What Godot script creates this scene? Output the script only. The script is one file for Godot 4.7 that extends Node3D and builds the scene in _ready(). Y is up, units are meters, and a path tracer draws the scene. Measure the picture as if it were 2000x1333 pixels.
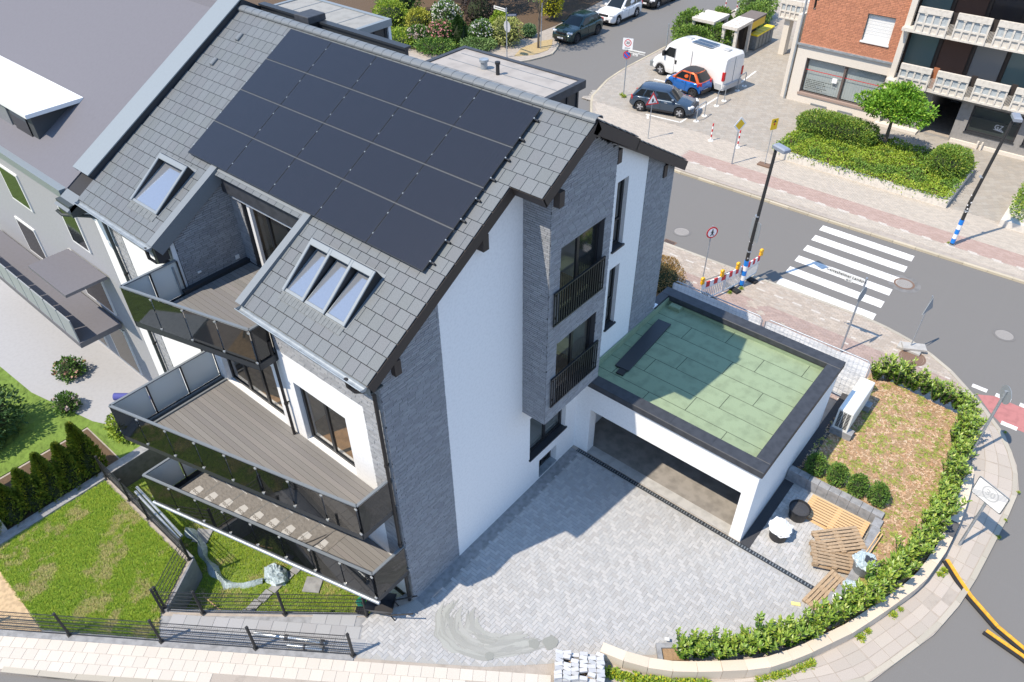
extends Node3D
# A corner house with balconies and a solar roof, seen from the air. x runs along the ridge, z towards the garden front, y up, metres.

var M := {}
var taken := {}
var rng := RandomNumberGenerator.new()
var noise := FastNoiseLite.new()

class MB:
	# collects faces; corners are given counter-clockwise as seen from outside
	var v := PackedVector3Array()
	var n := PackedVector3Array()
	var c := PackedColorArray()
	var u := PackedVector2Array()
	var col := Color.WHITE
	var t := Transform3D()
	func at(p: Vector3, turn := 0.0) -> MB:
		t = Transform3D(Basis(Vector3.UP, turn), p)
		return self
	func trin(p: Vector3, q: Vector3, r: Vector3, np: Vector3, nq: Vector3, nr: Vector3) -> void:
		v.append(t * p); v.append(t * r); v.append(t * q)
		n.append(t.basis * np); n.append(t.basis * nr); n.append(t.basis * nq)
		c.append(col); c.append(col); c.append(col)
		u.append(Vector2.ZERO); u.append(Vector2.ZERO); u.append(Vector2.ZERO)
	func tri(p: Vector3, q: Vector3, r: Vector3) -> void:
		var k := (q - p).cross(r - p).normalized()
		trin(p, q, r, k, k, k)
	func quad(p: Vector3, q: Vector3, r: Vector3, s: Vector3) -> void:
		tri(p, q, r)
		tri(p, r, s)
	func quv(p: Vector3, q: Vector3, r: Vector3, s: Vector3) -> void:
		# p lower left, q lower right, r upper right, s upper left
		quad(p, q, r, s)
		var k := u.size() - 6
		var o := [Vector2(0, 1), Vector2(1, 0), Vector2(1, 1), Vector2(0, 1), Vector2(0, 0), Vector2(1, 0)]
		for i in 6:
			u[k + i] = o[i]
	func box(lo: Vector3, hi: Vector3, open_below := false) -> void:
		var a := Vector3(lo.x, lo.y, hi.z)
		var b := Vector3(hi.x, lo.y, hi.z)
		var d := Vector3(hi.x, lo.y, lo.z)
		var e := lo
		var f := Vector3(0, hi.y - lo.y, 0)
		quad(a, b, b + f, a + f)
		quad(b, d, d + f, b + f)
		quad(d, e, e + f, d + f)
		quad(e, a, a + f, e + f)
		quad(a + f, b + f, d + f, e + f)
		if not open_below:
			quad(a, e, d, b)
	func bev(lo: Vector3, hi: Vector3, b := 0.01) -> void:
		# a box whose upper edges are chamfered
		box(lo, Vector3(hi.x, hi.y - b, hi.z))
		var k := [Vector3(lo.x, hi.y - b, hi.z), Vector3(hi.x, hi.y - b, hi.z), Vector3(hi.x, hi.y - b, lo.z), Vector3(lo.x, hi.y - b, lo.z)]
		var m := [Vector3(lo.x + b, hi.y, hi.z - b), Vector3(hi.x - b, hi.y, hi.z - b), Vector3(hi.x - b, hi.y, lo.z + b), Vector3(lo.x + b, hi.y, lo.z + b)]
		for i in 4:
			quad(k[i], k[(i + 1) % 4], m[(i + 1) % 4], m[i])
		quad(m[0], m[1], m[2], m[3])
	func cen(p: Vector3, s: Vector3) -> void:
		box(p - s / 2, p + s / 2)
	func bar(a: Vector3, b: Vector3, w: float, h: float, up := Vector3.UP) -> void:
		# a square bar from a to b, w across and h along «up»
		var d := (b - a).normalized()
		var s := d.cross(up).normalized()
		var k := s.cross(d).normalized()
		var was := t
		t = t * Transform3D(Basis(d, k, s), a)
		box(Vector3(0, -h / 2, -w / 2), Vector3(a.distance_to(b), h / 2, w / 2))
		t = was
	func tube(pts: Array, r: float, sides := 8, r2 := -1.0, caps := true) -> void:
		var rings := []
		for i in pts.size():
			var d: Vector3 = ((pts[mini(i + 1, pts.size() - 1)] as Vector3) - (pts[maxi(i - 1, 0)] as Vector3)).normalized()
			var s := d.cross(Vector3.UP if absf(d.y) < 0.95 else Vector3.RIGHT).normalized()
			var k := s.cross(d)
			var rr := r if r2 < 0 else lerpf(r, r2, float(i) / (pts.size() - 1))
			var ring := []
			for j in sides:
				var a := TAU * j / sides
				ring.append([pts[i] + (s * cos(a) + k * sin(a)) * rr, s * cos(a) + k * sin(a)])
			rings.append(ring)
		for i in pts.size() - 1:
			for j in sides:
				var p = rings[i][j]; var q = rings[i][(j + 1) % sides]; var o = rings[i + 1][(j + 1) % sides]; var w = rings[i + 1][j]
				trin(p[0], w[0], o[0], p[1], w[1], o[1])
				trin(p[0], o[0], q[0], p[1], o[1], q[1])
		if caps:
			for j in sides:
				tri(pts[0], rings[0][j][0], rings[0][(j + 1) % sides][0])
				tri(pts[-1], rings[-1][(j + 1) % sides][0], rings[-1][j][0])
	func cyl(p: Vector3, r: float, h: float, sides := 16, r2 := -1.0) -> void:
		tube([p, p + Vector3(0, h, 0)], r, sides, r2)
	func lathe(p: Vector3, prof: Array, sides := 20) -> void:
		# prof: [radius, height] from below upwards
		for i in prof.size() - 1:
			var a: Vector2 = prof[i]; var b: Vector2 = prof[i + 1]
			var sl := Vector2(b.y - a.y, a.x - b.x).normalized()
			for j in sides:
				var k := Vector3(cos(TAU * j / sides), 0, sin(TAU * j / sides))
				var m := Vector3(cos(TAU * (j + 1) / sides), 0, sin(TAU * (j + 1) / sides))
				var nk := k * sl.x + Vector3(0, sl.y, 0); var nm := m * sl.x + Vector3(0, sl.y, 0)
				var p0 := p + k * a.x + Vector3(0, a.y, 0); var p1 := p + m * a.x + Vector3(0, a.y, 0)
				var p2 := p + m * b.x + Vector3(0, b.y, 0); var p3 := p + k * b.x + Vector3(0, b.y, 0)
				trin(p0, p3, p2, nk, nk, nm)
				trin(p0, p2, p1, nk, nm, nm)
	func disc(p: Vector3, r: float, nrm: Vector3, sides := 24, squash := 1.0) -> void:
		var s := nrm.cross(Vector3.UP if absf(nrm.y) < 0.9 else Vector3.RIGHT).normalized()
		var k := s.cross(nrm).normalized()
		for j in sides:
			var a := TAU * j / sides; var b := TAU * (j + 1) / sides
			tri(p, p + (s * cos(b) + k * sin(b) * squash) * r, p + (s * cos(a) + k * sin(a) * squash) * r)
	func slab(poly: PackedVector2Array, y0: float, y1: float, top_only := false) -> void:
		# a plate with the outline poly (x, z)
		var q := poly.duplicate()
		if Geometry2D.is_polygon_clockwise(q):
			q.reverse()
		var ids := Geometry2D.triangulate_polygon(q)
		for i in range(0, ids.size(), 3):
			var a := q[ids[i]]; var b := q[ids[i + 1]]; var d := q[ids[i + 2]]
			if (b - a).cross(d - a) > 0:
				var w := b; b = d; d = w
			tri(Vector3(a.x, y1, a.y), Vector3(b.x, y1, b.y), Vector3(d.x, y1, d.y))
		if top_only:
			return
		var area := 0.0
		for i in q.size():
			area += q[i].cross(q[(i + 1) % q.size()])
		for i in q.size():
			var a := q[i]; var b := q[(i + 1) % q.size()]
			if area > 0:
				var w := a; a = b; b = w
			quad(Vector3(a.x, y0, a.y), Vector3(b.x, y0, b.y), Vector3(b.x, y1, b.y), Vector3(a.x, y1, a.y))
	func mesh() -> ArrayMesh:
		var arr := []
		arr.resize(Mesh.ARRAY_MAX)
		arr[Mesh.ARRAY_VERTEX] = v
		arr[Mesh.ARRAY_NORMAL] = n
		arr[Mesh.ARRAY_COLOR] = c
		arr[Mesh.ARRAY_TEX_UV] = u
		var m := ArrayMesh.new()
		m.add_surface_from_arrays(Mesh.PRIMITIVE_TRIANGLES, arr)
		return m

func numbered(called: String) -> String:
	if not taken.has(called):
		taken[called] = 0
		return called
	taken[called] += 1
	return "%s_%03d" % [called, taken[called]]

func thing(called: String, label: String, category: String, at := Vector3.ZERO, turn := 0.0, group := "") -> Node3D:
	var o := Node3D.new()
	o.name = numbered(called)
	add_child(o)
	o.position = at
	o.rotation.y = turn
	tag(o, label, category, group)
	return o

func tag(o: Node3D, label: String, category: String, group := "") -> Node3D:
	o.set_meta("label", label)
	o.set_meta("category", category)
	if group:
		o.set_meta("group", group)
	return o

func put(called: String, mesh: Mesh, m: Material, parent: Node3D = null, pos := Vector3.ZERO) -> MeshInstance3D:
	var o := MeshInstance3D.new()
	o.mesh = mesh
	o.material_override = m
	o.position = pos
	if parent == null:
		o.name = numbered(called)
		add_child(o)
	else:
		o.name = called
		parent.add_child(o, true)
	return o

func obj(called: String, b: MB, m: Material, parent: Node3D = null) -> MeshInstance3D:
	return put(called, b.mesh(), m, parent)

func ground(called: String, b: MB, m: Material) -> MeshInstance3D:
	var o := put(called, b.mesh(), m)
	o.set_meta("kind", "structure")
	return o

func copy(o: Node3D, pos: Vector3, turn := 0.0, grow := 1.0) -> Node3D:
	var base := String(o.name)
	if base.length() > 4 and base.substr(base.length() - 4, 1) == "_" and base.right(3).is_valid_int():
		base = base.left(base.length() - 4)
	var k: Node3D = o.duplicate()
	k.name = numbered(base)
	add_child(k)
	k.position = pos
	k.rotation.y = turn
	k.scale = Vector3.ONE * grow
	return k

func v2(a: Array) -> PackedVector2Array:
	var p := PackedVector2Array()
	for i in range(0, a.size(), 2):
		p.append(Vector2(a[i], a[i + 1]))
	return p

func grey(l: float) -> Color:
	return Color(l, l, l)

func lin(r: float, g: float, b: float) -> Color:
	return Color(r, g, b).linear_to_srgb()

func speckle(freq: float, octaves: int, low: float, high: float, kind := FastNoiseLite.TYPE_SIMPLEX_SMOOTH, s := 1, size := 512) -> ImageTexture:
	# a seamless grey grain between low and high
	var f := FastNoiseLite.new()
	f.seed = s
	f.noise_type = kind
	f.frequency = freq
	f.fractal_octaves = octaves
	f.fractal_type = FastNoiseLite.FRACTAL_FBM if octaves > 1 else FastNoiseLite.FRACTAL_NONE
	var im := f.get_seamless_image(size, size)
	var d := im.get_data()
	for i in d.size():
		d[i] = clampi(int(255.0 * (low + (high - low) * d[i] / 255.0)), 0, 255)
	return ImageTexture.create_from_image(Image.create_from_data(size, size, false, Image.FORMAT_L8, d))

func normals(freq: float, octaves: int, strength: float, s := 3, size := 256) -> ImageTexture:
	var f := FastNoiseLite.new()
	f.seed = s
	f.frequency = freq
	f.fractal_octaves = octaves
	var im := f.get_seamless_image(size, size)
	im.convert(Image.FORMAT_RGBA8)
	im.bump_map_to_normal_map(strength)
	return ImageTexture.create_from_image(im)

var tex := {}

func mat(called: String, base: Color, rough := 0.85, grain := "", scale := 1.0, bump := "", bump_scale := 1.0, metal := 0.0, vertex := false) -> StandardMaterial3D:
	# base is a linear colour
	var m := StandardMaterial3D.new()
	m.resource_name = called
	m.albedo_color = base.linear_to_srgb()
	m.roughness = rough
	m.metallic = metal
	m.vertex_color_use_as_albedo = vertex
	if grain or bump:
		m.uv1_triplanar = true
		m.uv1_world_triplanar = true
		m.uv1_scale = Vector3.ONE * scale
	if grain:
		m.albedo_texture = tex[grain]
	if bump:
		m.normal_enabled = true
		m.normal_texture = tex[bump]
		m.normal_scale = bump_scale
	M[called] = m
	return m

func glass(called: String, base: Color, alpha: float, rough := 0.03) -> StandardMaterial3D:
	var m := mat(called, base, rough)
	m.albedo_color.a = alpha
	m.transparency = BaseMaterial3D.TRANSPARENCY_ALPHA
	return m

func make_materials() -> void:
	tex.fine = speckle(0.08, 4, 0.82, 1.12, FastNoiseLite.TYPE_SIMPLEX_SMOOTH, 1)
	tex.coarse = speckle(0.014, 5, 0.84, 1.1, FastNoiseLite.TYPE_SIMPLEX_SMOOTH, 2)
	tex.plain = speckle(0.03, 5, 0.965, 1.025, FastNoiseLite.TYPE_SIMPLEX_SMOOTH, 5)
	tex.stone = speckle(0.22, 3, 0.6, 1.3, FastNoiseLite.TYPE_SIMPLEX, 7)
	tex.worn = speckle(0.012, 6, 0.9, 1.08, FastNoiseLite.TYPE_SIMPLEX_SMOOTH, 9)
	tex.grain = speckle(0.3, 4, 0.86, 1.12, FastNoiseLite.TYPE_SIMPLEX, 13)
	tex.rough = normals(0.25, 3, 3.0)
	tex.soft = normals(0.03, 4, 6.0)
	# the house
	mat("render_white", Color(0.82, 0.82, 0.81), 0.9, "plain", 0.6, "rough", 0.08)
	mat("brick", Color.WHITE, 0.8, "", 1.0, "", 1.0, 0.0, true)
	mat("mortar", Color(0.05, 0.052, 0.056), 0.95)
	mat("roof_tile", Color.WHITE, 0.55, "fine", 0.8, "", 1.0, 0.0, true)
	mat("underlay", Color(0.03, 0.03, 0.033), 0.9)
	mat("brown_wood", Color(0.048, 0.037, 0.032), 0.6, "fine", 1.0)
	mat("anthracite", Color(0.028, 0.032, 0.038), 0.45, "plain", 0.8)
	mat("anthracite_flat", Color(0.045, 0.049, 0.058), 0.55, "coarse", 0.5)
	mat("zinc", Color(0.36, 0.4, 0.43), 0.42, "coarse", 0.4, "", 1.0, 0.35)
	mat("aluminium", Color(0.55, 0.58, 0.6), 0.35, "plain", 1.0, "", 1.0, 0.7)
	mat("galvanised", Color(0.42, 0.46, 0.5), 0.45, "coarse", 1.0, "", 1.0, 0.5)
	mat("deck_board", Color.WHITE, 0.8, "fine", 1.3, "", 1.0, 0.0, true)
	mat("deck_under", Color(0.02, 0.02, 0.022), 0.8)
	mat("pipe_brown", Color(0.024, 0.021, 0.02), 0.5)
	mat("soffit", Color(0.05, 0.06, 0.06), 0.6)
	mat("frame_dark", Color(0.014, 0.016, 0.019), 0.4)
	mat("frame_white", Color(0.75, 0.75, 0.74), 0.5)
	mat("room_wall", Color(0.62, 0.6, 0.52), 0.9)
	mat("room_floor", Color(0.35, 0.21, 0.1), 0.5, "coarse", 0.6)
	glass("window_glass", Color(0.05, 0.06, 0.06), 0.25)
	glass("skylight_glass", Color(0.06, 0.08, 0.1), 0.6, 0.02)
	glass("smoked_glass", Color(0.01, 0.011, 0.012), 0.88, 0.03)
	var og := mat("opal_glass", Color(0.72, 0.74, 0.71), 0.35)
	og.backlight_enabled = true
	og.backlight = Color(0.5, 0.5, 0.5)
	mat("roof_felt", Color(0.255, 0.325, 0.205), 0.9, "worn", 0.3, "rough", 0.2)
	mat("felt_seam", Color(0.04, 0.055, 0.035), 0.9)
	mat("concrete", Color(0.42, 0.41, 0.39), 0.9, "worn", 0.4, "rough", 0.3)
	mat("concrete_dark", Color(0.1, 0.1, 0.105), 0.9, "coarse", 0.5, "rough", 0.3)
	mat("garage_floor", Color(0.27, 0.25, 0.225), 0.85, "coarse", 0.3)
	mat("flat_roof_light", Color(0.3, 0.295, 0.275), 0.9, "worn", 0.3, "rough", 0.3)
	mat("flat_roof_worn", Color(0.36, 0.33, 0.3), 0.8, "worn", 0.25)
	mat("slate", Color(0.17, 0.185, 0.195), 0.42, "fine", 1.2, "rough", 0.3)
	mat("slate_black", Color(0.09, 0.095, 0.1), 0.5, "fine", 1.2)
	mat("coping", Color(0.25, 0.28, 0.295), 0.45, "plain", 0.8, "", 1.0, 0.2)
	mat("zinc_dull", Color(0.19, 0.21, 0.225), 0.5, "plain", 0.8, "", 1.0, 0.2)
	mat("zinc_pale", Color(0.25, 0.275, 0.29), 0.45, "plain", 0.8, "", 1.0, 0.3)
	mat("lead", Color(0.15, 0.165, 0.17), 0.6, "coarse", 1.0)
	mat("skylight_pane", Color(0.42, 0.45, 0.5), 0.09, "plain", 0.9, "", 1.0, 0.65)
	mat("membrane", Color(0.19, 0.18, 0.17), 0.8, "worn", 1.0, "soft", 0.6)
	mat("print_white", Color(0.42, 0.42, 0.42), 0.8)
	mat("rail_grey", Color(0.1, 0.105, 0.11), 0.5)
	# the ground
	mat("asphalt", Color(0.178, 0.17, 0.16), 0.9, "grain", 0.5, "rough", 0.15)
	mat("asphalt_light", Color(0.3, 0.285, 0.27), 0.9, "worn", 0.2, "rough", 0.6)
	mat("joint_sand", Color(0.37, 0.365, 0.35), 0.95, "fine", 1.0)
	mat("joint_dark", Color(0.11, 0.1, 0.09), 0.95, "fine", 1.0)
	mat("paver", Color.WHITE, 0.85, "fine", 1.5, "rough", 0.12, 0.0, true)
	mat("road_paint", Color(0.78, 0.77, 0.74), 0.7, "coarse", 0.7)
	mat("bike_red", Color(0.42, 0.17, 0.16), 0.9, "worn", 0.5)
	mat("soil", Color(0.13, 0.085, 0.05), 0.95, "stone", 0.8, "soft", 0.6)
	mat("mulch", Color(0.38, 0.25, 0.14), 0.95, "stone", 1.0, "soft", 0.8)
	mat("lawn_base", Color(0.17, 0.24, 0.04), 0.95, "stone", 1.0)
	mat("sand", Color(0.55, 0.4, 0.24), 0.95, "coarse", 0.8, "rough", 0.6)
	mat("gravel_dark", Color(0.06, 0.062, 0.07), 0.9, "stone", 1.6, "rough", 1.0)
	mat("sandstone", Color(0.66, 0.57, 0.46), 0.9, "worn", 0.5, "rough", 0.5)
	mat("straw", Color(0.5, 0.38, 0.2), 0.95, "stone", 1.2, "soft", 1.0)
	mat("pavement_base", Color(0.38, 0.335, 0.29), 0.92, "worn", 0.4, "rough", 0.25)
	mat("concrete_grey", Color(0.3, 0.305, 0.315), 0.9, "coarse", 0.5, "rough", 0.3)
	mat("asphalt_patch", Color(0.2, 0.195, 0.19), 0.9, "coarse", 0.3, "rough", 0.6)
	mat("rust", Color(0.22, 0.14, 0.1), 0.8, "stone", 1.0)
	mat("iron", Color(0.2, 0.19, 0.18), 0.7, "stone", 1.0)
	mat("scuff", Color(0.38, 0.38, 0.37), 0.85)
	mat("lawn_far", Color(0.14, 0.22, 0.035), 0.95, "worn", 0.3, "soft", 1.0)
	mat("terrace", Color(0.36, 0.36, 0.37), 0.9, "plain", 0.4)
	mat("roof_felt_b", Color(0.25, 0.318, 0.2), 0.9, "worn", 0.35, "rough", 0.2)
	mat("plastic_grey", Color(0.2, 0.22, 0.23), 0.6, "coarse", 1.0)
	mat("yellow_pale", Color(0.75, 0.65, 0.25), 0.7)
	mat("wire", Color(0.05, 0.052, 0.055), 0.35, "", 1.0, "", 1.0, 0.5)
	mat("green_plastic", Color(0.01, 0.22, 0.14), 0.4)
	mat("sign_faint", Color(0.52, 0.53, 0.54), 0.5)
	mat("sign_dark_blue", Color(0.03, 0.06, 0.14), 0.5)
	mat("lamp_grey", Color(0.3, 0.33, 0.38), 0.4, "", 1.0, "", 1.0, 0.3)
	mat("cable_yellow", Color(0.75, 0.38, 0.03), 0.6, "coarse", 1.0)
	mat("bumper_pale", Color(0.42, 0.43, 0.44), 0.6)
	mat("cell_blue", Color(0.03, 0.05, 0.08), 0.15)
	mat("strip_grey", Color(0.27, 0.275, 0.28), 0.9, "coarse", 0.6)
	mat("lid_grey", Color(0.33, 0.31, 0.29), 0.85, "stone", 1.0)
	# plants
	for k in [["leaf", 0.5], ["grass", 0.4]]:
		var m := mat(k[0], Color.WHITE, 0.6, "", 1.0, "", 1.0, 0.0, true)
		m.backlight_enabled = true
		m.backlight = Color(0.3, 0.36, 0.1)
		m.cull_mode = BaseMaterial3D.CULL_DISABLED
	mat("bark", Color(0.16, 0.13, 0.1), 0.9, "stone", 0.8, "soft", 0.7)
	var lg := mat("leaf_glossy", Color.WHITE, 0.4, "", 1.0, "", 1.0, 0.0, true)
	lg.backlight_enabled = true
	lg.backlight = Color(0.25, 0.32, 0.08)
	lg.cull_mode = BaseMaterial3D.CULL_DISABLED
	mat("petal", Color.WHITE, 0.7, "", 1.0, "", 1.0, 0.0, true)
	mat("shade_core", Color(0.035, 0.05, 0.018), 0.95, "stone", 2.0)  # dark colour carrying the shade inside bushes and conifers
	# buildings around
	mat("plaster_cream", Color(0.66, 0.61, 0.54), 0.9, "plain", 0.6)
	mat("mortar_pale", Color(0.3, 0.25, 0.21), 0.95)
	mat("bronze", Color(0.13, 0.1, 0.09), 0.5)
	mat("bronze_dark", Color(0.035, 0.027, 0.024), 0.6)
	mat("blind", Color(0.58, 0.66, 0.66), 0.7)
	mat("sill_stone", Color(0.36, 0.27, 0.23), 0.7, "fine", 1.0)
	mat("panel_concrete", Color(0.64, 0.6, 0.54), 0.9, "worn", 0.6)
	mat("panel_recess", Color(0.42, 0.46, 0.48), 0.85, "worn", 0.8)
	mat("concrete_mid", Color(0.28, 0.27, 0.26), 0.85, "worn", 0.5)
	mat("film_dark", Color(0.035, 0.045, 0.045), 0.35)
	mat("pane_teal", Color(0.1, 0.16, 0.17), 0.2)
	mat("pane_grey", Color(0.2, 0.21, 0.22), 0.25)
	mat("pane_dark", Color(0.03, 0.03, 0.035), 0.2)
	mat("curtain_brown", Color(0.08, 0.045, 0.035), 0.8)
	mat("rust_brick", Color(0.4, 0.15, 0.07), 0.9, "fine", 1.0)
	mat("shed_roof", Color(0.17, 0.14, 0.125), 0.9, "worn", 0.6)
	mat("wood_dark", Color(0.05, 0.04, 0.035), 0.8)
	mat("lid_yellow", Color(0.75, 0.58, 0.01), 0.5)
	mat("roof_grey", Color(0.14, 0.137, 0.155), 0.8, "plain", 0.5)
	mat("render_pale", Color(0.34, 0.345, 0.36), 0.9, "plain", 0.5)
	mat("render_grey", Color(0.28, 0.27, 0.25), 0.9, "worn", 0.5)
	mat("cladding_dark", Color(0.05, 0.055, 0.06), 0.7)
	mat("balustrade", Color(0.3, 0.32, 0.34), 0.5)
	mat("cloth_blue", Color(0.07, 0.08, 0.3), 0.8)
	# things
	mat("paint_white", Color(0.8, 0.8, 0.8), 0.3)
	mat("plastic_white", Color(0.76, 0.76, 0.73), 0.5, "plain", 1.0)
	mat("plastic_black", Color(0.02, 0.02, 0.022), 0.55)
	mat("rubber", Color(0.018, 0.018, 0.019), 0.85)
	mat("wood_new", Color(0.66, 0.44, 0.23), 0.8, "fine", 1.5)
	mat("wood_old", Color(0.4, 0.29, 0.185), 0.85, "coarse", 1.5)
	mat("sign_grey", Color(0.3, 0.33, 0.35), 0.5, "", 1.0, "", 1.0, 0.3)
	mat("sign_red", Color(0.55, 0.02, 0.03), 0.45)
	mat("sign_blue", Color(0.02, 0.12, 0.5), 0.45)
	mat("sign_yellow", Color(0.75, 0.5, 0.02), 0.45)
	mat("sign_black", Color(0.02, 0.02, 0.02), 0.5)
	mat("sign_pale", Color(0.45, 0.46, 0.48), 0.5)
	mat("post_black", Color(0.03, 0.03, 0.03), 0.55, "coarse", 1.0)
	mat("tarp_white", Color(0.75, 0.76, 0.78), 0.5, "plain", 1.0, "soft", 0.5)
	mat("tarp_blue", Color(0.44, 0.53, 0.57), 0.35, "coarse", 1.5, "soft", 1.5)
	mat("lamp_yellow", Color(0.8, 0.42, 0.01), 0.4)
	mat("band_blue", Color(0.01, 0.2, 0.65), 0.4)
	mat("lens_red", Color(0.5, 0.02, 0.02), 0.2)
	mat("lens_clear", Color(0.7, 0.72, 0.74), 0.15)
	mat("car_glass", Color(0.012, 0.015, 0.017), 0.06)
	mat("rim_silver", Color(0.5, 0.51, 0.53), 0.35, "", 1.0, "", 1.0, 0.6)
	mat("rim_dark", Color(0.08, 0.08, 0.085), 0.4, "", 1.0, "", 1.0, 0.5)

func set_camera_and_light() -> void:
	var cam := Camera3D.new()
	cam.name = "camera"
	add_child(cam)
	cam.transform = Transform3D(Basis(Vector3(0.768457, -0.006153, -0.639872), Vector3(-0.406121, 0.768065, -0.495119), Vector3(0.494510, 0.640343, 0.587725)), Vector3(9.393134, 18.600000, 6.802589))
	cam.fov = 49.1659
	cam.near = 0.1
	cam.far = 400.0
	cam.current = true
	var we := WorldEnvironment.new()
	we.name = "environment"
	var e := Environment.new()
	e.background_mode = Environment.BG_SKY
	var sky := Sky.new()
	var sm := ProceduralSkyMaterial.new()
	sm.sky_top_color = Color(0.5, 0.65, 0.85)
	sm.sky_horizon_color = Color(0.86, 0.9, 0.93)
	sm.sky_curve = 0.12
	sm.ground_horizon_color = Color(0.6, 0.6, 0.58)
	sm.ground_bottom_color = Color(0.4, 0.4, 0.38)
	sm.sky_energy_multiplier = 1.12
	sky.sky_material = sm
	e.sky = sky
	e.tonemap_mode = Environment.TONE_MAPPER_LINEAR
	e.tonemap_exposure = 1.25
	e.sdfgi_enabled = true
	e.ssao_enabled = true
	e.ssil_enabled = true
	we.environment = e
	add_child(we)
	var sun := DirectionalLight3D.new()
	sun.name = "sun"
	sun.light_energy = 1.5
	sun.light_color = Color(1.0, 0.95, 0.875)
	sun.light_angular_distance = 0.5
	sun.shadow_enabled = true
	add_child(sun)
	sun.basis = Basis.looking_at(Vector3(0.208, -0.839, -0.503), Vector3.UP)

func _ready() -> void:
	rng.seed = 11
	noise.seed = 4
	noise.frequency = 0.35
	noise.fractal_octaves = 3
	make_materials()
	set_camera_and_light()
	build_ground()
	build_house()
	build_garage()
	build_yard()
	build_street()
	build_cars()
	build_surroundings()
	build_plants()

var eye := Vector3(9.39, 18.6, 6.8)
var sunken := PackedVector2Array([Vector2(-10.6, 0.0), Vector2(-0.15, 0.0), Vector2(-0.5, 1.1), Vector2(-4.9, 4.57), Vector2(-5.75, 3.2), Vector2(-10.6, 3.2)])
var kerb_line := v2([-22, 18.6, -6.62, 8.16, -4.8, 6.93, 0.5, 3.1, 5.0, -0.6, 8.6, -3.7, 10.0, -5.0, 10.55, -5.75, 10.9, -6.74, 11.37, -8.04, 11.64, -9.33, 11.78, -10.59, 11.86, -12.03, 11.93, -13.3, 11.95, -14.7, 11.65, -15.78, 11.04, -16.97, 10.03, -18.1, 8.62, -19.35, 7.5, -19.98, 6.46, -20.31, 5.2, -20.5, 1.4, -20.37, -4.2, -20.22, -60, -20.1])

func inside(p: Vector2, poly: PackedVector2Array) -> bool:
	return Geometry2D.is_point_in_polygon(p, poly)

func sheet(poly: PackedVector2Array, y0: float, y1: float) -> MB:
	# a sheet that leaves the sunken garden open
	var b := MB.new()
	for reach in [v2([-500, -500, -10.6, -500, -10.6, 500, -500, 500]), v2([-10.6, -500, 500, -500, 500, 0, -10.6, 0]), v2([-10.6, 3.2, -5.75, 3.2, -4.9, 4.57, -0.5, 1.1, -0.15, 0, 500, 0, 500, 500, -10.6, 500])]:
		for q in Geometry2D.intersect_polygons(poly, reach):
			b.slab(q, y0, y1)
	return b

func piece(d: Vector4, tone := Color.WHITE) -> ArrayMesh:
	# a block: length, width, height, chamfer
	var b := MB.new()
	b.col = tone
	b.bev(Vector3(-d.x / 2, -d.z, -d.y / 2), Vector3(d.x / 2, 0, d.y / 2), d.w)
	return b.mesh()

func lay(parent: Node3D, part: String, rest: String, size: Vector4, tones: Array, places: Array, m: Material, most := 300, kinds := []) -> void:
	# places: Transform3D of each piece. The nearest are parts of their own, the others one field.
	var meshes := []
	for tone in tones:
		meshes.append(piece(size, tone))
	var order := range(places.size())
	order.sort_custom(func(i, j): return places[i].origin.distance_squared_to(eye) < places[j].origin.distance_squared_to(eye))
	var kind := []
	for i in places.size():
		kind.append(kinds[i] if kinds else rng.randi() % tones.size())
	for i in mini(most, order.size()):
		var k: int = order[i]
		var o := MeshInstance3D.new()
		o.mesh = meshes[kind[k]]
		o.material_override = m
		o.name = part
		parent.add_child(o, true)
		o.transform = places[k]
	if order.size() <= most:
		return
	var mm := MultiMesh.new()
	mm.transform_format = MultiMesh.TRANSFORM_3D
	mm.use_colors = true
	mm.mesh = piece(size)
	mm.instance_count = order.size() - most
	for i in range(most, order.size()):
		mm.set_instance_transform(i - most, places[order[i]])
		mm.set_instance_color(i - most, tones[kind[order[i]]])
	var f := MultiMeshInstance3D.new()
	f.multimesh = mm
	f.material_override = m
	f.name = rest
	f.set_meta("kind", "stuff")
	parent.add_child(f, true)

func spin(x: float, y: float, z: float, turn := 0.0, tilt := 0.0) -> Transform3D:
	return Transform3D(Basis(Vector3.UP, turn) * Basis(Vector3.RIGHT, tilt), Vector3(x, y, z))

func herringbone(poly: PackedVector2Array, y: float, w := 0.1) -> Array:
	var lo := poly[0]; var hi := poly[0]
	for p in poly:
		lo = lo.min(p); hi = hi.max(p)
	var out := []
	for i in range(floori(lo.x / w), ceili(hi.x / w)):
		for j in range(floori(lo.y / w), ceili(hi.y / w)):
			var s := posmod(i - j, 4)
			if s == 0 or s == 3:
				var p := Vector2(i + 1.0, j + 0.5) * w if s == 0 else Vector2(i + 0.5, j + 1.0) * w
				if inside(p, poly):
					out.append(spin(p.x, y + rng.randf_range(-0.002, 0.002), p.y, 0.0 if s == 0 else PI / 2))
	return out

func rows(poly: PackedVector2Array, o: Vector2, turn: float, l: float, w: float, y: float, bond := 0.5) -> Array:
	# blocks of l by w in courses along «turn», starting from o
	var d := Vector2(cos(turn), -sin(turn))
	var e := Vector2(sin(turn), cos(turn))
	var lo := Vector2(INF, INF); var hi := -lo
	for p in poly:
		var q := Vector2((p - o).dot(d), (p - o).dot(e))
		lo = lo.min(q); hi = hi.max(q)
	var out := []
	for j in range(floori(lo.y / w), ceili(hi.y / w)):
		for i in range(floori(lo.x / l) - 1, ceili(hi.x / l) + 1):
			var p := o + d * (i + 0.5 + (bond if posmod(j, 2) else 0.0)) * l + e * (j + 0.5) * w
			if inside(p, poly):
				out.append(spin(p.x, y + rng.randf_range(-0.0015, 0.0015), p.y, turn))
	return out

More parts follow.
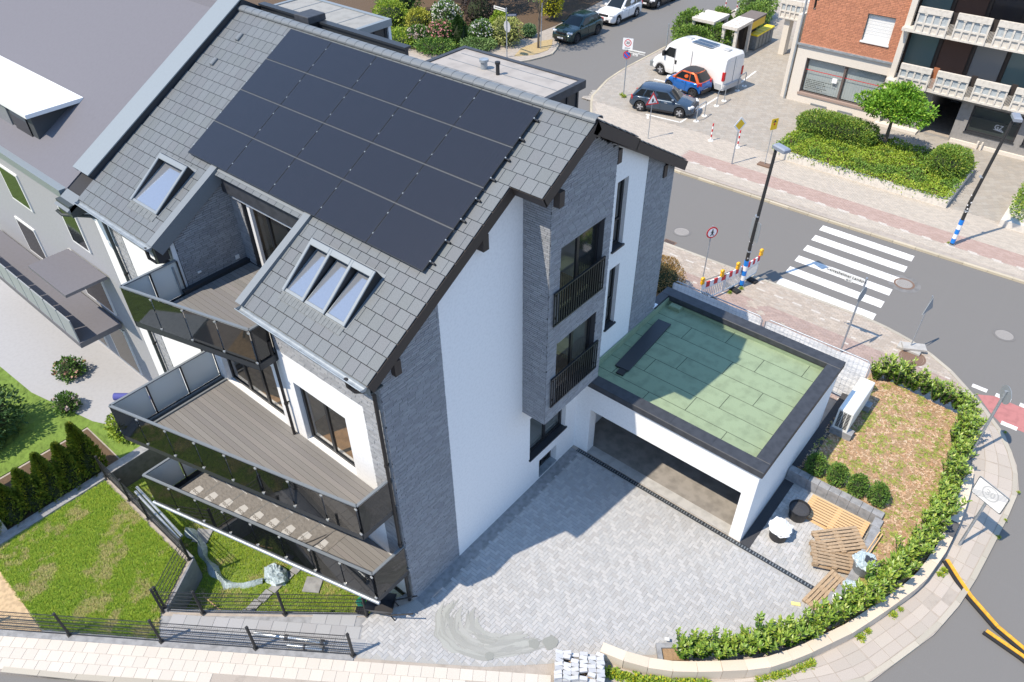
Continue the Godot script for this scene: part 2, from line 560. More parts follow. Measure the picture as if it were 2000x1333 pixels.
func tones(base: Color, spread: float, count := 6, warm := 0.0) -> Array:
	var out := []
	for i in count:
		var k := 1.0 + spread * (2.0 * i / (count - 1) - 1.0)
		var w := warm * rng.randf_range(-1, 1)
		out.append(Color(base.r * k * (1 + w), base.g * k, base.b * k * (1 - w)))
	return out

func resample(line: PackedVector2Array, step: float) -> PackedVector2Array:
	var out := PackedVector2Array()
	var left := 0.0
	for i in line.size() - 1:
		var a := line[i]; var b := line[i + 1]
		var l := a.distance_to(b)
		while left <= l:
			out.append(a.lerp(b, left / l))
			left += step
		left -= l
	out.append(line[-1])
	return out

func kerb(called: String, line: PackedVector2Array, side: float, tone: Color, step := 1.0, w := 0.14, h := 0.02) -> void:
	# kerbstones laid end to end, each a stone of its own
	var holder := Node3D.new()
	holder.name = numbered(called)
	holder.set_meta("kind", "structure")
	add_child(holder)
	var pts := resample(line, step)
	for i in pts.size() - 1:
		var a := pts[i]; var b := pts[i + 1]
		if a.distance_to(b) < 0.1:
			continue
		var s := (b - a).normalized()
		var e := s.orthogonal() * side * w
		a += s * 0.006; b -= s * 0.006
		var st := MB.new()
		var k := rng.randf_range(0.88, 1.1)
		st.col = Color(tone.r * k, tone.g * k, tone.b * k)
		st.slab(PackedVector2Array([a, b, b + e, a + e]), -0.16, h)
		obj("kerbstone", st, M.paver, holder)

func build_ground() -> void:
	var b := sheet(v2([-400, -400, 400, -400, 400, 400, -400, 400]), -0.3, -0.08)
	ground("road", b, M.asphalt)
	# the block on which the house stands
	var lot := kerb_line.duplicate()
	lot.append(Vector2(-60, 60))
	lot.append(Vector2(-40, 60))
	ground("pavement", sheet(lot, -0.2, 0.0), M.pavement_base)
	kerb("kerb", kerb_line.slice(1, 24), 1.0, Color(0.45, 0.41, 0.34))
	# beige slabs along the garden fence
	var ps := Node3D.new()
	ps.name = "front_pavement"
	ps.set_meta("kind", "structure")
	add_child(ps)
	var turn := atan2(4.43, 6.23)
	var strip := v2([-10.2, 9.6, -0.0, 2.33, 4.2, -0.75, 4.45, -0.45, -4.9, 6.85, -10.6, 10.7])
	lay(ps, "paving_slab", "slab_field", Vector4(0.325, 0.285, 0.05, 0.004), tones(Color(0.6, 0.55, 0.485), 0.04, 7, 0.006), rows(strip, Vector2(-6.23, 6.72), turn, 0.33, 0.29, 0.012), M.paver)
	# grey slabs between the two fences
	var path := Node3D.new()
	path.name = "garden_path"
	path.set_meta("kind", "structure")
	add_child(path)
	var pbase := MB.new()
	pbase.slab(v2([-4.9, 4.72, -0.55, 1.18, 0.1, 2.14, -6.95, 7.02, -7.15, 6.8]), -0.02, 0.008, true)
	obj("path_bed", pbase, M.concrete_grey, path)
	var pp := v2([-4.82, 4.62, -0.6, 1.25, 0.08, 2.12, -4.3, 5.2, -6.9, 7.0, -7.1, 6.75, -4.45, 4.95])
	lay(path, "path_slab", "slab_field", Vector4(0.395, 0.34, 0.05, 0.005), tones(Color(0.36, 0.362, 0.37), 0.06, 5), rows(pp, Vector2(-6.23, 6.42), turn, 0.4, 0.345, 0.02), M.paver)
	var e := MB.new()
	e.slab(v2([-10.4, 9.48, -6.23, 6.55, 0.02, 2.1, 0.1, 2.22, -6.15, 6.68, -10.3, 9.63]), 0.0, 0.03)
	ground("fence_footing", e, M.concrete_grey)
	# driveway
	var bed := v2([0.06, 0.1, 0.06, -7.28, 8.66, -7.28, 9.0, -6.6, 8.75, -5.9, 8.2, -4.95, 7.5, -4.1, 6.85, -3.55, 6.2, -3.05, 5.0, -2.0, 4.05, -0.95, 2.83, 0.17, 1.41, 1.2, 0.12, 2.1, -0.62, 1.28])
	var dw := Node3D.new()
	dw.name = "driveway"
	dw.set_meta("kind", "structure")
	add_child(dw)
	var db := MB.new()
	db.slab(bed, -0.05, 0.006, true)
	obj("joint_bed", db, M.joint_sand, dw)
	var edge := v2([0.5, 0.1, 0.5, -7.2, 8.6, -7.2, 8.95, -6.6, 8.7, -5.95, 8.15, -5.0, 7.45, -4.15, 6.8, -3.6, 6.15, -3.1, 4.95, -2.05, 4.0, -1.0, 2.8, 0.1, 1.38, 1.12, 0.1, 2.03, -0.58, 1.25, 0.1, 0.5])
	lay(dw, "paver", "paver_field", Vector4(0.194, 0.094, 0.05, 0.006), tones(Color(0.42, 0.42, 0.42), 0.1, 8, 0.01), herringbone(edge, 0.016), M.paver, 300)
	# a course of dark pavers along the wall
	var wb := MB.new()
	wb.box(Vector3(0.06, -0.05, -7.28), Vector3(0.46, 0.012, -0.05))
	obj("wall_strip", wb, M.strip_grey, dw)
	# swept sand lying over the joints
	var sand := MB.new()
	var sweep := Curve2D.new()
	for q in [[0.7, -0.75], [0.82, -0.1], [1.25, 0.36], [1.9, 0.38], [2.7, 0.0], [3.45, -0.85], [3.75, -1.35]]:
		sweep.add_point(Vector2(q[0], q[1]))
	var full := sweep.get_baked_length()
	for k in 130:
		var inn := pow(rng.randf(), 1.1) * 0.6
		var t0 := rng.randf_range(0.0, 0.8)
		var t1 := minf(1.0, t0 + rng.randf_range(0.1, 0.45))
		var w := rng.randf_range(0.015, 0.08)
		var g := rng.randf_range(0.86, 1.1)
		sand.col = Color(0.345 * g, 0.35 * g, 0.33 * g)
		var l := PackedVector2Array(); var r := PackedVector2Array()
		for i in 13:
			var f := i / 12.0
			var p := sweep.sample_baked(lerpf(t0, t1, f) * full).lerp(Vector2(2.45, -1.15), inn + 0.02 * sin(f * 5.0 + k))
			var q := sweep.sample_baked(minf(lerpf(t0, t1, f) * full + 0.05, full)) - sweep.sample_baked(maxf(lerpf(t0, t1, f) * full - 0.05, 0.0))
			var o := q.normalized().orthogonal() * w * sin(PI * clampf(f, 0.03, 0.97)) * rng.randf_range(0.6, 1.3)
			l.append(p + o); r.append(p - o)
		for i in 12:
			var h := 0.0185 + 0.00006 * k
			sand.quad(Vector3(l[i].x, h, l[i].y), Vector3(l[i + 1].x, h, l[i + 1].y), Vector3(r[i + 1].x, h, r[i + 1].y), Vector3(r[i].x, h, r[i].y))
	for blob in [[3.72, -1.4, 0.2], [3.4, -1.1, 0.14], [2.72, -0.12, 0.12]]:
		var pts := PackedVector2Array()
		for i in 18:
			pts.append(Vector2(blob[0], blob[1]) + Vector2.from_angle(TAU * i / 18) * blob[2] * rng.randf_range(0.8, 1.15))
		sand.col = Color(0.27, 0.275, 0.255)
		sand.slab(pts, 0, 0.031, true)
	var so := obj("swept_sand", sand, M.paver)
	tag(so, "streaks of grey jointing sand swept over the new paving", "sand")
	so.set_meta("kind", "stuff")
	# drain channel across the driveway
	var dr := thing("drain_channel", "long dark slotted drain channel between driveway and garage yard", "drain", Vector3(0.3, 0, -7.32))
	var d1 := MB.new()
	d1.box(Vector3(0, -0.05, -0.07), Vector3(8.36, 0.02, 0.07))
	obj("trough", d1, M.anthracite, dr)
	for i in 16:
		for s in 6:
			var g := MB.new()
			g.box(Vector3(0.02 + i * 0.52 + s * 0.083, 0.0205, -0.045), Vector3(0.055 + i * 0.52 + s * 0.083, 0.026, 0.045))
			obj("grate_bar", g, M.zinc_dull, dr)
	# yard beside the garage
	var yard := Node3D.new()
	yard.name = "yard_paving"
	yard.set_meta("kind", "structure")
	add_child(yard)
	var yb := MB.new()
	yb.slab(v2([6.15, -7.4, 8.7, -7.4, 8.9, -8.2, 8.95, -10.6, 6.15, -10.6]), -0.05, 0.005, true)
	obj("joint_bed", yb, M.joint_sand, yard)
	lay(yard, "paver", "paver_field", Vector4(0.194, 0.094, 0.05, 0.006), tones(Color(0.46, 0.455, 0.45), 0.12, 8, 0.012), herringbone(v2([6.42, -7.44, 8.62, -7.44, 8.75, -8.2, 8.8, -10.5, 6.42, -10.5]), 0.016), M.paver, 120)
	var gs := MB.new()
	gs.box(Vector3(6.12, -0.05, -10.5), Vector3(6.42, 0.02, -7.4))
	obj("gravel_strip", gs, M.gravel_dark, yard)
	# pavement on the house side of the road
	var hp := Node3D.new()
	hp.name = "house_side_pavement"
	hp.set_meta("kind", "structure")
	add_child(hp)
	var hz := v2([-6, -20.1, 1.4, -20.25, 5.2, -20.36, 6.5, -20.15, 7.5, -19.8, 8.6, -19.1, 9.3, -18.5, 9.9, -17.6, 6.6, -17.3, 6.4, -15.0, -6, -15.0])
	var red := tones(Color(0.37, 0.28, 0.245), 0.09, 4, 0.02)
	var buff := tones(Color(0.42, 0.365, 0.31), 0.09, 4, 0.02)
	var pale := [Color(0.55, 0.51, 0.46)]
	var laid := rows(hz, Vector2.ZERO, 0.0, 0.2, 0.1, 0.012)
	var kinds := []
	for q in laid:
		var p: Vector3 = q.origin
		if absf(p.z + 19.55) < 0.06 and posmod(int(p.x * 5.0), 4) < 2 or absf(p.z + 18.8) < 0.05 and posmod(int(p.x * 5.0 + 1), 5) < 2 or rng.randf() < 0.012:
			kinds.append(8)
		else:
			kinds.append(rng.randi() % 4 if p.z > -18.75 and noise.get_noise_2d(p.x * 1.5, p.z * 1.5) > -0.35 else 4 + rng.randi() % 4)
	lay(hp, "paver", "paver_field", Vector4(0.195, 0.095, 0.05, 0.004), red + buff + pale, laid, M.paver, 0, kinds)
	# the corner pavement round the low wall
	var cp := Node3D.new()
	cp.name = "corner_pavement"
	cp.set_meta("kind", "structure")
	add_child(cp)
	var inner := resample(v2([5.3, -1.2, 6.6, -2.3, 7.95, -3.65, 8.6, -4.35, 9.15, -5.3, 9.75, -6.5, 10.25, -7.8, 10.7, -9.15, 10.88, -10.5, 10.9, -12.1, 10.75, -13.5, 10.45, -15.2, 10.0, -17.0]), 0.5)
	for i in inner.size() - 1:
		var a := inner[i]; var c := inner[i + 1]
		var ka := kerb_near(a, (c - a).orthogonal()); var kc := kerb_near(c, (c - a).orthogonal())
		for r in 3:
			if rng.randf() < 0.04:
				continue
			var q := PackedVector2Array([a.lerp(ka, r / 3.0 + 0.008), c.lerp(kc, r / 3.0 + 0.008), c.lerp(kc, (r + 1) / 3.0 - 0.008), a.lerp(ka, (r + 1) / 3.0 - 0.008)])
			var m := (q[0] + q[1] + q[2] + q[3]) / 4.0
			for j in 4:
				q[j] = q[j].lerp(m, 0.012)
			var sl := MB.new()
			var k := rng.randf_range(0.9, 1.06)
			sl.col = Color(0.47 * k, 0.415 * k, 0.36 * k)
			sl.slab(q, -0.02, 0.008 + rng.randf_range(0, 0.004))
			obj("paving_slab", sl, M.paver, cp)
	# far side of the road
	var far := v2([-60, -27, -23.5, -27, -17.5, -27.0, 60, -27.6, 60, -39, 60, -90, -17.9, -90, -17.85, -44.8, -17.8, -38.0, -17.5, -35.5, -16.7, -32.5, -15.2, -30.2, -13.5, -28.6, -11.5, -27.5])
	var fp := Node3D.new()
	fp.name = "far_pavement"
	fp.set_meta("kind", "structure")
	add_child(fp)
	var fb := MB.new()
	fb.slab(v2([-11.0, -26.95, 60, -27.7, 60, -90, -17.95, -90, -17.85, -44.8, -17.75, -38.0, -17.5, -35.5, -16.6, -32.3, -15.0, -30.0, -13.3, -28.2]), -0.2, 0.0)
	obj("joint_bed", fb, M.pavement_base, fp)
	var fz := v2([-10.8, -27.25, 13, -27.6, 13, -31.8, -17.2, -31.8, -16.3, -32.2, -14.8, -30.1, -13.2, -28.4])
	laid = rows(fz, Vector2.ZERO, 0.0, 0.2, 0.1, 0.012)
	kinds = []
	for q in laid:
		var p: Vector3 = q.origin
		if absf(p.z + 28.2) < 0.06 and posmod(int(p.x * 5.0), 5) < 2:
			kinds.append(8)
		else:
			kinds.append(rng.randi() % 4 if p.z > -29.4 and p.z < -28.2 and p.x > -8 else 4 + rng.randi() % 4)
	lay(fp, "paver", "paver_field", Vector4(0.195, 0.095, 0.05, 0.004), tones(Color(0.41, 0.3, 0.26), 0.07, 4, 0.02) + tones(Color(0.46, 0.41, 0.35), 0.07, 4, 0.015) + pale, laid, M.paver, 0, kinds)
	var pz := v2([-17.0, -31.85, 14, -31.85, 14, -39.8, -7, -39.8, -7, -52, -17.5, -52, -17.5, -38])
	lay(fp, "slab", "slab_field", Vector4(0.292, 0.292, 0.05, 0.004), tones(Color(0.37, 0.335, 0.29), 0.07, 6, 0.015), rows(pz, Vector2.ZERO, PI / 4, 0.3, 0.3, 0.012), M.paver, 0)
	kerb("far_kerb", v2([13, -27.42, 5, -27.12, 0.7, -26.97, -7.4, -26.87, -11.2, -27.1, -13.3, -28.25, -15.0, -30.0, -16.6, -32.3, -17.5, -35.5, -17.75, -38.0, -17.85, -44.8, -18.1, -58]), 1.0, Color(0.5, 0.44, 0.33))
	# garden side of the side street
	var gk := v2([-60, -26.8, -34, -27.3, -30, -29.0, -27.2, -31.0, -25.2, -33.0, -23.9, -35.4, -23.6, -37.0, -24.2, -38.6, -25.3, -40.0, -25.5, -60, -26, -90])
	var gp := gk.duplicate()
	gp.append(Vector2(-200, -90))
	gp.append(Vector2(-200, -26.8))
	var gb := MB.new()
	gb.slab(gp, -0.2, 0.0)
	ground("side_street_pavement", gb, M.pavement_base)
	kerb("side_kerb", gk.slice(1, 10), -1.0, Color(0.45, 0.41, 0.34))
	var gd := MB.new()
	gd.slab(v2([-60, -30, -36, -30.2, -31.5, -31.6, -28.6, -34.3, -27.3, -37.5, -27.2, -42.4, -28.2, -50, -29, -90, -120, -90, -120, -30]), 0, 0.03)
	ground("garden_soil", gd, M.soil)
	var ts := MB.new()
	ts.slab(v2([-25.3, -34.9, -24.4, -36.0, -24.2, -37.4, -24.6, -38.5, -25.4, -39.6, -25.9, -38.6, -26.0, -36.6]), 0, 0.02)
	ground("tree_pit", ts, M.straw)
	markings()
	garden_grounds()

func kerb_near(p: Vector2, dir: Vector2) -> Vector2:
	# where a line from p across the pavement meets the kerb
	var best := p + dir.normalized()
	var reach := INF
	for s in [1.0, -1.0]:
		for i in kerb_line.size() - 1:
			var h = Geometry2D.segment_intersects_segment(p, p + dir.normalized() * s * 6.0, kerb_line[i], kerb_line[i + 1])
			if h != null and p.distance_to(h) < reach:
				reach = p.distance_to(h)
				best = h
	return p.lerp(best, 0.985) - (best - p).normalized() * 0.14

func markings() -> void:
	var z := thing("zebra_crossing", "white striped pedestrian crossing painted across the main road", "crossing", Vector3(3, -0.08, -23.5))
	for k in 6:
		var b := MB.new()
		b.at(Vector3(-3, 0.08, 23.5))
		var zz := -26.42 + k * 1.075
		var wear := PackedVector2Array()
		for i in 13:
			wear.append(Vector2(lerpf(0.95 + 0.06 * k, 5.17 + 0.035 * k, i / 12.0), zz - rng.randf_range(0, 0.012)))
		for i in range(12, -1, -1):
			wear.append(Vector2(lerpf(0.95 + 0.06 * k + 0.02, 5.2 + 0.035 * k, i / 12.0), zz + 0.52 + rng.randf_range(0, 0.012)))
		b.slab(wear, -0.08, -0.074)
		obj("stripe", b, M.road_paint, z)
	var s := MB.new()
	for k in 46:
		var st := 2 if rng.randf() < 0.75 else 3
		var x := rng.randf_range(1.2, 5.0); var y := -26.42 + st * 1.075 + rng.randf_range(0.05, 0.46)
		var l := rng.randf_range(0.04, 0.3)
		s.slab(v2([x, y, x + l, y + rng.randf_range(-0.02, 0.02), x + l * 0.9, y + 0.025, x + 0.02, y + 0.02]), 0, -0.0715 + 0.0001 * (k % 9), true)
	var so := obj("tyre_scuffs", s, M.scuff)
	tag(so, "dark scuffs worn into the middle stripes of the crossing", "scuffs")
	so.set_meta("kind", "stuff")
	var c := thing("bicycle_crossing", "red cycle crossing patch with white dashes at the corner", "crossing", Vector3(10.6, -0.08, -18.2))
	var r := MB.new()
	r.at(Vector3(-10.6, 0.08, 18.2))
	r.slab(v2([9.78, -18.62, 10.24, -18.9, 16, -18.9, 16, -17.7, 10.75, -17.62, 10.4, -17.9]), -0.08, -0.075)
	obj("red_surface", r, M.bike_red, c)
	for k in 6:
		for zz in [-19.12, -17.75]:
			var x: float = (9.5 if zz < -18.5 else 10.78) + k * 0.78
			var d := MB.new()
			d.at(Vector3(-10.6, 0.08, 18.2))
			d.slab(v2([x, zz, x + 0.5, zz, x + 0.5, zz + 0.2, x, zz + 0.2]), -0.08, -0.07)
			obj("dash", d, M.road_paint, c)
	var i := 0
	for m in [[-3.99, -21.65, 0.36, "pale round manhole cover in the road near the street drain"], [5.52, -23.94, 0.34, "rusty round manhole cover in a darker ring of asphalt by the crossing"], [9.68, -22.88, 0.34, "grey round manhole cover in the road towards the side street corner"], [7.35, -19.07, 0.4, "rusty manhole cover half under the temporary sign foot"]]:
		var y := -0.078 if i < 3 else 0.016
		var h := thing("manhole_cover", m[3], "manhole cover", Vector3(m[0], y, m[1]))
		if i == 1:
			var ring := MB.new()
			ring.lathe(Vector3.ZERO, [Vector2(0.44, 0.0), Vector2(0.66, 0.002), Vector2(0.665, -0.01)], 32)
			ring.disc(Vector3(0, 0.0015, 0), 0.665, Vector3.UP, 32)
			obj("asphalt_patch", ring, M.asphalt_patch, h)
		var f := MB.new()
		f.lathe(Vector3(0, 0.002, 0), [Vector2(m[2] + 0.08, 0), Vector2(m[2] + 0.08, 0.006), Vector2(m[2], 0.006), Vector2(m[2], 0.001)], 28)
		obj("ring", f, M.rust if i % 2 else M.iron, h)
		var l := MB.new()
		l.lathe(Vector3(0, 0.002, 0), [Vector2(m[2] - 0.012, 0), Vector2(m[2] - 0.012, 0.005), Vector2(0.0, 0.0055)], 28)
		obj("lid", l, M.lid_grey if i != 3 else M.rust, h)
		var bars := MB.new()
		for k in 5:
			bars.cen(Vector3((k - 2) * 0.12, 0.009, 0), Vector3(0.03, 0.006, 0.3))
		obj("lid_ribs", bars, M.lid_grey if i != 3 else M.rust, h).set_meta("kind", "stuff")
		i += 1
	var g := thing("street_drain", "small rectangular grated street drain at the kerb beside the brick corner", "drain", Vector3(-3.95, -0.078, -20.45))
	var gf := MB.new()
	gf.box(Vector3(-0.3, 0, -0.2), Vector3(0.3, 0.006, 0.2))
	obj("frame", gf, M.rust, g)
	for k in 7:
		var sl := MB.new()
		sl.box(Vector3(-0.25 + k * 0.073, 0.0065, -0.15), Vector3(-0.21 + k * 0.073, 0.009, 0.15))
		obj("slot", sl, M.sign_black, g)
	var pk := thing("parking_lines", "white lines of the parking bays on the corner plaza", "marking", Vector3(-11, 0.012, -35))
	for q in [[-12.5, -32.1, -10.2, -32.35], [-10.25, -32.3, -10.25, -33.1], [-10.35, -37.3, -10.35, -33.6], [-10.5, -43, -10.35, -40.2], [-15.15, -37.4, -14.2, -37.45], [-11.6, -34.6, -10.4, -34.7], [-12.3, -32.0, -12.05, -31.6], [-12.9, -37.8, -10.5, -37.9]]:
		var l := MB.new()
		l.at(Vector3(11, 0, 35))
		var a := Vector2(q[0], q[1]); var d := (Vector2(q[2], q[3]) - a)
		var o := d.normalized().orthogonal() * 0.06
		l.slab(PackedVector2Array([a - o, a + d - o, a + d + o, a + o]), 0, 0.006)
		obj("line", l, M.road_paint, pk)

func garden_grounds() -> void:
	# sunken garden with its concrete walls
	var b := MB.new()
	b.slab(sunken, -1.1, -0.8)
	ground("sunken_lawn", b, M.lawn_base)
	var w := thing("retaining_wall", "grey concrete retaining wall round the sunken garden", "wall", Vector3(-5.75, -0.8, 3.2))
	var line := [Vector2(-10.6, 0), Vector2(-10.6, 3.2), Vector2(-5.75, 3.2), Vector2(-4.9, 4.57), Vector2(-0.5, 1.1), Vector2(-0.15, 0)]
	for i in 5:
		var p: Vector2 = line[i]; var q: Vector2 = line[i + 1]
		var o := (q - p).normalized().orthogonal() * 0.08
		if i == 0:
			o = Vector2(-0.35, 0)
		var s := MB.new()
		s.at(Vector3(5.75, 0.8, -3.2))
		s.slab(PackedVector2Array([p, q, q + o, p + o]), -0.85, 0.12 if i < 3 else 0.025)
		obj("wall_segment", s, M.concrete_grey, w)
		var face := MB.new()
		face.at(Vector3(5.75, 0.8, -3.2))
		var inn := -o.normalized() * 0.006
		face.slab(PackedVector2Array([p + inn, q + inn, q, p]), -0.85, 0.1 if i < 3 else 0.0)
		obj("dark_face", face, M.concrete_dark, w)  # thin darker plate over the inner face of each segment
	# upper lawn
	var l := MB.new()
	var lawn := v2([-10.55, 6.62, -10.5, 3.36, -5.86, 3.36, -4.98, 4.66, -4.35, 5.1, -6.95, 6.93, -9.9, 6.9])
	l.slab(lawn, -0.02, 0.03)
	ground("lawn", l, M.lawn_base)
	var s := MB.new()
	s.slab(v2([-10.3, 6.7, -9.88, 6.86, -6.9, 6.98, -10.3, 9.4]), -0.02, 0.02)
	ground("sand_patch", s, M.sand)
	var ed := MB.new()
	ed.box(Vector3(-10.72, -0.1, 3.3), Vector3(-10.56, 0.09, 6.7))
	ed.box(Vector3(-10.9, -0.1, 3.2), Vector3(-10.72, 0.1, 6.9))
	obj("edging", ed, M.concrete_grey).set_meta("kind", "structure")
	var hb := MB.new()
	hb.slab(v2([-13.2, 2.6, -10.75, 2.6, -10.75, 6.9, -13.2, 7.2]), -0.02, 0.02)
	ground("hedge_bed", hb, M.soil)
	grass("lawn_grass", "short green lawn with straw coloured dry patches above the sunken garden", lawn, 0.03, 22000, 0.5)
	grass("sunken_grass", "rough grass on the floor of the sunken garden", v2([-10.5, 0.4, -0.6, 0.4, -0.75, 1.15, -4.9, 4.45, -5.68, 3.1, -10.5, 3.1]), -0.8, 9000, 0.35)
	# neighbour's garden
	var n1 := MB.new()
	n1.slab(v2([-60, 2.2, -30, 2.6, -20.5, 3.2, -16.5, 3.0, -13.4, 2.3, -10.95, 1.2, -10.95, 2.55, -13.3, 2.55, -13.3, 7.3, -13.3, 30, -60, 30]), -0.02, 0.03)
	ground("neighbour_lawn", n1, M.lawn_far)
	var n2 := MB.new()
	n2.slab(v2([-60, 2.2, -30, 2.6, -20.5, 3.2, -16.5, 3.0, -13.4, 2.3, -10.95, 1.2, -10.95, -0.2, -60, -0.2]), -0.02, 0.036)
	ground("neighbour_terrace", n2, M.terrace)

func grass(called: String, label: String, poly: PackedVector2Array, y: float, count: int, dry: float) -> void:
	var b := MB.new()
	for i in 7:
		var a := TAU * i / 7 + 0.3 * i
		var o := Vector3(cos(a * 2.0), 0, sin(a * 3.0)) * 0.025
		var lean := Vector3(cos(a), 0, sin(a)) * 0.028
		var s := Vector3(-sin(a), 0, cos(a)) * 0.006
		b.tri(o - s, o + s, o + lean + Vector3(0, 0.04, 0))
	var mm := MultiMesh.new()
	mm.transform_format = MultiMesh.TRANSFORM_3D
	mm.use_colors = true
	mm.mesh = b.mesh()
	var lo := poly[0]; var hi := poly[0]
	for p in poly:
		lo = lo.min(p); hi = hi.max(p)
	var ts := []
	while ts.size() < count:
		var p := Vector2(rng.randf_range(lo.x, hi.x), rng.randf_range(lo.y, hi.y))
		if inside(p, poly):
			ts.append(p)
	mm.instance_count = count
	for i in count:
		var p: Vector2 = ts[i]
		var k := rng.randf_range(0.8, 1.6)
		mm.set_instance_transform(i, Transform3D(Basis(Vector3.UP, rng.randf() * TAU).scaled(Vector3(k, k * rng.randf_range(0.7, 1.2), k)), Vector3(p.x, y, p.y)))
		var n1 := noise.get_noise_2d(p.x * 2.2 + 3.0, p.y * 2.2) + 0.35 * noise.get_noise_2d(p.x * 9.0 + 40, p.y * 9.0)
		var c := Color(0.18, 0.34, 0.025).lerp(Color(0.42, 0.5, 0.05), rng.randf())
		if n1 > 0.47 - dry * 0.45 + rng.randf_range(-0.14, 0.14):
			c = Color(0.6, 0.48, 0.25).lerp(c, rng.randf() * 0.75)
		mm.set_instance_color(i, c)
	var f := MultiMeshInstance3D.new()
	f.name = numbered(called)
	f.multimesh = mm
	f.material_override = M.grass
	tag(f, label, "grass")
	f.set_meta("kind", "stuff")
	add_child(f)

const RY := 12.11
const RZ := -5.9
const XG := 0.08
var sa := sin(atan(0.57))
var ca := cos(atan(0.57))

func rp(x: float, s: float, h := 0.0) -> Vector3:
	# a point on the front roof slope: s metres down from the ridge, h above it
	return Vector3(x, RY - s * sa + h * ca, RZ + s * ca + h * sa)

func roof_frame(x: float, s: float, h := 0.0) -> Transform3D:
	# x along the ridge, y away from the roof, z down the slope
	return Transform3D(Basis(Vector3(1, 0, 0), Vector3(0, ca, sa), Vector3(0, -sa, ca)), rp(x, s, h))

var T_gable := Transform3D(Basis(Vector3(0, 0, -1), Vector3(0, 1, 0), Vector3(1, 0, 0)), Vector3(XG, 0, 0))
var T_front := Transform3D(Basis.IDENTITY, Vector3.ZERO)

func wall(b: MB, T: Transform3D, outline: PackedVector2Array, holes: Array, thick: float) -> void:
	# a wall in the plane of T with rectangular openings; depth 0 is its outer face
	var was := b.t
	b.t = T
	var us := []
	for p in outline:
		us.append(p.x)
	var lo: float = us.min(); var hi: float = us.max()
	var cuts := [lo, hi]
	for h in holes:
		cuts.append(clampf(h.position.x, lo, hi)); cuts.append(clampf(h.end.x, lo, hi))
	cuts.sort()
	for i in cuts.size() - 1:
		if cuts[i + 1] - cuts[i] < 0.001:
			continue
		var mid: float = (cuts[i] + cuts[i + 1]) / 2
		var ys := [-50.0]
		var here := []
		for h in holes:
			if h.position.x < mid and h.end.x > mid:
				here.append(h)
		here.sort_custom(func(p, q): return p.position.y < q.position.y)
		for h in here:
			ys.append(h.position.y); ys.append(h.end.y)
		ys.append(50.0)
		for k in range(0, ys.size(), 2):
			var cell := v2([cuts[i], ys[k], cuts[i + 1], ys[k], cuts[i + 1], ys[k + 1], cuts[i], ys[k + 1]])
			for q in Geometry2D.intersect_polygons(outline, cell):
				for ids in Geometry2D.decompose_polygon_in_convex(q):
					for j in range(1, ids.size() - 1):
						b.tri(Vector3(ids[0].x, ids[0].y, 0), Vector3(ids[j].x, ids[j].y, 0), Vector3(ids[j + 1].x, ids[j + 1].y, 0))
						b.tri(Vector3(ids[0].x, ids[0].y, -thick), Vector3(ids[j].x, ids[j].y, -thick), Vector3(ids[j + 1].x, ids[j + 1].y, -thick))
	for i in outline.size():
		var p := outline[i]; var q := outline[(i + 1) % outline.size()]
		b.quad(Vector3(p.x, p.y, 0), Vector3(p.x, p.y, -thick), Vector3(q.x, q.y, -thick), Vector3(q.x, q.y, 0))
	for h in holes:
		var c := [h.position, Vector2(h.end.x, h.position.y), h.end, Vector2(h.position.x, h.end.y)]
		for i in 4:
			var p: Vector2 = c[i]; var q: Vector2 = c[(i + 1) % 4]
			b.quad(Vector3(p.x, p.y, 0), Vector3(q.x, q.y, 0), Vector3(q.x, q.y, -thick), Vector3(p.x, p.y, -thick))
	b.t = was

func bricks(parent: Node3D, T: Transform3D, outline: PackedVector2Array, holes: Array, tone: Color, depth := 0.014, l := 0.24, h := 0.06) -> void:
	# long thin bricks in stretcher bond on a dark mortar bed
	var m := MB.new()
	wall(m, T.translated_local(Vector3(0, 0, 0.004)), outline, holes, 0.003)
	obj("mortar", m, M.mortar, parent)
	var b := MB.new()
	b.t = T
	var lo := outline[0]; var hi := outline[0]
	for p in outline:
		lo = lo.min(p); hi = hi.max(p)
	for j in range(0, ceili((hi.y - lo.y) / h)):
		var y0 := lo.y + j * h
		var shift := rng.randf()
		for i in range(-1, ceili((hi.x - lo.x) / l) + 1):
			var u0 := maxf(lo.x, lo.x + (i + shift) * l)
			var u1 := minf(hi.x, lo.x + (i + 1 + shift) * l - 0.01)
			if u1 - u0 < 0.02:
				continue
			var y1 := y0 + h - 0.011
			var ok := inside(Vector2((u0 + u1) / 2, y1), outline)
			for o in holes:
				if ok and y1 > o.position.y and y0 < o.end.y:
					if u0 >= o.position.x and u1 <= o.end.x:
						ok = false
					elif u0 < o.position.x and u1 > o.position.x:
						u1 = o.position.x
					elif u0 < o.end.x and u1 > o.end.x:
						u0 = o.end.x
			if not ok or u1 - u0 < 0.02:
				continue
			var k := rng.randf_range(0.86, 1.14)
			b.col = Color(tone.r * k, tone.g * k, tone.b * k)
			var d := depth + rng.randf_range(-0.004, 0.004)
			var p := Vector3(u0, y0, d); var q := Vector3(u1, y0, d); var r := Vector3(u1, y1, d); var s := Vector3(u0, y1, d)
			var e := Vector3(0, 0, -d)
			b.quad(p, q, r, s)
			b.quad(s, r, r + e, s + e)
			b.quad(q, p, p + e, q + e)
			b.quad(r, q, q + e, r + e)
			b.quad(p, s, s + e, p + e)
	var o := obj("brick_slips", b, M.brick, parent)
	o.set_meta("kind", "stuff")

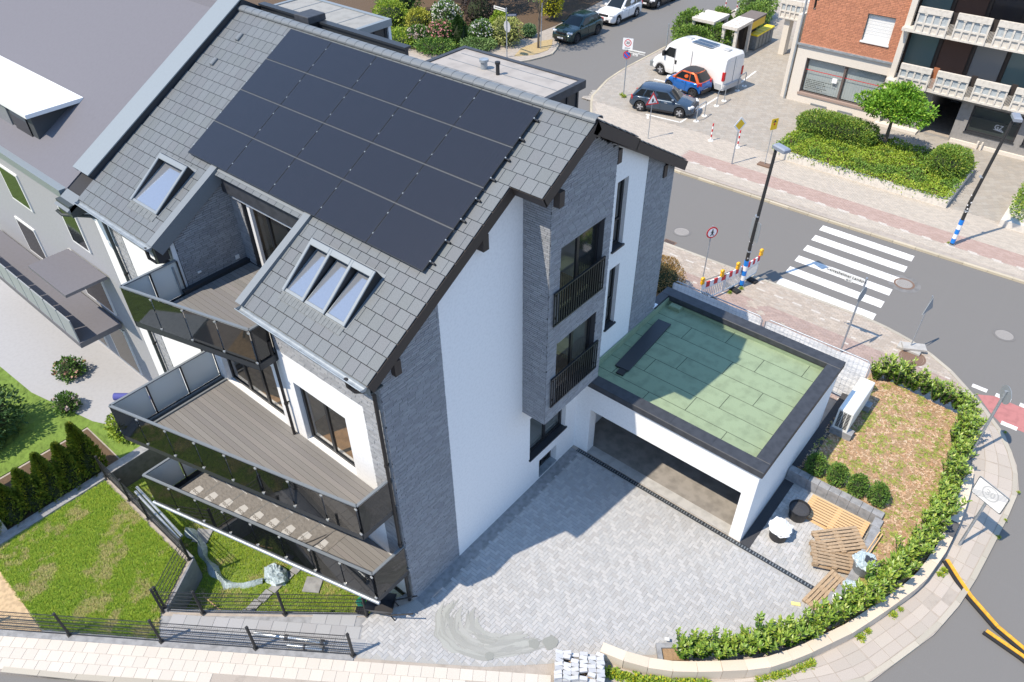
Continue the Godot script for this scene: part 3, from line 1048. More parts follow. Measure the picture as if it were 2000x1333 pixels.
func window(parent: Node3D, called: String, T: Transform3D, r: Rect2, sashes: int, back := 0.12, sill := 0.0, fm: Material = null, room := 2.2, bar_at := -1.0, side := 0.5) -> Node3D:
	# frame, sashes and panes set back in an opening of the plane T, with the room behind
	var w := Node3D.new()
	w.name = called
	parent.add_child(w, true)
	fm = fm if fm else M.frame_dark
	var f := MB.new()
	f.t = T
	var t := 0.06
	f.box(Vector3(r.position.x, r.position.y, -back - 0.07), Vector3(r.end.x, r.position.y + t, -back))
	f.box(Vector3(r.position.x, r.end.y - t, -back - 0.07), Vector3(r.end.x, r.end.y, -back))
	f.box(Vector3(r.position.x, r.position.y + t, -back - 0.07), Vector3(r.position.x + t, r.end.y - t, -back))
	f.box(Vector3(r.end.x - t, r.position.y + t, -back - 0.07), Vector3(r.end.x, r.end.y - t, -back))
	obj("frame", f, fm, w)
	var iw := (r.size.x - 2 * t) / sashes
	for i in sashes:
		var x0 := r.position.x + t + i * iw
		var s := MB.new()
		s.t = T
		var q := 0.05
		var z0 := -back - 0.05; var z1 := -back + 0.012
		var y0 := r.position.y + t; var y1 := r.end.y - t
		s.box(Vector3(x0, y0, z0), Vector3(x0 + iw, y0 + q, z1))
		s.box(Vector3(x0, y1 - q, z0), Vector3(x0 + iw, y1, z1))
		s.box(Vector3(x0, y0 + q, z0), Vector3(x0 + q, y1 - q, z1))
		s.box(Vector3(x0 + iw - q, y0 + q, z0), Vector3(x0 + iw, y1 - q, z1))
		if bar_at > 0:
			s.box(Vector3(x0 + q, y0 + bar_at, z0), Vector3(x0 + iw - q, y0 + bar_at + 0.07, z1))
		obj("sash", s, fm, w)
		var g := MB.new()
		g.t = T
		g.quad(Vector3(x0 + q, y0 + q, -back - 0.02), Vector3(x0 + iw - q, y0 + q, -back - 0.02), Vector3(x0 + iw - q, y1 - q, -back - 0.02), Vector3(x0 + q, y1 - q, -back - 0.02))
		obj("pane", g, M.window_glass, w)
	if sill > 0:
		var k := MB.new()
		k.t = T
		k.box(Vector3(r.position.x - 0.04, r.position.y - 0.05, -back), Vector3(r.end.x + 0.04, r.position.y + 0.004, sill))
		obj("sill", k, M.anthracite, w)
	if room > 0:
		var o := MB.new()
		o.t = T
		var x0 := r.position.x - side; var x1 := r.end.x + side
		var y0 := r.position.y - 0.02; var y1 := r.end.y + 0.25
		var z0 := -0.32; var z1 := -0.32 - room
		o.quad(Vector3(x0, y0, z1), Vector3(x1, y0, z1), Vector3(x1, y1, z1), Vector3(x0, y1, z1))
		o.quad(Vector3(x0, y0, z0), Vector3(x0, y0, z1), Vector3(x0, y1, z1), Vector3(x0, y1, z0))
		o.quad(Vector3(x1, y0, z1), Vector3(x1, y0, z0), Vector3(x1, y1, z0), Vector3(x1, y1, z1))
		o.quad(Vector3(x0, y1, z1), Vector3(x1, y1, z1), Vector3(x1, y1, z0), Vector3(x0, y1, z0))
		obj("room", o, M.room_wall, w)
		var fl := MB.new()
		fl.t = T
		fl.quad(Vector3(x0, y0, z0), Vector3(x1, y0, z0), Vector3(x1, y0, z1), Vector3(x0, y0, z1))
		obj("room_floor", fl, M.room_floor, w)
	return w

func build_house() -> void:
	var H := thing("apartment_house", "white and grey brick apartment house with dark solar panels on its slate roof", "house", Vector3(0, 0, 0))
	# gable wall with its openings: u runs back from the garden front
	var gable := v2([0, -0.85, 11.8, -0.1, 11.8, 8.5, 5.9, 11.86, 0, 8.5])
	var oriel_hole := Rect2(4.95, 4.1, 2.1, 5.5)
	var back1 := Rect2(8.68, 7.0, 0.55, 2.15); var back2 := Rect2(8.68, 4.15, 0.52, 2.2)
	var low := Rect2(5.05, 1.35, 1.8, 1.75); var cellar := Rect2(5.53, 0.14, 0.9, 0.72)
	var b := MB.new()
	wall(b, T_gable, gable, [oriel_hole, back1, back2, low, cellar], 0.3)
	obj("gable_wall", b, M.render_white, H)
	var fr := MB.new()
	var doorA := Rect2(-3.36, 4.12, 1.94, 2.04); var doorB := Rect2(-6.95, 4.12, 2.72, 2.06); var doorC := Rect2(-3.36, 1.52, 1.94, 2.05); var doorD := Rect2(-6.95, 1.52, 2.4, 2.05)
	var winL := Rect2(-10.4, 4.7, 1.2, 1.4)
	wall(fr, T_front, v2([-12.4, -0.85, XG, -0.85, XG, 8.46, -3.9, 8.46, -3.9, 6.6, -7.75, 6.6, -7.75, 8.46, -12.4, 8.46]), [doorA, doorB, doorC, doorD], 0.3)
	obj("front_wall", fr, M.render_white, H)
	var rw := MB.new()
	rw.box(Vector3(-12.4, -0.1, -11.8), Vector3(XG - 0.3, 8.3, -11.5))
	rw.box(Vector3(-12.4, -0.85, -11.5), Vector3(-12.1, 8.3, -0.3))
	obj("rear_wall", rw, M.render_white, H)
	var fl := MB.new()
	for y in [1.35, 3.95, 6.6]:
		fl.box(Vector3(-12.1, y, -11.5), Vector3(XG - 0.3, y + 0.12, -0.3))
	obj("floor_slab", fl, M.room_wall, H)
	# brick faces; those on the garden front have sunlight worked into a lighter tone
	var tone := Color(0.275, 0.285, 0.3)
	bricks(H, T_gable, v2([0, -0.02, 1.82, -0.02, 1.82, 9.52, 0, 8.47]), [], tone)
	bricks(H, T_gable, v2([10.2, 0, 11.8, 0, 11.8, 8.47, 10.2, 9.38]), [], tone)
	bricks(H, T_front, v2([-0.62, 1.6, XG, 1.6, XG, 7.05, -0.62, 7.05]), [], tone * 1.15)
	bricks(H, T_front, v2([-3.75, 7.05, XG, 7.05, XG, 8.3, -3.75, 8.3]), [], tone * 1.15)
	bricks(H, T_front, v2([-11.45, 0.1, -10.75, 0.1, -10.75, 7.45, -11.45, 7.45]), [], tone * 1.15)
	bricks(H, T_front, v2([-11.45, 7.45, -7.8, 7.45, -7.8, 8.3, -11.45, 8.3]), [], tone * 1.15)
	bricks(H, Transform3D(T_gable.basis, Vector3(XG, 0, 0)), v2([4.78, 9.65, 7.2, 9.65, 7.2, 10.8, 5.9, 11.5, 4.78, 10.75]), [], tone)
	# oriel
	var OR := Node3D.new()
	OR.name = "oriel"
	H.add_child(OR)
	var ox := 0.86
	var T_or := Transform3D(T_gable.basis, Vector3(ox, 0, 0))
	var up := Rect2(5.12, 6.98, 1.8, 2.2); var lw := Rect2(5.1, 4.18, 1.77, 2.13)
	var ob := MB.new()
	var oout := v2([4.7, 3.68, 7.25, 3.68, 7.25, 10.95, 5.9, 11.72, 4.7, 11.02])
	wall(ob, T_or, oout, [up, lw], 0.25)
	ob.box(Vector3(XG, 3.68, -4.95), Vector3(ox - 0.25, 11.0, -4.7))
	ob.box(Vector3(XG, 3.68, -7.25), Vector3(ox - 0.25, 11.0, -7.0))
	ob.box(Vector3(XG, 3.66, -7.25), Vector3(ox - 0.01, 3.8, -4.7))
	obj("oriel_wall", ob, M.mortar, OR)
	bricks(OR, T_or, oout, [up, lw], tone)
	bricks(OR, Transform3D(Basis.IDENTITY, Vector3(0, 0, -4.7)), v2([XG, 3.68, ox, 3.68, ox, 11.02, XG, 11.02]), [], tone)
	for w in [up, lw]:
		window(OR, "french_window", T_or, w, 2, 0.14, 0.0, null, 2.4, -1.0, 0.1)
		var rail := Node3D.new()
		rail.name = "railing"
		OR.add_child(rail, true)
		var y0: float = w.position.y
		var rb := MB.new()
		rb.bar(Vector3(ox + 0.06, y0 + 1.06, -4.86), Vector3(ox + 0.06, y0 + 1.06, -7.0), 0.05, 0.04)
		rb.bar(Vector3(ox + 0.06, y0 + 0.08, -4.86), Vector3(ox + 0.06, y0 + 0.08, -7.0), 0.04, 0.04)
		obj("rail_bar", rb, M.frame_dark, rail)
		for i in 22:
			var zz := lerpf(-4.87, -6.99, i / 21.0)
			var p := MB.new()
			p.box(Vector3(ox + 0.045, y0 + 0.08, zz - 0.015), Vector3(ox + 0.075, y0 + 1.05, zz + 0.015))
			obj("baluster", p, M.frame_dark, rail)
		for zz in [-4.95, -6.93]:
			for yy in [0.25, 0.95]:
				var p := MB.new()
				p.box(Vector3(ox, y0 + yy, zz - 0.02), Vector3(ox + 0.06, y0 + yy + 0.04, zz + 0.02))
				obj("bracket", p, M.frame_dark, rail)
	# other gable windows
	window(H, "stair_window", T_gable, back1, 1, 0.13, 0.06, null, 1.5, 0.75)
	window(H, "stair_window", T_gable, back2, 1, 0.13, 0.06, null, 1.5, 0.85)
	window(H, "living_window", T_gable, low, 2, 0.16, 0.06, null, 2.0)
	window(H, "cellar_window", T_gable, cellar, 2, 0.22, 0.0, null, 1.0)
	var cs := MB.new()
	cs.box(Vector3(XG - 0.215, 0.1, -6.425), Vector3(XG + 0.03, 0.147, -5.535))
	obj("cellar_sill", cs, M.zinc, H)
	# garden doors
	window(H, "balcony_door", T_front, doorA, 2, 0.14, 0.0, null, 2.6)
	window(H, "balcony_door", T_front, doorB, 3, 0.14, 0.0, null, 2.6)
	window(H, "balcony_door", T_front, doorC, 2, 0.14, 0.0, null, 2.6)
	window(H, "balcony_door", T_front, doorD, 2, 0.14, 0.0, null, 2.6)
	build_roof(H, tone)
	build_loggia(H, tone)
	balcony(H, 4.1, [Vector2(-7.38, 0.0), Vector2(-7.38, 2.98), Vector2(-0.03, 1.06), Vector2(-0.03, 0.02)], 0)
	balcony(H, 1.5, [Vector2(-7.25, 0.0), Vector2(-7.25, 3.02), Vector2(0.03, 1.08), Vector2(0.03, 0.02)], 1)
	balcony(H, 6.9, [Vector2(-7.7, 0.0), Vector2(-7.7, 1.5), Vector2(-3.78, 0.5), Vector2(-3.78, 0.02)], 2)
	pipes(H)

func build_roof(H: Node3D, tone: Color) -> void:
	var R := Node3D.new()
	R.name = "roof"
	H.add_child(R)
	# slope plates: x0, x1, s0, s1
	var plates := [[-12.35, 0.27, 0.0, 4.72], [-12.35, -7.75, 4.72, 7.2], [-3.93, 0.27, 4.72, 7.2], [0.27, 1.12, 0.0, 2.13]]
	for p in plates:
		var b := MB.new()
		b.t = roof_frame(0, 0)
		b.box(Vector3(p[0], -0.24, p[2]), Vector3(p[1], -0.035, p[3]))
		obj("roof_deck", b, M.underlay, R)
	var rear := MB.new()
	rear.t = Transform3D(Basis(Vector3(-1, 0, 0), Vector3(0, ca, -sa), Vector3(0, -sa, -ca)), Vector3(0, RY, RZ))
	rear.box(Vector3(-0.27, -0.24, 0.0), Vector3(12.35, -0.035, 7.3))
	rear.box(Vector3(-1.12, -0.24, 0.0), Vector3(-0.27, -0.035, 2.13))
	obj("rear_roof_deck", rear, M.underlay, R)
	# tiles
	var tw := 0.3
	var ex := 0.341
	var places := []
	for row in 22:
		var s := 7.28 - row * ex
		if s < 0.2:
			continue
		var spans := [[-11.6, 0.28]]
		if s < 2.3:
			spans = [[-11.6, 1.13]]
		elif s > 4.9:
			spans = [[-11.6, -7.84], [-3.86, 0.28]]
		for sp in spans:
			var off := 0.0 if row % 2 else tw * 0.5
			var n := int((sp[1] - sp[0]) / tw) + 2
			for i in n:
				var x1: float = minf(sp[1], sp[1] - i * tw + off)
				var x0: float = maxf(sp[0], sp[1] - (i + 1) * tw + off)
				var x := (x0 + x1) / 2
				if x1 - x0 < 0.03:
					continue
				if x > -8.7 and x < -0.55 and s > 0.75 and s < 4.35:
					continue
				if s > 5.35 and s < 6.65 and (x > -9.45 and x < -8.45 or x > -2.95 and x < -1.2):
					continue
				var t := roof_frame(x, s, 0.0)
				t.basis = t.basis * Basis(Vector3.RIGHT, 0.03 + rng.randf_range(-0.004, 0.004)) * Basis(Vector3.UP, rng.randf_range(-0.004, 0.004))
				t.origin += Vector3(0, ca, sa) * 0.012
				t.basis.x *= (x1 - x0) / tw
				places.append(t)
	var tt := []
	for k in [0.94, 0.97, 0.99, 1.01, 1.03, 1.06]:
		tt.append(Color(0.135 * k, 0.15 * k, 0.16 * k))
	tile_lay(R, places, tt, tw, 0.327)
	# rear tiles seen from the side at the gable
	var rt := MB.new()
	var back := Basis(Vector3(-1, 0, 0), Vector3(0, ca, -sa), Vector3(0, -sa, -ca))
	for row in 21:
		for i in 38:
			var x := 0.12 - i * tw
			var s := 0.36 + row * ex
			rt.t = Transform3D(back * Basis(Vector3.RIGHT, 0.05), Vector3(x, RY - s * sa + 0.01, RZ - s * ca))
			if s < 2.2 and i < 3:
				rt.box(Vector3(-tw / 2 - 0.85, -0.02, -0.42), Vector3(tw / 2 - 0.86, 0.004, 0))
			rt.box(Vector3(-tw / 2 + 0.002, -0.02, -0.42), Vector3(tw / 2 - 0.002, 0.004, 0))
	rt.col = Color.WHITE
	var ro := obj("rear_tiles", rt, M.slate, R)
	ro.set_meta("kind", "stuff")
	# ridge caps
	for i in 37:
		var x := 1.15 - i * 0.345
		if x < -11.3:
			break
		var c := MB.new()
		c.t = Transform3D(Basis(Vector3.BACK, 0.02), Vector3(x, RY + 0.03, RZ))
		var prev := []
		for k in 9:
			var a := lerpf(-0.15, PI + 0.15, k / 8.0)
			prev.append(Vector3(0, sin(a) * 0.1 - 0.035, cos(a) * 0.16))
		for k in 8:
			var a: Vector3 = prev[k]; var d: Vector3 = prev[k + 1]
			c.quad(a + Vector3(-0.34, 0, 0), a, d, d + Vector3(-0.34, 0, 0))
			c.quad(a, a * 0.8, d * 0.8, d)
		obj("ridge_cap", c, M.slate, R)
	# brown verge boards under the tiles at the gable, cut like the photograph's stepped boards
	for v in [[0.29, 1.9, 7.3], [1.14, 0.0, 2.16]]:
		var b := MB.new()
		b.t = roof_frame(v[0], 0)
		b.box(Vector3(-0.05, -0.3, v[1]), Vector3(0.0, -0.02, v[2]))
		obj("verge_board", b, M.brown_wood, R)
		var c := MB.new()
		c.t = Transform3D(Basis(Vector3(-1, 0, 0), Vector3(0, ca, -sa), Vector3(0, -sa, -ca)), Vector3(v[0], RY, RZ))
		c.box(Vector3(0.0, -0.3, v[1]), Vector3(0.05, -0.02, v[2]))
		obj("verge_board", c, M.brown_wood, R)
	var sb := MB.new()
	sb.t = roof_frame(0, 0)
	sb.box(Vector3(0.24, -0.3, 2.13), Vector3(1.14, -0.03, 2.17))
	obj("eave_board", sb, M.brown_wood, R)
	var ss := MB.new()
	ss.t = Transform3D(Basis(Vector3(-1, 0, 0), Vector3(0, ca, -sa), Vector3(0, -sa, -ca)), Vector3(0, RY, RZ))
	ss.box(Vector3(-1.14, -0.3, 2.13), Vector3(-0.24, -0.03, 2.17))
	obj("eave_board", ss, M.brown_wood, R)
	for q in [[-3.2, 10.25, 0.34], [-8.35, 10.3, 0.34], [-0.45, 8.55, 0.28], [-11.2, 8.72, 0.2], [-4.85, 10.85, 1.1], [-7.95, 10.6, 0.3]]:
		var p := MB.new()
		p.box(Vector3(XG - 0.05, q[1] - 0.4, q[0] - 0.09), Vector3(q[2] - 0.06, q[1] - 0.02, q[0] + 0.09))
		obj("purlin_end", p, M.brown_wood, R)
	# parapet coping on the party wall
	var pc := MB.new()
	pc.t = roof_frame(0, 0)
	pc.box(Vector3(-12.35, -0.2, -0.1), Vector3(-11.62, 0.2, 6.55))
	obj("party_wall", pc, M.anthracite, R)
	var cp := MB.new()
	cp.t = roof_frame(0, 0)
	cp.box(Vector3(-12.45, 0.2, -0.2), Vector3(-11.58, 0.23, 6.62))
	cp.box(Vector3(-12.45, 0.05, -0.2), Vector3(-12.42, 0.2, 6.62))
	obj("coping", cp, M.coping, R)
	var cr := MB.new()
	cr.t = Transform3D(Basis(Vector3(1, 0, 0), Vector3(0, ca, -sa), Vector3(0, sa, ca)), Vector3(0, RY, RZ))
	cr.box(Vector3(-12.45, 0.0, -6.3), Vector3(-11.58, 0.23, 0.1))
	obj("rear_coping", cr, M.anthracite, R)
	var beam := MB.new()
	beam.box(Vector3(-11.6, 11.3, -6.62), Vector3(-5.35, 12.06, -6.5))
	beam.box(Vector3(-11.6, 12.06, -6.68), Vector3(-5.3, 12.12, -6.46))
	obj("dormer_upstand", beam, M.anthracite, R)
	# chimney
	var ch := MB.new()
	ch.box(Vector3(-9.28, 11.4, -6.62), Vector3(-8.86, 12.16, -6.22))
	obj("chimney", ch, M.anthracite, R)
	var cc := MB.new()
	cc.bev(Vector3(-9.39, 12.12, -6.73), Vector3(-8.77, 12.3, -6.12), 0.015)
	obj("chimney_cap", cc, M.anthracite_flat, R)
	# rear dormers with flat roofs
	dormer(R, -12.3, -8.3, -8.75, 11.76, true)
	dormer(R, -5.1, -1.0, -8.5, 11.7, false)
	# front eave: fascia, gutter
	for q in [[-11.55, -7.78], [-3.98, 0.26]]:
		var g := MB.new()
		var prof := []
		for k in 9:
			var a := lerpf(PI, TAU, k / 8.0)
			prof.append(Vector2(cos(a), sin(a)) * 0.085)
		g.t = Transform3D(Basis.IDENTITY, Vector3(0, 8.47, 0.5))
		for k in 8:
			var a: Vector2 = prof[k]; var d: Vector2 = prof[k + 1]
			for s in [1.0, 0.9]:
				g.quad(Vector3(q[0], a.y * s, a.x * s), Vector3(q[1], a.y * s, a.x * s), Vector3(q[1], d.y * s, d.x * s), Vector3(q[0], d.y * s, d.x * s))
		g.tube([Vector3(q[0], 0.0, 0.085), Vector3(q[1], 0.0, 0.085)], 0.014, 6)
		for x in q:
			for k in 8:
				g.tri(Vector3(x, 0, 0), Vector3(x, prof[k].y, prof[k].x), Vector3(x, prof[k + 1].y, prof[k + 1].x))
		obj("gutter", g, M.zinc, R)
		var f := MB.new()
		f.box(Vector3(q[0], 8.2, 0.36), Vector3(q[1], 8.42, 0.39))
		obj("fascia", f, M.zinc_dull, R)
		var so := MB.new()
		so.box(Vector3(q[0], 8.2, 0.02), Vector3(q[1], 8.23, 0.36))
		obj("soffit", so, M.soffit, R)
	var se := MB.new()
	se.box(Vector3(-12.35, 8.05, 0.02), Vector3(-11.56, 8.4, 0.75))
	obj("eave_box", se, M.soffit, R)
	var sv := MB.new()
	sv.t = roof_frame(0, 0)
	sv.box(Vector3(-12.35, -0.1, 7.2), Vector3(-11.56, 0.0, 7.75))
	obj("eave_flashing", sv, M.zinc_dull, R)
	# flashing along the loggia cut
	for q in [[-7.86, -7.62], [-4.06, -3.84]]:
		var f := MB.new()
		f.t = roof_frame(0, 0)
		f.box(Vector3(q[0], -0.3, 4.62), Vector3(q[1], 0.1, 7.3))
		obj("cut_flashing", f, M.zinc_dull, R)
	var lf := MB.new()
	lf.t = roof_frame(0, 0)
	lf.box(Vector3(-7.62, -0.3, 4.62), Vector3(-4.06, 0.04, 4.78))
	obj("lintel_flashing", lf, M.zinc_dull, R)
	# snow guard clip and vents
	for q in [[-10.68, 0.95], [-10.85, 1.95]]:
		var v := MB.new()
		v.t = roof_frame(q[0], q[1])
		v.bev(Vector3(-0.07, 0.0, -0.12), Vector3(0.07, 0.09, 0.14), 0.02)
		obj("roof_vent", v, M.slate, R)
	skylight(R, -9.6, -8.32, 5.1, 6.55, 1, 0.1)
	skylight(R, -3.12, -1.04, 5.22, 6.52, 3, 0.14)
	panels(H)

func tile_lay(parent: Node3D, places: Array, tt: Array, tw: float, tl: float) -> void:
	var meshes := []
	for k in tt:
		var b := MB.new()
		b.col = k
		b.bev(Vector3(-tw / 2 + 0.005, -0.012, -tl), Vector3(tw / 2 - 0.005, 0.006, 0), 0.003)
		meshes.append(b.mesh())
	var order := range(places.size())
	order.sort_custom(func(i, j): return places[i].origin.distance_squared_to(eye) < places[j].origin.distance_squared_to(eye))
	var rest := MB.new()
	for n in order.size():
		var k := rng.randi() % tt.size()
		if n < 300:
			var o := put("tile", meshes[k], M.roof_tile, parent)
			o.transform = places[order[n]]
		else:
			rest.col = tt[k]
			rest.t = places[order[n]]
			rest.bev(Vector3(-tw / 2 + 0.005, -0.012, -tl), Vector3(tw / 2 - 0.005, 0.006, 0), 0.003)
	var f := obj("tile_field", rest, M.roof_tile, parent)
	f.set_meta("kind", "stuff")

func dormer(R: Node3D, x0: float, x1: float, z1: float, y: float, pale: bool) -> void:
	var d := Node3D.new()
	d.name = "rear_dormer"
	R.add_child(d, true)
	var w := MB.new()
	w.box(Vector3(x0 + 0.12, 9.4, z1 + 0.12), Vector3(x1 - 0.12, y - 0.12, -6.4))
	obj("dormer_wall", w, M.anthracite, d)
	var n := int((-6.4 - z1) / 0.42)
	for i in n:
		var s := MB.new()
		var zz := z1 + 0.2 + i * 0.42
		s.box(Vector3(x1 - 0.12, 9.4, zz), Vector3(x1 - 0.09, y - 0.12, zz + 0.025))
		obj("standing_seam", s, M.anthracite, d)
	var r := MB.new()
	r.box(Vector3(x0 + 0.1, y - 0.12, z1 + 0.1), Vector3(x1 - 0.1, y - 0.03, -6.45))
	obj("flat_roof", r, M.flat_roof_light if pale else M.flat_roof_worn, d)
	var e := MB.new()
	var t := 0.13
	e.box(Vector3(x0, y - 0.2, z1), Vector3(x1, y, z1 + t))
	e.box(Vector3(x1 - t, y - 0.2, z1 + t), Vector3(x1, y, -6.55))
	e.box(Vector3(x0, y - 0.2, z1 + t), Vector3(x0 + t, y, -6.55))
	obj("roof_edge", e, M.coping if pale else M.anthracite_flat, d)
	if pale:
		for i in 3:
			var s := MB.new()
			s.box(Vector3(x0 + 0.9 + i * 1.05, y - 0.03, z1 + 0.1), Vector3(x0 + 0.93 + i * 1.05, y - 0.022, -6.5))
			obj("felt_seam", s, M.zinc_dull, d)
		var c := MB.new()
		c.box(Vector3(x1 - 0.13, 8.9, z1 + 0.02), Vector3(x1 - 0.05, y - 0.2, z1 + 0.12))
		obj("corner_trim", c, M.frame_white, d)
	else:
		for q in [[-3.55, -7.55, 0.09, 0.2], [-3.0, -7.45, 0.05, 0.28]]:
			var p := MB.new()
			p.cyl(Vector3(q[0], y - 0.04, q[1]), q[2], q[3], 12)
			p.cyl(Vector3(q[0], y - 0.04 + q[3], q[1]), q[2] * 1.4, 0.06, 12)
			obj("vent_pipe", p, M.zinc if q[2] > 0.06 else M.plastic_black, d)
		for i in 3:
			var s := MB.new()
			s.box(Vector3(x0 + 0.3, y - 0.03, z1 + 0.45 + i * 0.5), Vector3(x1 - 0.2, y - 0.024, z1 + 0.47 + i * 0.5))
			obj("felt_seam", s, M.zinc_dull, d)

func skylight(R: Node3D, x0: float, x1: float, s0: float, s1: float, n: int, lift: float) -> void:
	# roof window, raised at its upper edge
	var k := Node3D.new()
	k.name = "roof_window"
	R.add_child(k, true)
	var fl := MB.new()
	fl.t = roof_frame(0, 0)
	fl.box(Vector3(x0 - 0.05, -0.03, s0 - 0.1), Vector3(x1 + 0.05, 0.03, s1 + 0.02))
	obj("flashing", fl, M.zinc_dull, k)
	for i in 6 * n:
		var ap := MB.new()
		ap.t = roof_frame(0, 0)
		var w := (x1 - x0) / (6 * n)
		ap.box(Vector3(x0 + i * w, 0.01, s1 + 0.02), Vector3(x0 + (i + 0.93) * w, 0.042, s1 + 0.2))
		obj("apron_pleat", ap, M.lead, k)
	# dark upstands that rise towards the top, capped with zinc; the panes lie low between them
	var hi := lift + 0.16; var lo := 0.075
	var sl := (hi - lo) / (s1 - s0)
	var tilt := roof_frame(0, s1, lo) * Transform3D(Basis(Vector3.RIGHT, atan(sl)), Vector3.ZERO)
	var len := sqrt((s1 - s0) * (s1 - s0) + (hi - lo) * (hi - lo))
	var iw := (x1 - x0) / n
	for i in n + 1:
		var x := clampf(x0 + i * iw, x0 + 0.03, x1 - 0.03)
		var w := MB.new()
		w.t = roof_frame(0, 0)
		for g in [-0.022, 0.022]:
			w.quad(Vector3(x + g, 0, s0), Vector3(x + g, 0, s1), Vector3(x + g, lo, s1), Vector3(x + g, hi, s0))
		w.quad(Vector3(x - 0.022, 0, s1), Vector3(x + 0.022, 0, s1), Vector3(x + 0.022, lo, s1), Vector3(x - 0.022, lo, s1))
		obj("upstand", w, M.frame_dark, k)
		var c := MB.new()
		c.t = tilt
		c.bev(Vector3(x - 0.038, 0, -len), Vector3(x + 0.038, 0.03, 0), 0.008)
		obj("cap_bar", c, M.zinc_pale, k)
	var tb := MB.new()
	tb.t = roof_frame(0, 0)
	tb.box(Vector3(x0, 0, s0 - 0.02), Vector3(x1, hi - 0.005, s0))
	obj("top_upstand", tb, M.frame_dark, k)
	for i in n:
		var a := x0 + i * iw
		var f := MB.new()
		f.t = tilt
		f.bev(Vector3(a + 0.038, 0, -len), Vector3(a + iw - 0.038, 0.034, -len + 0.15), 0.01)
		obj("top_cover", f, M.zinc_pale, k)
		var bb := MB.new()
		bb.t = roof_frame(0, 0)
		bb.bev(Vector3(a + 0.05, 0.03, s1 - 0.085), Vector3(a + iw - 0.05, 0.075, s1), 0.01)
		bb.box(Vector3(a + 0.05, 0.03, s0 + 0.02), Vector3(a + 0.075, 0.06, s1 - 0.085))
		bb.box(Vector3(a + iw - 0.075, 0.03, s0 + 0.02), Vector3(a + iw - 0.05, 0.06, s1 - 0.085))
		obj("sash", bb, M.zinc_pale, k)
		var g := MB.new()
		g.t = roof_frame(0, 0)
		g.quad(Vector3(a + 0.07, 0.05, s1 - 0.08), Vector3(a + iw - 0.07, 0.05, s1 - 0.08), Vector3(a + iw - 0.07, 0.05, s0 + 0.02), Vector3(a + 0.07, 0.05, s0 + 0.02))
		obj("pane", g, M.skylight_pane, k)

func cell_texture() -> ImageTexture:
	# the printed cells of a solar module: fine fingers and cell borders
	var w := 576; var h := 384
	var im := Image.create(w, h, false, Image.FORMAT_RGB8)
	im.fill(Color(0.06, 0.06, 0.075))
	for i in 18:
		for j in 12:
			var k := rng.randf_range(0.93, 1.06)
			im.fill_rect(Rect2i(i * 32 + 1, j * 32 + 1, 30, 30), Color(0.09 * k, 0.092 * k, 0.115 * k))
			for q in 5:
				im.fill_rect(Rect2i(i * 32 + 3 + q * 6, j * 32, 2, 32), Color(0.2, 0.2, 0.235))
	im.fill_rect(Rect2i(w / 2 - 2, 0, 4, h), Color(0.09, 0.09, 0.11))
	return ImageTexture.create_from_image(im)

func panels(H: Node3D) -> void:
	var m := StandardMaterial3D.new()
	m.albedo_texture = cell_texture()
	m.roughness = 0.24
	m.metallic_specular = 0.55
	M.cells = m
	var A := thing("solar_array", "black solar panels in four rows of five on the slate roof", "solar array", rp(-4.55, 2.48, 0.12))
	var inv := Transform3D(Basis.IDENTITY, A.position).affine_inverse()
	var x0 := -8.92; var s0 := 0.24; var pw := 1.748; var ph := 1.121
	for r in 4:
		for c in 5:
			var p := Node3D.new()
			p.name = "solar_panel"
			A.add_child(p, true)
			var a := x0 + c * pw + 0.006; var d := x0 + (c + 1) * pw - 0.006
			var e := s0 + r * ph + 0.012; var f := s0 + (r + 1) * ph - 0.012
			var b := MB.new()
			b.t = inv * roof_frame(0, 0, 0.1)
			b.box(Vector3(a, 0, e), Vector3(d, 0.035, f))
			obj("panel_frame", b, M.frame_dark, p)
			var g := MB.new()
			g.t = inv * roof_frame(0, 0, 0.1)
			g.quv(Vector3(a + 0.012, 0.0365, f - 0.012), Vector3(d - 0.012, 0.0365, f - 0.012), Vector3(d - 0.012, 0.0365, e + 0.012), Vector3(a + 0.012, 0.0365, e + 0.012))
			obj("cells", g, m, p)
	for r in 4:
		for q in [0.25, 0.75]:
			var b := MB.new()
			b.t = inv * roof_frame(0, 0, 0.05)
			var s: float = s0 + (r + q) * ph
			b.box(Vector3(x0 - 0.06, -0.02, s - 0.02), Vector3(x0 + 5 * pw + 0.1, 0.045, s + 0.02))
			obj("rail", b, M.frame_dark, A)
			for c in 6:
				var k := MB.new()
				k.t = inv * roof_frame(0, 0, 0.1)
				var x := x0 + c * pw
				k.box(Vector3(x - 0.014, 0.0, s - 0.014), Vector3(x + 0.014, 0.039, s + 0.014))
				obj("clamp", k, M.zinc, A)
		if r > 0:
			var b := MB.new()
			b.t = inv * roof_frame(0, 0, 0.1)
			b.box(Vector3(x0, 0.0, s0 + r * ph - 0.009), Vector3(x0 + 5 * pw, 0.03, s0 + r * ph + 0.009))
			obj("gap_strip", b, M.rail_grey, A)

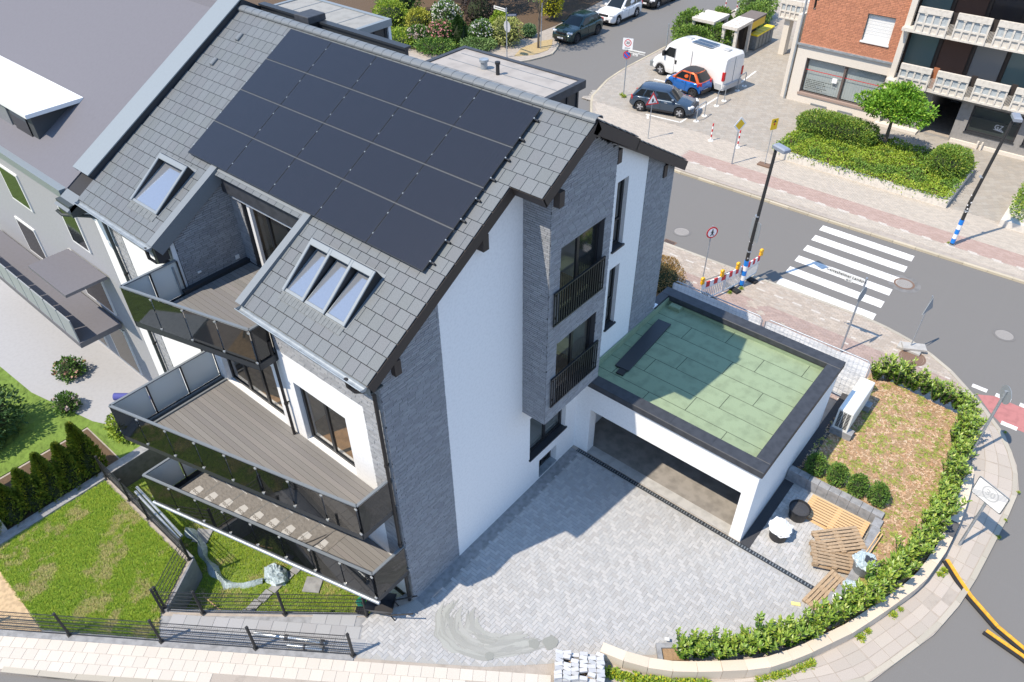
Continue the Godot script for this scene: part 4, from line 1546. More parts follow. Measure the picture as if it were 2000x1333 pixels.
func build_loggia(H: Node3D, tone: Color) -> void:
	# the roof terrace cut into the slope
	var L := Node3D.new()
	L.name = "loggia"
	H.add_child(L)
	var cheek := v2([0.12, 6.6, 2.05, 6.6, 2.05, 9.62, 1.75, 9.5, 0.12, 8.55])
	var T := Transform3D(T_gable.basis, Vector3(-7.72, 0, 0))
	var b := MB.new()
	wall(b, T, cheek, [], 0.2)
	obj("cheek_wall", b, M.mortar, L)
	bricks(L, T, cheek, [], tone)
	var b2 := MB.new()
	wall(b2, Transform3D(T_gable.basis, Vector3(-3.8, 0, 0)), cheek, [], 0.16)
	obj("cheek_wall", b2, M.mortar, L)
	var TB := Transform3D(Basis.IDENTITY, Vector3(0, 0, -1.95))
	var hole := Rect2(-7.22, 6.93, 2.75, 2.13)
	var b3 := MB.new()
	wall(b3, TB, v2([-7.72, 6.6, -3.96, 6.6, -3.96, 9.66, -7.72, 9.66]), [hole], 0.25)
	obj("back_wall", b3, M.mortar, L)
	bricks(L, TB, v2([-7.7, 6.93, -7.24, 6.93, -7.24, 9.1, -7.7, 9.1]), [], tone)
	var bx := MB.new()
	bx.box(Vector3(-7.7, 9.14, -1.95), Vector3(-3.97, 9.62, -1.78))
	obj("shutter_box", bx, M.anthracite_flat, L)
	var wf := MB.new()
	wf.box(Vector3(-7.4, 9.03, -1.95), Vector3(-4.4, 9.15, -1.84))
	wf.box(Vector3(-6.98, 6.93, -2.02), Vector3(-6.86, 9.04, -1.93))
	obj("white_frame", wf, M.frame_white, L)
	window(L, "sliding_door", TB, hole, 3, 0.1, 0.0, null, 3.2)
	var up := MB.new()
	up.box(Vector3(-7.7, 6.88, -1.95), Vector3(-7.56, 7.02, 0.1))
	obj("upstand", up, M.anthracite, L)
	var ub := MB.new()
	ub.box(Vector3(-7.86, 8.0, 0.1), Vector3(-7.7, 8.5, 0.42))
	obj("cheek_end", ub, M.anthracite, L)
	deck(L, 6.9, [Vector2(-7.56, -1.93), Vector2(-7.56, 1.44), Vector2(-3.86, 0.45), Vector2(-3.86, -1.93)], -1.93, 1.44)
	var sl := MB.new()
	sl.slab(v2([-7.7, -1.95, -7.7, 1.5, -3.8, 0.5, -3.8, -1.95]), 6.62, 6.84)
	obj("terrace_slab", sl, M.deck_under, L)
	for q in [[0.05, 7.3, 0.045, 0.045]]:
		var s := MB.new()
		s.box(Vector3(-7.705, 7.25, -0.55), Vector3(-7.67, 7.29, -0.45))
		s.box(Vector3(-7.705, 7.1, -1.72), Vector3(-7.68, 7.22, -1.6))
		obj("outdoor_socket", s, M.frame_white, L)

func deck(parent: Node3D, y: float, edge: Array, z0: float, z1: float, skip_to := -100.0) -> void:
	# boards parallel to the house front, cut along the slanting outer edge
	var poly := PackedVector2Array(edge)
	var w := 0.142
	var n := int((z1 - z0) / w) + 1
	for i in n:
		var a := z0 + i * w
		var strip := v2([maxf(-20, skip_to), a, 20, a, 20, a + w - 0.008, maxf(-20, skip_to), a + w - 0.008])
		for q in Geometry2D.intersect_polygons(poly, strip):
			if q.size() < 3:
				continue
			var b := MB.new()
			var k := rng.randf_range(0.9, 1.1)
			b.col = Color(0.2 * k, 0.192 * k, 0.185 * k)
			b.slab(q, y - 0.04, y)
			obj("deck_board", b, M.deck_board, parent)

func balcony(H: Node3D, y: float, e: Array, which: int) -> void:
	var B := Node3D.new()
	B.name = "balcony"
	H.add_child(B, true)
	B.set_meta("label", ["middle balcony with grey deck boards and smoked glass railing", "lowest balcony half laid with printed grey roofing membrane", "top balcony in front of the roof terrace"][which])
	var poly := PackedVector2Array(e)
	if which < 2:
		var s := MB.new()
		s.slab(poly, y - 0.22, y - 0.05)
		obj("balcony_slab", s, M.deck_under, B)
		var inn := [e[0] + Vector2(0.1, 0.02), e[1] + Vector2(0.1, -0.12), e[2] + Vector2(-0.06, -0.07), e[3] + Vector2(-0.06, 0)]
		if which == 0:
			deck(B, y, [Vector2(-7.0, 0.02), Vector2(-7.0, 2.78), inn[2], inn[3]], 0.02, 2.8)
			var tr := MB.new()
			tr.box(Vector3(-7.06, y - 0.05, 0.02), Vector3(-7.0, y + 0.05, 2.76))
			tr.box(Vector3(-7.26, y - 0.05, 0.02), Vector3(-7.2, y + 0.03, 2.8))
			obj("edge_trim", tr, M.zinc_dull, B)
		else:
			deck(B, y, inn, 0.02, 2.95, -2.0)
			membrane(B, y, inn)
	# fascia
	for i in 3:
		var p: Vector2 = e[i]; var q: Vector2 = e[i + 1]
		var f := MB.new()
		f.bar(Vector3(p.x, y - 0.14, p.y), Vector3(q.x, y - 0.14, q.y), 0.04, 0.2)
		obj("fascia", f, M.anthracite, B)
		var top := y + 1.0
		var r := MB.new()
		r.bar(Vector3(p.x, top, p.y), Vector3(q.x, top, q.y), 0.07, 0.035)
		obj("handrail", r, M.zinc_dull, B)
		var l := p.distance_to(q)
		var n := maxi(1, roundi(l / 0.98))
		var d := (q - p) / n
		var o := d.normalized().orthogonal()
		if o.dot(Vector2(p.x + 3.6, p.y - 0.6)) < 0 and i != 1:
			o = -o
		if i == 1 and o.y < 0:
			o = -o
		for k in n + 1:
			var at := p + d * k
			if k < n:
				var g := MB.new()
				var a := at + d * 0.02 + o * 0.03; var c := at + d * 0.98 + o * 0.03
				g.bar(Vector3(a.x, y + 0.46, a.y), Vector3(c.x, y + 0.46, c.y), 0.01, 1.0)
				obj("glass_panel", g, M.opal_glass if i == 0 else M.smoked_glass, B)
			if k == 0 and i > 0:
				continue
			var po := MB.new()
			var ip := at - o * 0.03
			po.box(Vector3(ip.x - 0.018, y - 0.2, ip.y - 0.018), Vector3(ip.x + 0.018, top - 0.015, ip.y + 0.018))
			obj("post", po, M.frame_dark, B)
			for yy in [y + 0.93, y + 0.02]:
				var c := MB.new()
				var cp := at + o * 0.045
				c.cen(Vector3(cp.x, yy, cp.y), Vector3(0.07, 0.035, 0.035))
				obj("glass_clamp", c, M.aluminium, B)
	if which == 1:
		var t := MB.new()
		t.tube([Vector3(-7.32, y - 0.2, 3.07), Vector3(0.1, y - 0.2, 1.1)], 0.05, 10)
		obj("drip_gutter", t, M.galvanised, B)
	var br := MB.new()
	for k in 3:
		var x: float = lerpf(e[0].x + 0.8, e[3].x - 0.5, k / 2.0)
		var zf: float = lerpf(e[1].y, e[2].y, (x - e[1].x) / (e[2].x - e[1].x))
		br.box(Vector3(x - 0.05, y - 0.34, 0.0), Vector3(x + 0.05, y - 0.22, zf - 0.05))
	obj("bracket_beam", br, M.anthracite, B)

func membrane(B: Node3D, y: float, inn: Array) -> void:
	# bitumen membrane with the maker's print, loosely rolled out
	var poly := PackedVector2Array(inn)
	var m := MB.new()
	var cut := Geometry2D.intersect_polygons(poly, v2([-7.05, -1, -2.02, -1, -2.02, 5, -7.05, 5]))
	for q in cut:
		m.slab(q, y - 0.04, y - 0.015)
	obj("roofing_membrane", m, M.membrane, B)
	var ru := MB.new()
	for q in [[-2.95, 1.75, -2.35, 0.35], [-2.55, 1.6, -2.4, 0.5], [-3.35, 1.75, -2.6, 1.0]]:
		ru.tube([Vector3(q[0], y - 0.02, q[1]), Vector3((q[0] + q[2]) / 2 + 0.05, y + 0.015, (q[1] + q[3]) / 2), Vector3(q[2], y - 0.02, q[3])], 0.03, 6)
	obj("membrane_crease", ru, M.membrane, B)
	for i in 5:
		var s := MB.new()
		var x := -6.3 + i * 0.85
		s.box(Vector3(x, y - 0.015, 0.1), Vector3(x + 0.012, y - 0.009, 2.0 - i * 0.16))
		obj("membrane_seam", s, M.zinc_dull, B)
	for i in 9:
		var x := -6.55 + i * 0.53
		var zf := 1.07 + 0.266 * (-x)
		var bd := MB.new()
		bd.slab(v2([x - 0.1, zf - 0.88, x + 0.1, zf - 0.88, x + 0.15, zf - 0.66, x + 0.1, zf - 0.52, x - 0.1, zf - 0.52, x - 0.15, zf - 0.66]), y - 0.015, y - 0.011)
		obj("print_badge", bd, M.print_white, B)
		var tx := text_mesh("roco", 0.11, 0.004)
		var o := put("print_lettering", tx, M.membrane, B, Vector3(x, y - 0.0075, zf - 0.68))
		o.rotation = Vector3(-PI / 2, 0, 0)
		if i < 8:
			var li := MB.new()
			for k in 5:
				li.box(Vector3(x - 0.12 + k * 0.06, y - 0.015, zf - 1.3), Vector3(x - 0.075 + k * 0.06, y - 0.011, zf - 1.27))
			obj("print_line", li, M.print_white, B)

func text_mesh(s: String, height: float, depth := 0.004, fnt := "Droid Sans") -> TextMesh:
	var t := TextMesh.new()
	var f := SystemFont.new()
	f.font_names = PackedStringArray([fnt])
	f.font_weight = 700
	t.font = f
	t.text = s
	t.font_size = 64
	t.pixel_size = height / 48.0
	t.depth = depth
	t.curve_step = 4.0
	return t

func pipes(H: Node3D) -> void:
	var runs := [
		["pipe_brown", 0.045, [Vector3(-0.3, 8.42, 0.5), Vector3(-0.29, 8.2, 0.48), Vector3(-0.2, 8.05, 0.4), Vector3(-0.05, 8.0, 0.2), Vector3(0.0, 7.85, 0.1), Vector3(0.0, 6.0, 0.09), Vector3(0.0, 3.0, 0.09), Vector3(0.0, 0.05, 0.09)]],
		["pipe_brown", 0.04, [Vector3(-3.8, 7.3, 0.1), Vector3(-3.8, 6.0, 0.1), Vector3(-3.8, 3.95, 0.1)]],
		["pipe_brown", 0.045, [Vector3(-8.0, 8.4, 0.5), Vector3(-7.98, 8.1, 0.5), Vector3(-7.9, 7.95, 0.4), Vector3(-7.78, 7.9, 0.14), Vector3(-7.77, 7.7, 0.1), Vector3(-7.77, 4.2, 0.1)]],
		["soffit", 0.05, [Vector3(-12.3, 8.1, 0.85), Vector3(-12.2, 7.95, 0.8), Vector3(-11.6, 7.9, 0.3), Vector3(-11.35, 7.8, 0.12), Vector3(-11.33, 6.0, 0.1), Vector3(-11.33, 0.1, 0.1)]],
		["zinc", 0.03, [Vector3(-7.72, 7.75, 0.13), Vector3(-7.69, 6.9, 0.13)]],
	]
	for r in runs:
		var b := MB.new()
		b.tube(r[2], r[1], 10)
		obj("downpipe", b, M[r[0]], H)
	for q in [[0.0, 5.6], [0.0, 2.6], [-3.8, 5.2], [-11.33, 5.9], [-11.33, 3.2]]:
		var c := MB.new()
		c.cyl(Vector3(q[0], q[1], 0.095), 0.058, 0.06, 10)
		c.box(Vector3(q[0] - 0.01, q[1] + 0.01, 0.0), Vector3(q[0] + 0.01, q[1] + 0.05, 0.06))
		obj("pipe_clip", c, M.pipe_brown, H)

func build_garage() -> void:
	var G := thing("garage", "white flat roofed garage with green felt roof and wide open door", "garage", Vector3(3.1, 0, -10.3))
	var o := Vector3(-3.1, 0, 10.3)
	var b := MB.new()
	var T := Transform3D(Basis.IDENTITY, Vector3(-3.1, 0, 10.3 - 7.42))
	wall(b, T, v2([XG, -0.05, 6.1, -0.05, 6.1, 3.0, XG, 3.0]), [Rect2(0.62, -0.04, 5.12, 2.02)], 0.35)
	obj("front_wall", b, M.render_white, G)
	var w := MB.new()
	w.at(o)
	w.box(Vector3(5.8, -0.05, -13.05), Vector3(6.1, 3.0, -7.77))
	w.box(Vector3(-0.12, -0.05, -13.05), Vector3(5.8, 3.0, -12.75))
	w.box(Vector3(-0.12, -0.05, -12.75), Vector3(0.06, 3.0, -11.82))
	obj("side_walls", w, M.render_white, G)
	var li := MB.new()
	li.at(o)
	li.box(Vector3(5.78, 0.02, -12.7), Vector3(5.798, 2.58, -7.8))
	li.box(Vector3(0.1, 0.02, -12.748), Vector3(5.78, 2.58, -12.73))
	li.box(Vector3(0.1, 2.57, -12.7), Vector3(5.78, 2.59, -7.8))
	obj("added_shade_lining", li, M.concrete_mid, G)  # added grey lining that darkens the interior like deep shade
	var f := MB.new()
	f.at(o)
	f.box(Vector3(0.1, -0.04, -12.75), Vector3(5.8, 0.02, -7.77))
	obj("garage_floor", f, M.garage_floor, G)
	var th := MB.new()
	th.at(o)
	th.box(Vector3(0.4, -0.04, -7.77), Vector3(6.0, 0.04, -7.43))
	obj("threshold", th, M.concrete, G)
	var r := MB.new()
	r.at(o)
	r.box(Vector3(0.06, 2.6, -12.75), Vector3(5.85, 2.84, -7.6))
	obj("roof_slab", r, M.concrete, G)
	# felt sheets, each lapped over the next
	var n := 7
	for i in n:
		var z0 := -12.74 + i * 0.72
		var z1 := minf(z0 + 0.735, -7.72)
		var x := 0.1 + (i * 1.37 - floorf(i * 1.37 / 2.1) * 2.1)
		var cuts := [0.08]
		while x < 5.75:
			if x > 0.4:
				cuts.append(x)
			x += 2.6
		cuts.append(5.82)
		for k in cuts.size() - 1:
			var s := MB.new()
			s.at(o)
			var h := 2.845 + 0.004 * i + rng.randf_range(0, 0.0015)
			s.box(Vector3(cuts[k] + 0.004, 2.83, z0), Vector3(cuts[k + 1] - 0.006, h, z1 - 0.004))
			obj("felt_sheet", s, M.roof_felt if (i + k) % 2 else M.roof_felt_b, G)
			var q := MB.new()
			q.at(o)
			q.box(Vector3(cuts[k], h + 0.0005, z0 - 0.008), Vector3(cuts[k + 1], h + 0.0025, z0 + 0.008))
			if k > 0:
				q.box(Vector3(cuts[k] - 0.01, h + 0.001, z0), Vector3(cuts[k] + 0.008, h + 0.003, z1))
			obj("bitumen_seam", q, M.felt_seam, G)
	# upstand of felt inside the parapet
	var u := MB.new()
	u.at(o)
	u.box(Vector3(0.02, 2.84, -12.76), Vector3(5.8, 3.0, -12.7))
	u.box(Vector3(5.74, 2.84, -12.7), Vector3(5.8, 3.0, -7.78))
	u.box(Vector3(0.1, 2.84, -12.7), Vector3(0.16, 3.1, -7.9))
	obj("felt_upstand", u, M.roof_felt, G)
	var ob := MB.new()
	ob.at(o)
	ob.bev(Vector3(0.3, 2.84, -12.68), Vector3(0.72, 3.02, -12.45), 0.03)
	obj("roof_outlet", ob, M.roof_felt_b, G)
	var c := MB.new()
	c.at(o)
	c.bev(Vector3(-0.18, 2.98, -13.14), Vector3(6.18, 3.2, -12.7), 0.012)
	c.bev(Vector3(5.76, 2.98, -12.7), Vector3(6.18, 3.2, -7.75), 0.012)
	c.bev(Vector3(XG + 0.02, 2.98, -7.75), Vector3(6.18, 3.2, -7.34), 0.012)
	c.bev(Vector3(-0.18, 2.98, -12.7), Vector3(0.12, 3.2, -11.83), 0.012)
	obj("parapet_coping", c, M.anthracite_flat, G)
	for q in [[1.4, -7.545], [3.3, -7.545], [4.6, -7.545], [1.9, -12.92], [4.2, -12.92]]:
		var j := MB.new()
		j.at(o)
		j.box(Vector3(q[0], 3.2005, q[1] - 0.2), Vector3(q[0] + 0.006, 3.203, q[1] + 0.2))
		obj("coping_joint", j, M.frame_dark, G)
	var pl := thing("roof_board", "long black board lying on the garage roof in the house's shade", "board", Vector3(0.72, 2.88, -10.1), 0.06)
	var p := MB.new()
	p.bev(Vector3(-0.24, 0.0, -1.55), Vector3(0.24, 0.06, 1.35), 0.008)
	obj("board", p, M.anthracite, pl)
	var p2 := MB.new()
	p2.box(Vector3(-0.05, 0.0, 1.2), Vector3(0.2, 0.04, 1.62))
	obj("short_board", p2, M.frame_dark, pl)
	var pa := MB.new()
	pa.box(Vector3(-0.12, 3.2, -11.98), Vector3(0.12, 3.225, -11.7))
	tag(obj("foil_scrap", pa, M.tarp_white), "small pale foil scrap on the parapet by the brick corner", "scrap")

func post_with_foot(n: Node3D, h: float, r := 0.03, m: Material = null) -> void:
	var b := MB.new()
	b.cyl(Vector3.ZERO, r, h, 10)
	obj("post", b, m if m else M.galvanised, n)

func build_yard() -> void:
	# curved sandstone wall with its blocks
	var outer := resample(v2([4.95, -1.85, 5.8, -2.1, 6.5, -2.48, 7.1, -2.95, 7.95, -3.68, 8.58, -4.35, 9.14, -5.33, 9.72, -6.47, 10.2, -7.75, 10.66, -9.1, 10.83, -10.5, 10.86, -12.1, 10.75, -13.5, 10.6, -14.3]), 0.62)
	var W := thing("garden_wall", "low curved beige sandstone wall along the corner pavement", "wall", Vector3(9.1, 0, -5.3))
	for i in outer.size() - 1:
		var a := outer[i]; var c := outer[i + 1]
		var d := (c - a).normalized()
		var inn := d.orthogonal() * -0.27
		if inn.dot(Vector2(5, -12) - a) < 0:
			inn = -inn
		a += d * 0.006; c -= d * 0.006
		var b := MB.new()
		b.at(Vector3(-9.1, 0, 5.3))
		var k := rng.randf_range(0.9, 1.08)
		b.col = Color(0.68 * k, 0.58 * k, 0.46 * k)
		b.slab(PackedVector2Array([a, c, c + inn, a + inn]), 0.0, 0.4 + rng.randf_range(-0.012, 0.012))
		obj("stone_block", b, M.paver if i != 19 else M.concrete_dark, W)
	# raised bed with mulch, held by concrete edging stones
	var bed := v2([6.3, -10.62, 9.0, -10.62, 9.2, -9.0, 9.05, -7.4, 8.85, -6.4, 9.2, -6.2, 9.8, -7.3, 10.2, -8.6, 10.5, -10.2, 10.6, -12.0, 10.4, -14.0, 9.9, -16.6, 6.5, -16.9, 6.5, -15.3, 6.35, -15.2])
	var m := MB.new()
	m.slab(bed, -0.05, 0.3)
	ground("planting_bed", m, M.mulch)
	var gv := MB.new()
	gv.box(Vector3(6.1, -0.05, -15.2), Vector3(6.5, 0.31, -10.7))
	ground("gravel_strip", gv, M.gravel_dark)
	var E := thing("bed_edging", "grey concrete edging stones between paved yard and planting bed", "edging", Vector3(7.6, 0, -10.6))
	for i in 9:
		var b := MB.new()
		b.at(Vector3(-7.6, 0, 10.6))
		b.bev(Vector3(6.12 + i * 0.325, 0, -10.78), Vector3(6.437 + i * 0.325, 0.44 + rng.randf_range(-0.012, 0.012), -10.53), 0.01)
		obj("edging_stone", b, M.concrete_grey, E)
	for i in 11:
		var z0 := -10.5 + i * 0.36
		var x := 8.86 + 0.12 * sin(i * 0.3)
		if i > 7:
			x -= 0.06 * (i - 7)
		var b := MB.new()
		b.at(Vector3(-7.6, 0, 10.6))
		b.bev(Vector3(x, 0, z0), Vector3(x + 0.25, 0.4 + rng.randf_range(-0.012, 0.012), z0 + 0.352), 0.01)
		obj("edging_stone", b, M.concrete_grey, E)
	chips("mulch_chips", "orange brown wood chips and weeds covering the planting bed", bed, 0.3, 6500)
	# heat pump
	var hp := thing("heat_pump", "white heat pump unit with black grille beside the garage wall", "heat pump", Vector3(6.72, 0.3, -14.1), 0.0)
	for q in [-0.95, 0.75]:
		var bs := MB.new()
		bs.box(Vector3(-0.28, 0, q), Vector3(0.42, 0.26, q + 0.3))
		obj("foot", bs, M.concrete_grey, hp)
	var bo := MB.new()
	bo.bev(Vector3(-0.24, 0.26, -0.95), Vector3(0.24, 1.12, 1.02), 0.03)
	obj("casing", bo, M.plastic_white, hp)
	var gr := MB.new()
	gr.box(Vector3(-0.2, 0.36, 1.02), Vector3(0.2, 1.04, 1.024))
	obj("grille_recess", gr, M.plastic_black, hp)
	for i in 4:
		var v := MB.new()
		v.box(Vector3(-0.2 + i * 0.127, 0.36, 1.024), Vector3(-0.182 + i * 0.127, 1.04, 1.027))
		obj("grille_bar", v, M.plastic_white, hp)
	for i in 11:
		var v := MB.new()
		v.box(Vector3(-0.2, 0.41 + i * 0.06, 1.024), Vector3(0.2, 0.418 + i * 0.06, 1.0262))
		obj("grille_bar", v, M.plastic_white, hp)
	var fn := MB.new()
	fn.disc(Vector3(-0.245, 0.7, -0.2), 0.33, Vector3(-1, 0, 0), 24)
	obj("fan_grille", fn, M.plastic_black, hp)
	# pallets
	pallet("new pale wooden pallet lying flat against the edging stones", Vector3(7.95, 0.02, -9.9), 0.0, 0.03, 1.75, 0.95, M.wood_new, 9)
	pallet("worn wooden pallet lying aslant on the flat one", Vector3(8.35, 0.22, -9.05), 0.75, 0.12, 1.3, 0.8, M.wood_old, 7)
	pallet("second worn pallet slumped in the middle of the heap", Vector3(8.4, 0.16, -8.45), 0.5, -0.1, 1.2, 0.8, M.wood_old, 7)
	pallet("brown pallet leaning on the edging near the drain end", Vector3(8.72, 0.12, -7.3), 1.35, 0.2, 1.3, 0.6, M.wood_old, 6)
	var ln := thing("loose_laths", "thin wooden laths leaning along the edging behind the pallets", "laths", Vector3(9.15, 0.4, -9.3))
	for q in [[0.0, 0.02, 1.4, -0.1, 0.05, -0.9], [0.08, 0.03, 1.35, -0.02, 0.06, -0.85]]:
		var b := MB.new()
		b.bar(Vector3(q[0], q[1], -q[2] / 2), Vector3(q[3], q[4], -q[5]), 0.03, 0.02)
		obj("lath", b, M.wood_new, ln)
	bucket("black bucket with a domed white cover standing in the yard", Vector3(6.88, 0.02, -8.3), 0.25, 0.3, 0.45, 1)
	bucket("black bucket of dark gravel beside the garage wall", Vector3(7.02, 0.02, -9.35), 0.25, 0.3, 0.42, 2)
	bucket("grey tub stuffed with pale blue plastic sheeting", Vector3(9.2, 0.36, -8.45), 0.24, 0.3, 0.42, 3)
	var bl := MB.new()
	lump(bl, Vector3(9.2, 0.4, -7.75), Vector3(0.26, 0.1, 0.2), 3)
	tag(obj("plastic_bag", bl, M.tarp_blue), "crumpled pale blue plastic bag by the hedge foot", "bag")
	var wc := thing("paint_can", "small white can near the pale blue bag", "can", Vector3(9.0, 0.35, -7.05))
	var w1 := MB.new()
	w1.lathe(Vector3.ZERO, [Vector2(0.0, 0), Vector2(0.1, 0), Vector2(0.11, 0.2), Vector2(0.12, 0.2), Vector2(0.12, 0.22), Vector2(0, 0.225)], 16)
	obj("can", w1, M.plastic_white, wc)
	var yb := MB.new()
	lump(yb, Vector3(8.93, 0.36, -6.72), Vector3(0.17, 0.09, 0.14), 5)
	tag(obj("yellow_bag", yb, M.lamp_yellow), "small yellow bag lying next to the white can", "bag")
	var ys := MB.new()
	ys.t = Transform3D(Basis(Vector3.UP, 0.5), Vector3(8.2, 0.02, -6.55))
	ys.box(Vector3(-0.12, 0, -0.05), Vector3(0.12, 0.02, 0.05))
	tag(obj("yellow_offcut", ys, M.yellow_pale), "pale yellow offcut lying on the paving near the drain", "offcut")
	# pavers stacked on a pallet at the pavement
	var st := thing("paver_stack", "stack of loose pale grey paving blocks at the driveway mouth", "paver stack", Vector3(4.78, 0, -1.2), atan2(0.76, 1.08))
	var pb := MB.new()
	for q in [-0.3, 0.0, 0.3]:
		pb.box(Vector3(-0.62, 0.0, q - 0.05), Vector3(0.62, 0.1, q + 0.05))
	pb.box(Vector3(-0.62, 0.1, -0.36), Vector3(0.62, 0.12, 0.36))
	obj("pallet_base", pb, M.wood_old, st)
	for lay_ in 4:
		for i in 6:
			for j in 7:
				if lay_ < 3 and i > 0 and i < 5 and j > 0 and j < 6:
					continue
				if lay_ == 3 and rng.randf() < 0.12:
					continue
				var b := MB.new()
				var k := rng.randf_range(0.85, 1.15)
				b.col = Color(0.52 * k, 0.53 * k, 0.55 * k)
				var top := lay_ == 3
				var tl := Basis(Vector3.UP, rng.randf_range(-0.5, 0.5) if top else rng.randf_range(-0.03, 0.03)) * (Basis(Vector3.FORWARD, rng.randf_range(-0.3, 0.3)) if top else Basis.IDENTITY)
				b.t = Transform3D(tl, Vector3(-0.52 + i * 0.208, 0.12 + lay_ * 0.083 + (0.02 if top else 0.0), -0.32 + j * 0.105))
				b.bev(Vector3(-0.1, 0, -0.05), Vector3(0.1, 0.08, 0.05), 0.006)
				obj("paving_block", b, M.paver, st)
	# the corner of the small bed at the wall's end
	var sb := thing("small_planter", "small rust coloured planter frame at the driveway corner", "planter", Vector3(6.35, 0, -3.3), atan2(0.5, 0.6))
	var sf := MB.new()
	sf.box(Vector3(-0.5, 0, -0.15), Vector3(0.3, 0.14, -0.02))
	sf.box(Vector3(-0.5, 0, -0.02), Vector3(-0.38, 0.14, 0.3))
	obj("kerb_stone", sf, M.concrete_grey, sb)
	var sm := MB.new()
	sm.box(Vector3(-0.38, 0, -0.02), Vector3(0.3, 0.08, 0.28))
	obj("bark_fill", sm, M.mulch, sb)
	var wh := MB.new()
	wh.t = Transform3D(Basis(Vector3.UP, 0.6), Vector3(6.05, 0.145, -3.35))
	wh.bev(Vector3(-0.06, 0, -0.04), Vector3(0.06, 0.05, 0.04), 0.006)
	tag(obj("white_block", wh, M.plastic_white), "single white block left on the planter edge", "block")
	fences()
	site_fence()
	leftovers()

func lump(b: MB, p: Vector3, r: Vector3, s: int) -> void:
	# a crumpled soft heap
	var f := FastNoiseLite.new()
	f.seed = s
	f.frequency = 1.4
	var grid := []
	for i in 9:
		var row := []
		for j in 16:
			var a := TAU * j / 16; var e := lerpf(-0.1, 0.5, i / 8.0) * PI
			var d := Vector3(cos(a) * cos(e), sin(e), sin(a) * cos(e))
			row.append(p + d * r * (1.0 + 0.45 * f.get_noise_3d(d.x * 2, d.y * 2, d.z * 2)))
		grid.append(row)
	for i in 8:
		for j in 16:
			b.quad(grid[i][j], grid[i + 1][j], grid[i + 1][(j + 1) % 16], grid[i][(j + 1) % 16])

func bucket(label: String, p: Vector3, r0: float, r1: float, h: float, fill: int) -> void:
	var B := thing("bucket", label, "bucket", p)
	var b := MB.new()
	b.lathe(Vector3.ZERO, [Vector2(0, 0), Vector2(r0, 0), Vector2(r1, h), Vector2(r1 + 0.02, h), Vector2(r1 + 0.02, h - 0.03)], 24)
	b.lathe(Vector3.ZERO, [Vector2(r1, h), Vector2(r1 - 0.03, h - 0.08)], 24)
	obj("tub", b, M.plastic_black if fill < 3 else M.plastic_grey, B)
	var f := MB.new()
	if fill == 1:
		lump(f, Vector3(0, h - 0.02, 0), Vector3(r1 + 0.03, 0.13, r1 + 0.03), 8)
		obj("cover", f, M.tarp_white, B)
	elif fill == 2:
		f.lathe(Vector3.ZERO, [Vector2(r1 - 0.02, h - 0.06), Vector2(0.0, h - 0.02)], 24)
		obj("gravel_fill", f, M.gravel_dark, B)
	else:
		for k in 6:
			lump(f, Vector3(cos(k) * 0.17, h, sin(k) * 0.17), Vector3(0.17, 0.12, 0.15), 20 + k)
		obj("plastic_sheeting", f, M.tarp_blue, B)
		var t := MB.new()
		t.bar(Vector3(-0.05, h + 0.12, 0.0), Vector3(0.6, h + 0.0, -0.1), 0.22, 0.04)
		obj("dark_batten", t, M.rim_dark, B)

func pallet(label: String, p: Vector3, turn: float, tilt: float, l: float, w: float, m: Material, n: int) -> void:
	var P := thing("pallet", label, "pallet", p, turn)
	P.rotation.z = tilt
	for q in [-w / 2 + 0.05, 0.0, w / 2 - 0.05]:
		var s := MB.new()
		s.box(Vector3(-l / 2, 0.0, q - 0.05), Vector3(l / 2, 0.02, q + 0.05))
		obj("skid", s, m, P)
		for x in [-l / 2 + 0.08, 0.0, l / 2 - 0.08]:
			var k := MB.new()
			k.box(Vector3(x - 0.07, 0.02, q - 0.05), Vector3(x + 0.07, 0.1, q + 0.05))
			obj("block", k, m, P)
	for x in [-l / 2 + 0.08, 0.0, l / 2 - 0.08]:
		var c := MB.new()
		c.box(Vector3(x - 0.07, 0.1, -w / 2), Vector3(x + 0.07, 0.12, w / 2))
		obj("cross_board", c, m, P)
	for i in n:
		var b := MB.new()
		var z0 := -w / 2 + i * w / n
		b.box(Vector3(-l / 2, 0.12, z0), Vector3(l / 2, 0.142, z0 + w / n - (0.035 if n > 6 else 0.02)))
		obj("top_board", b, m, P)

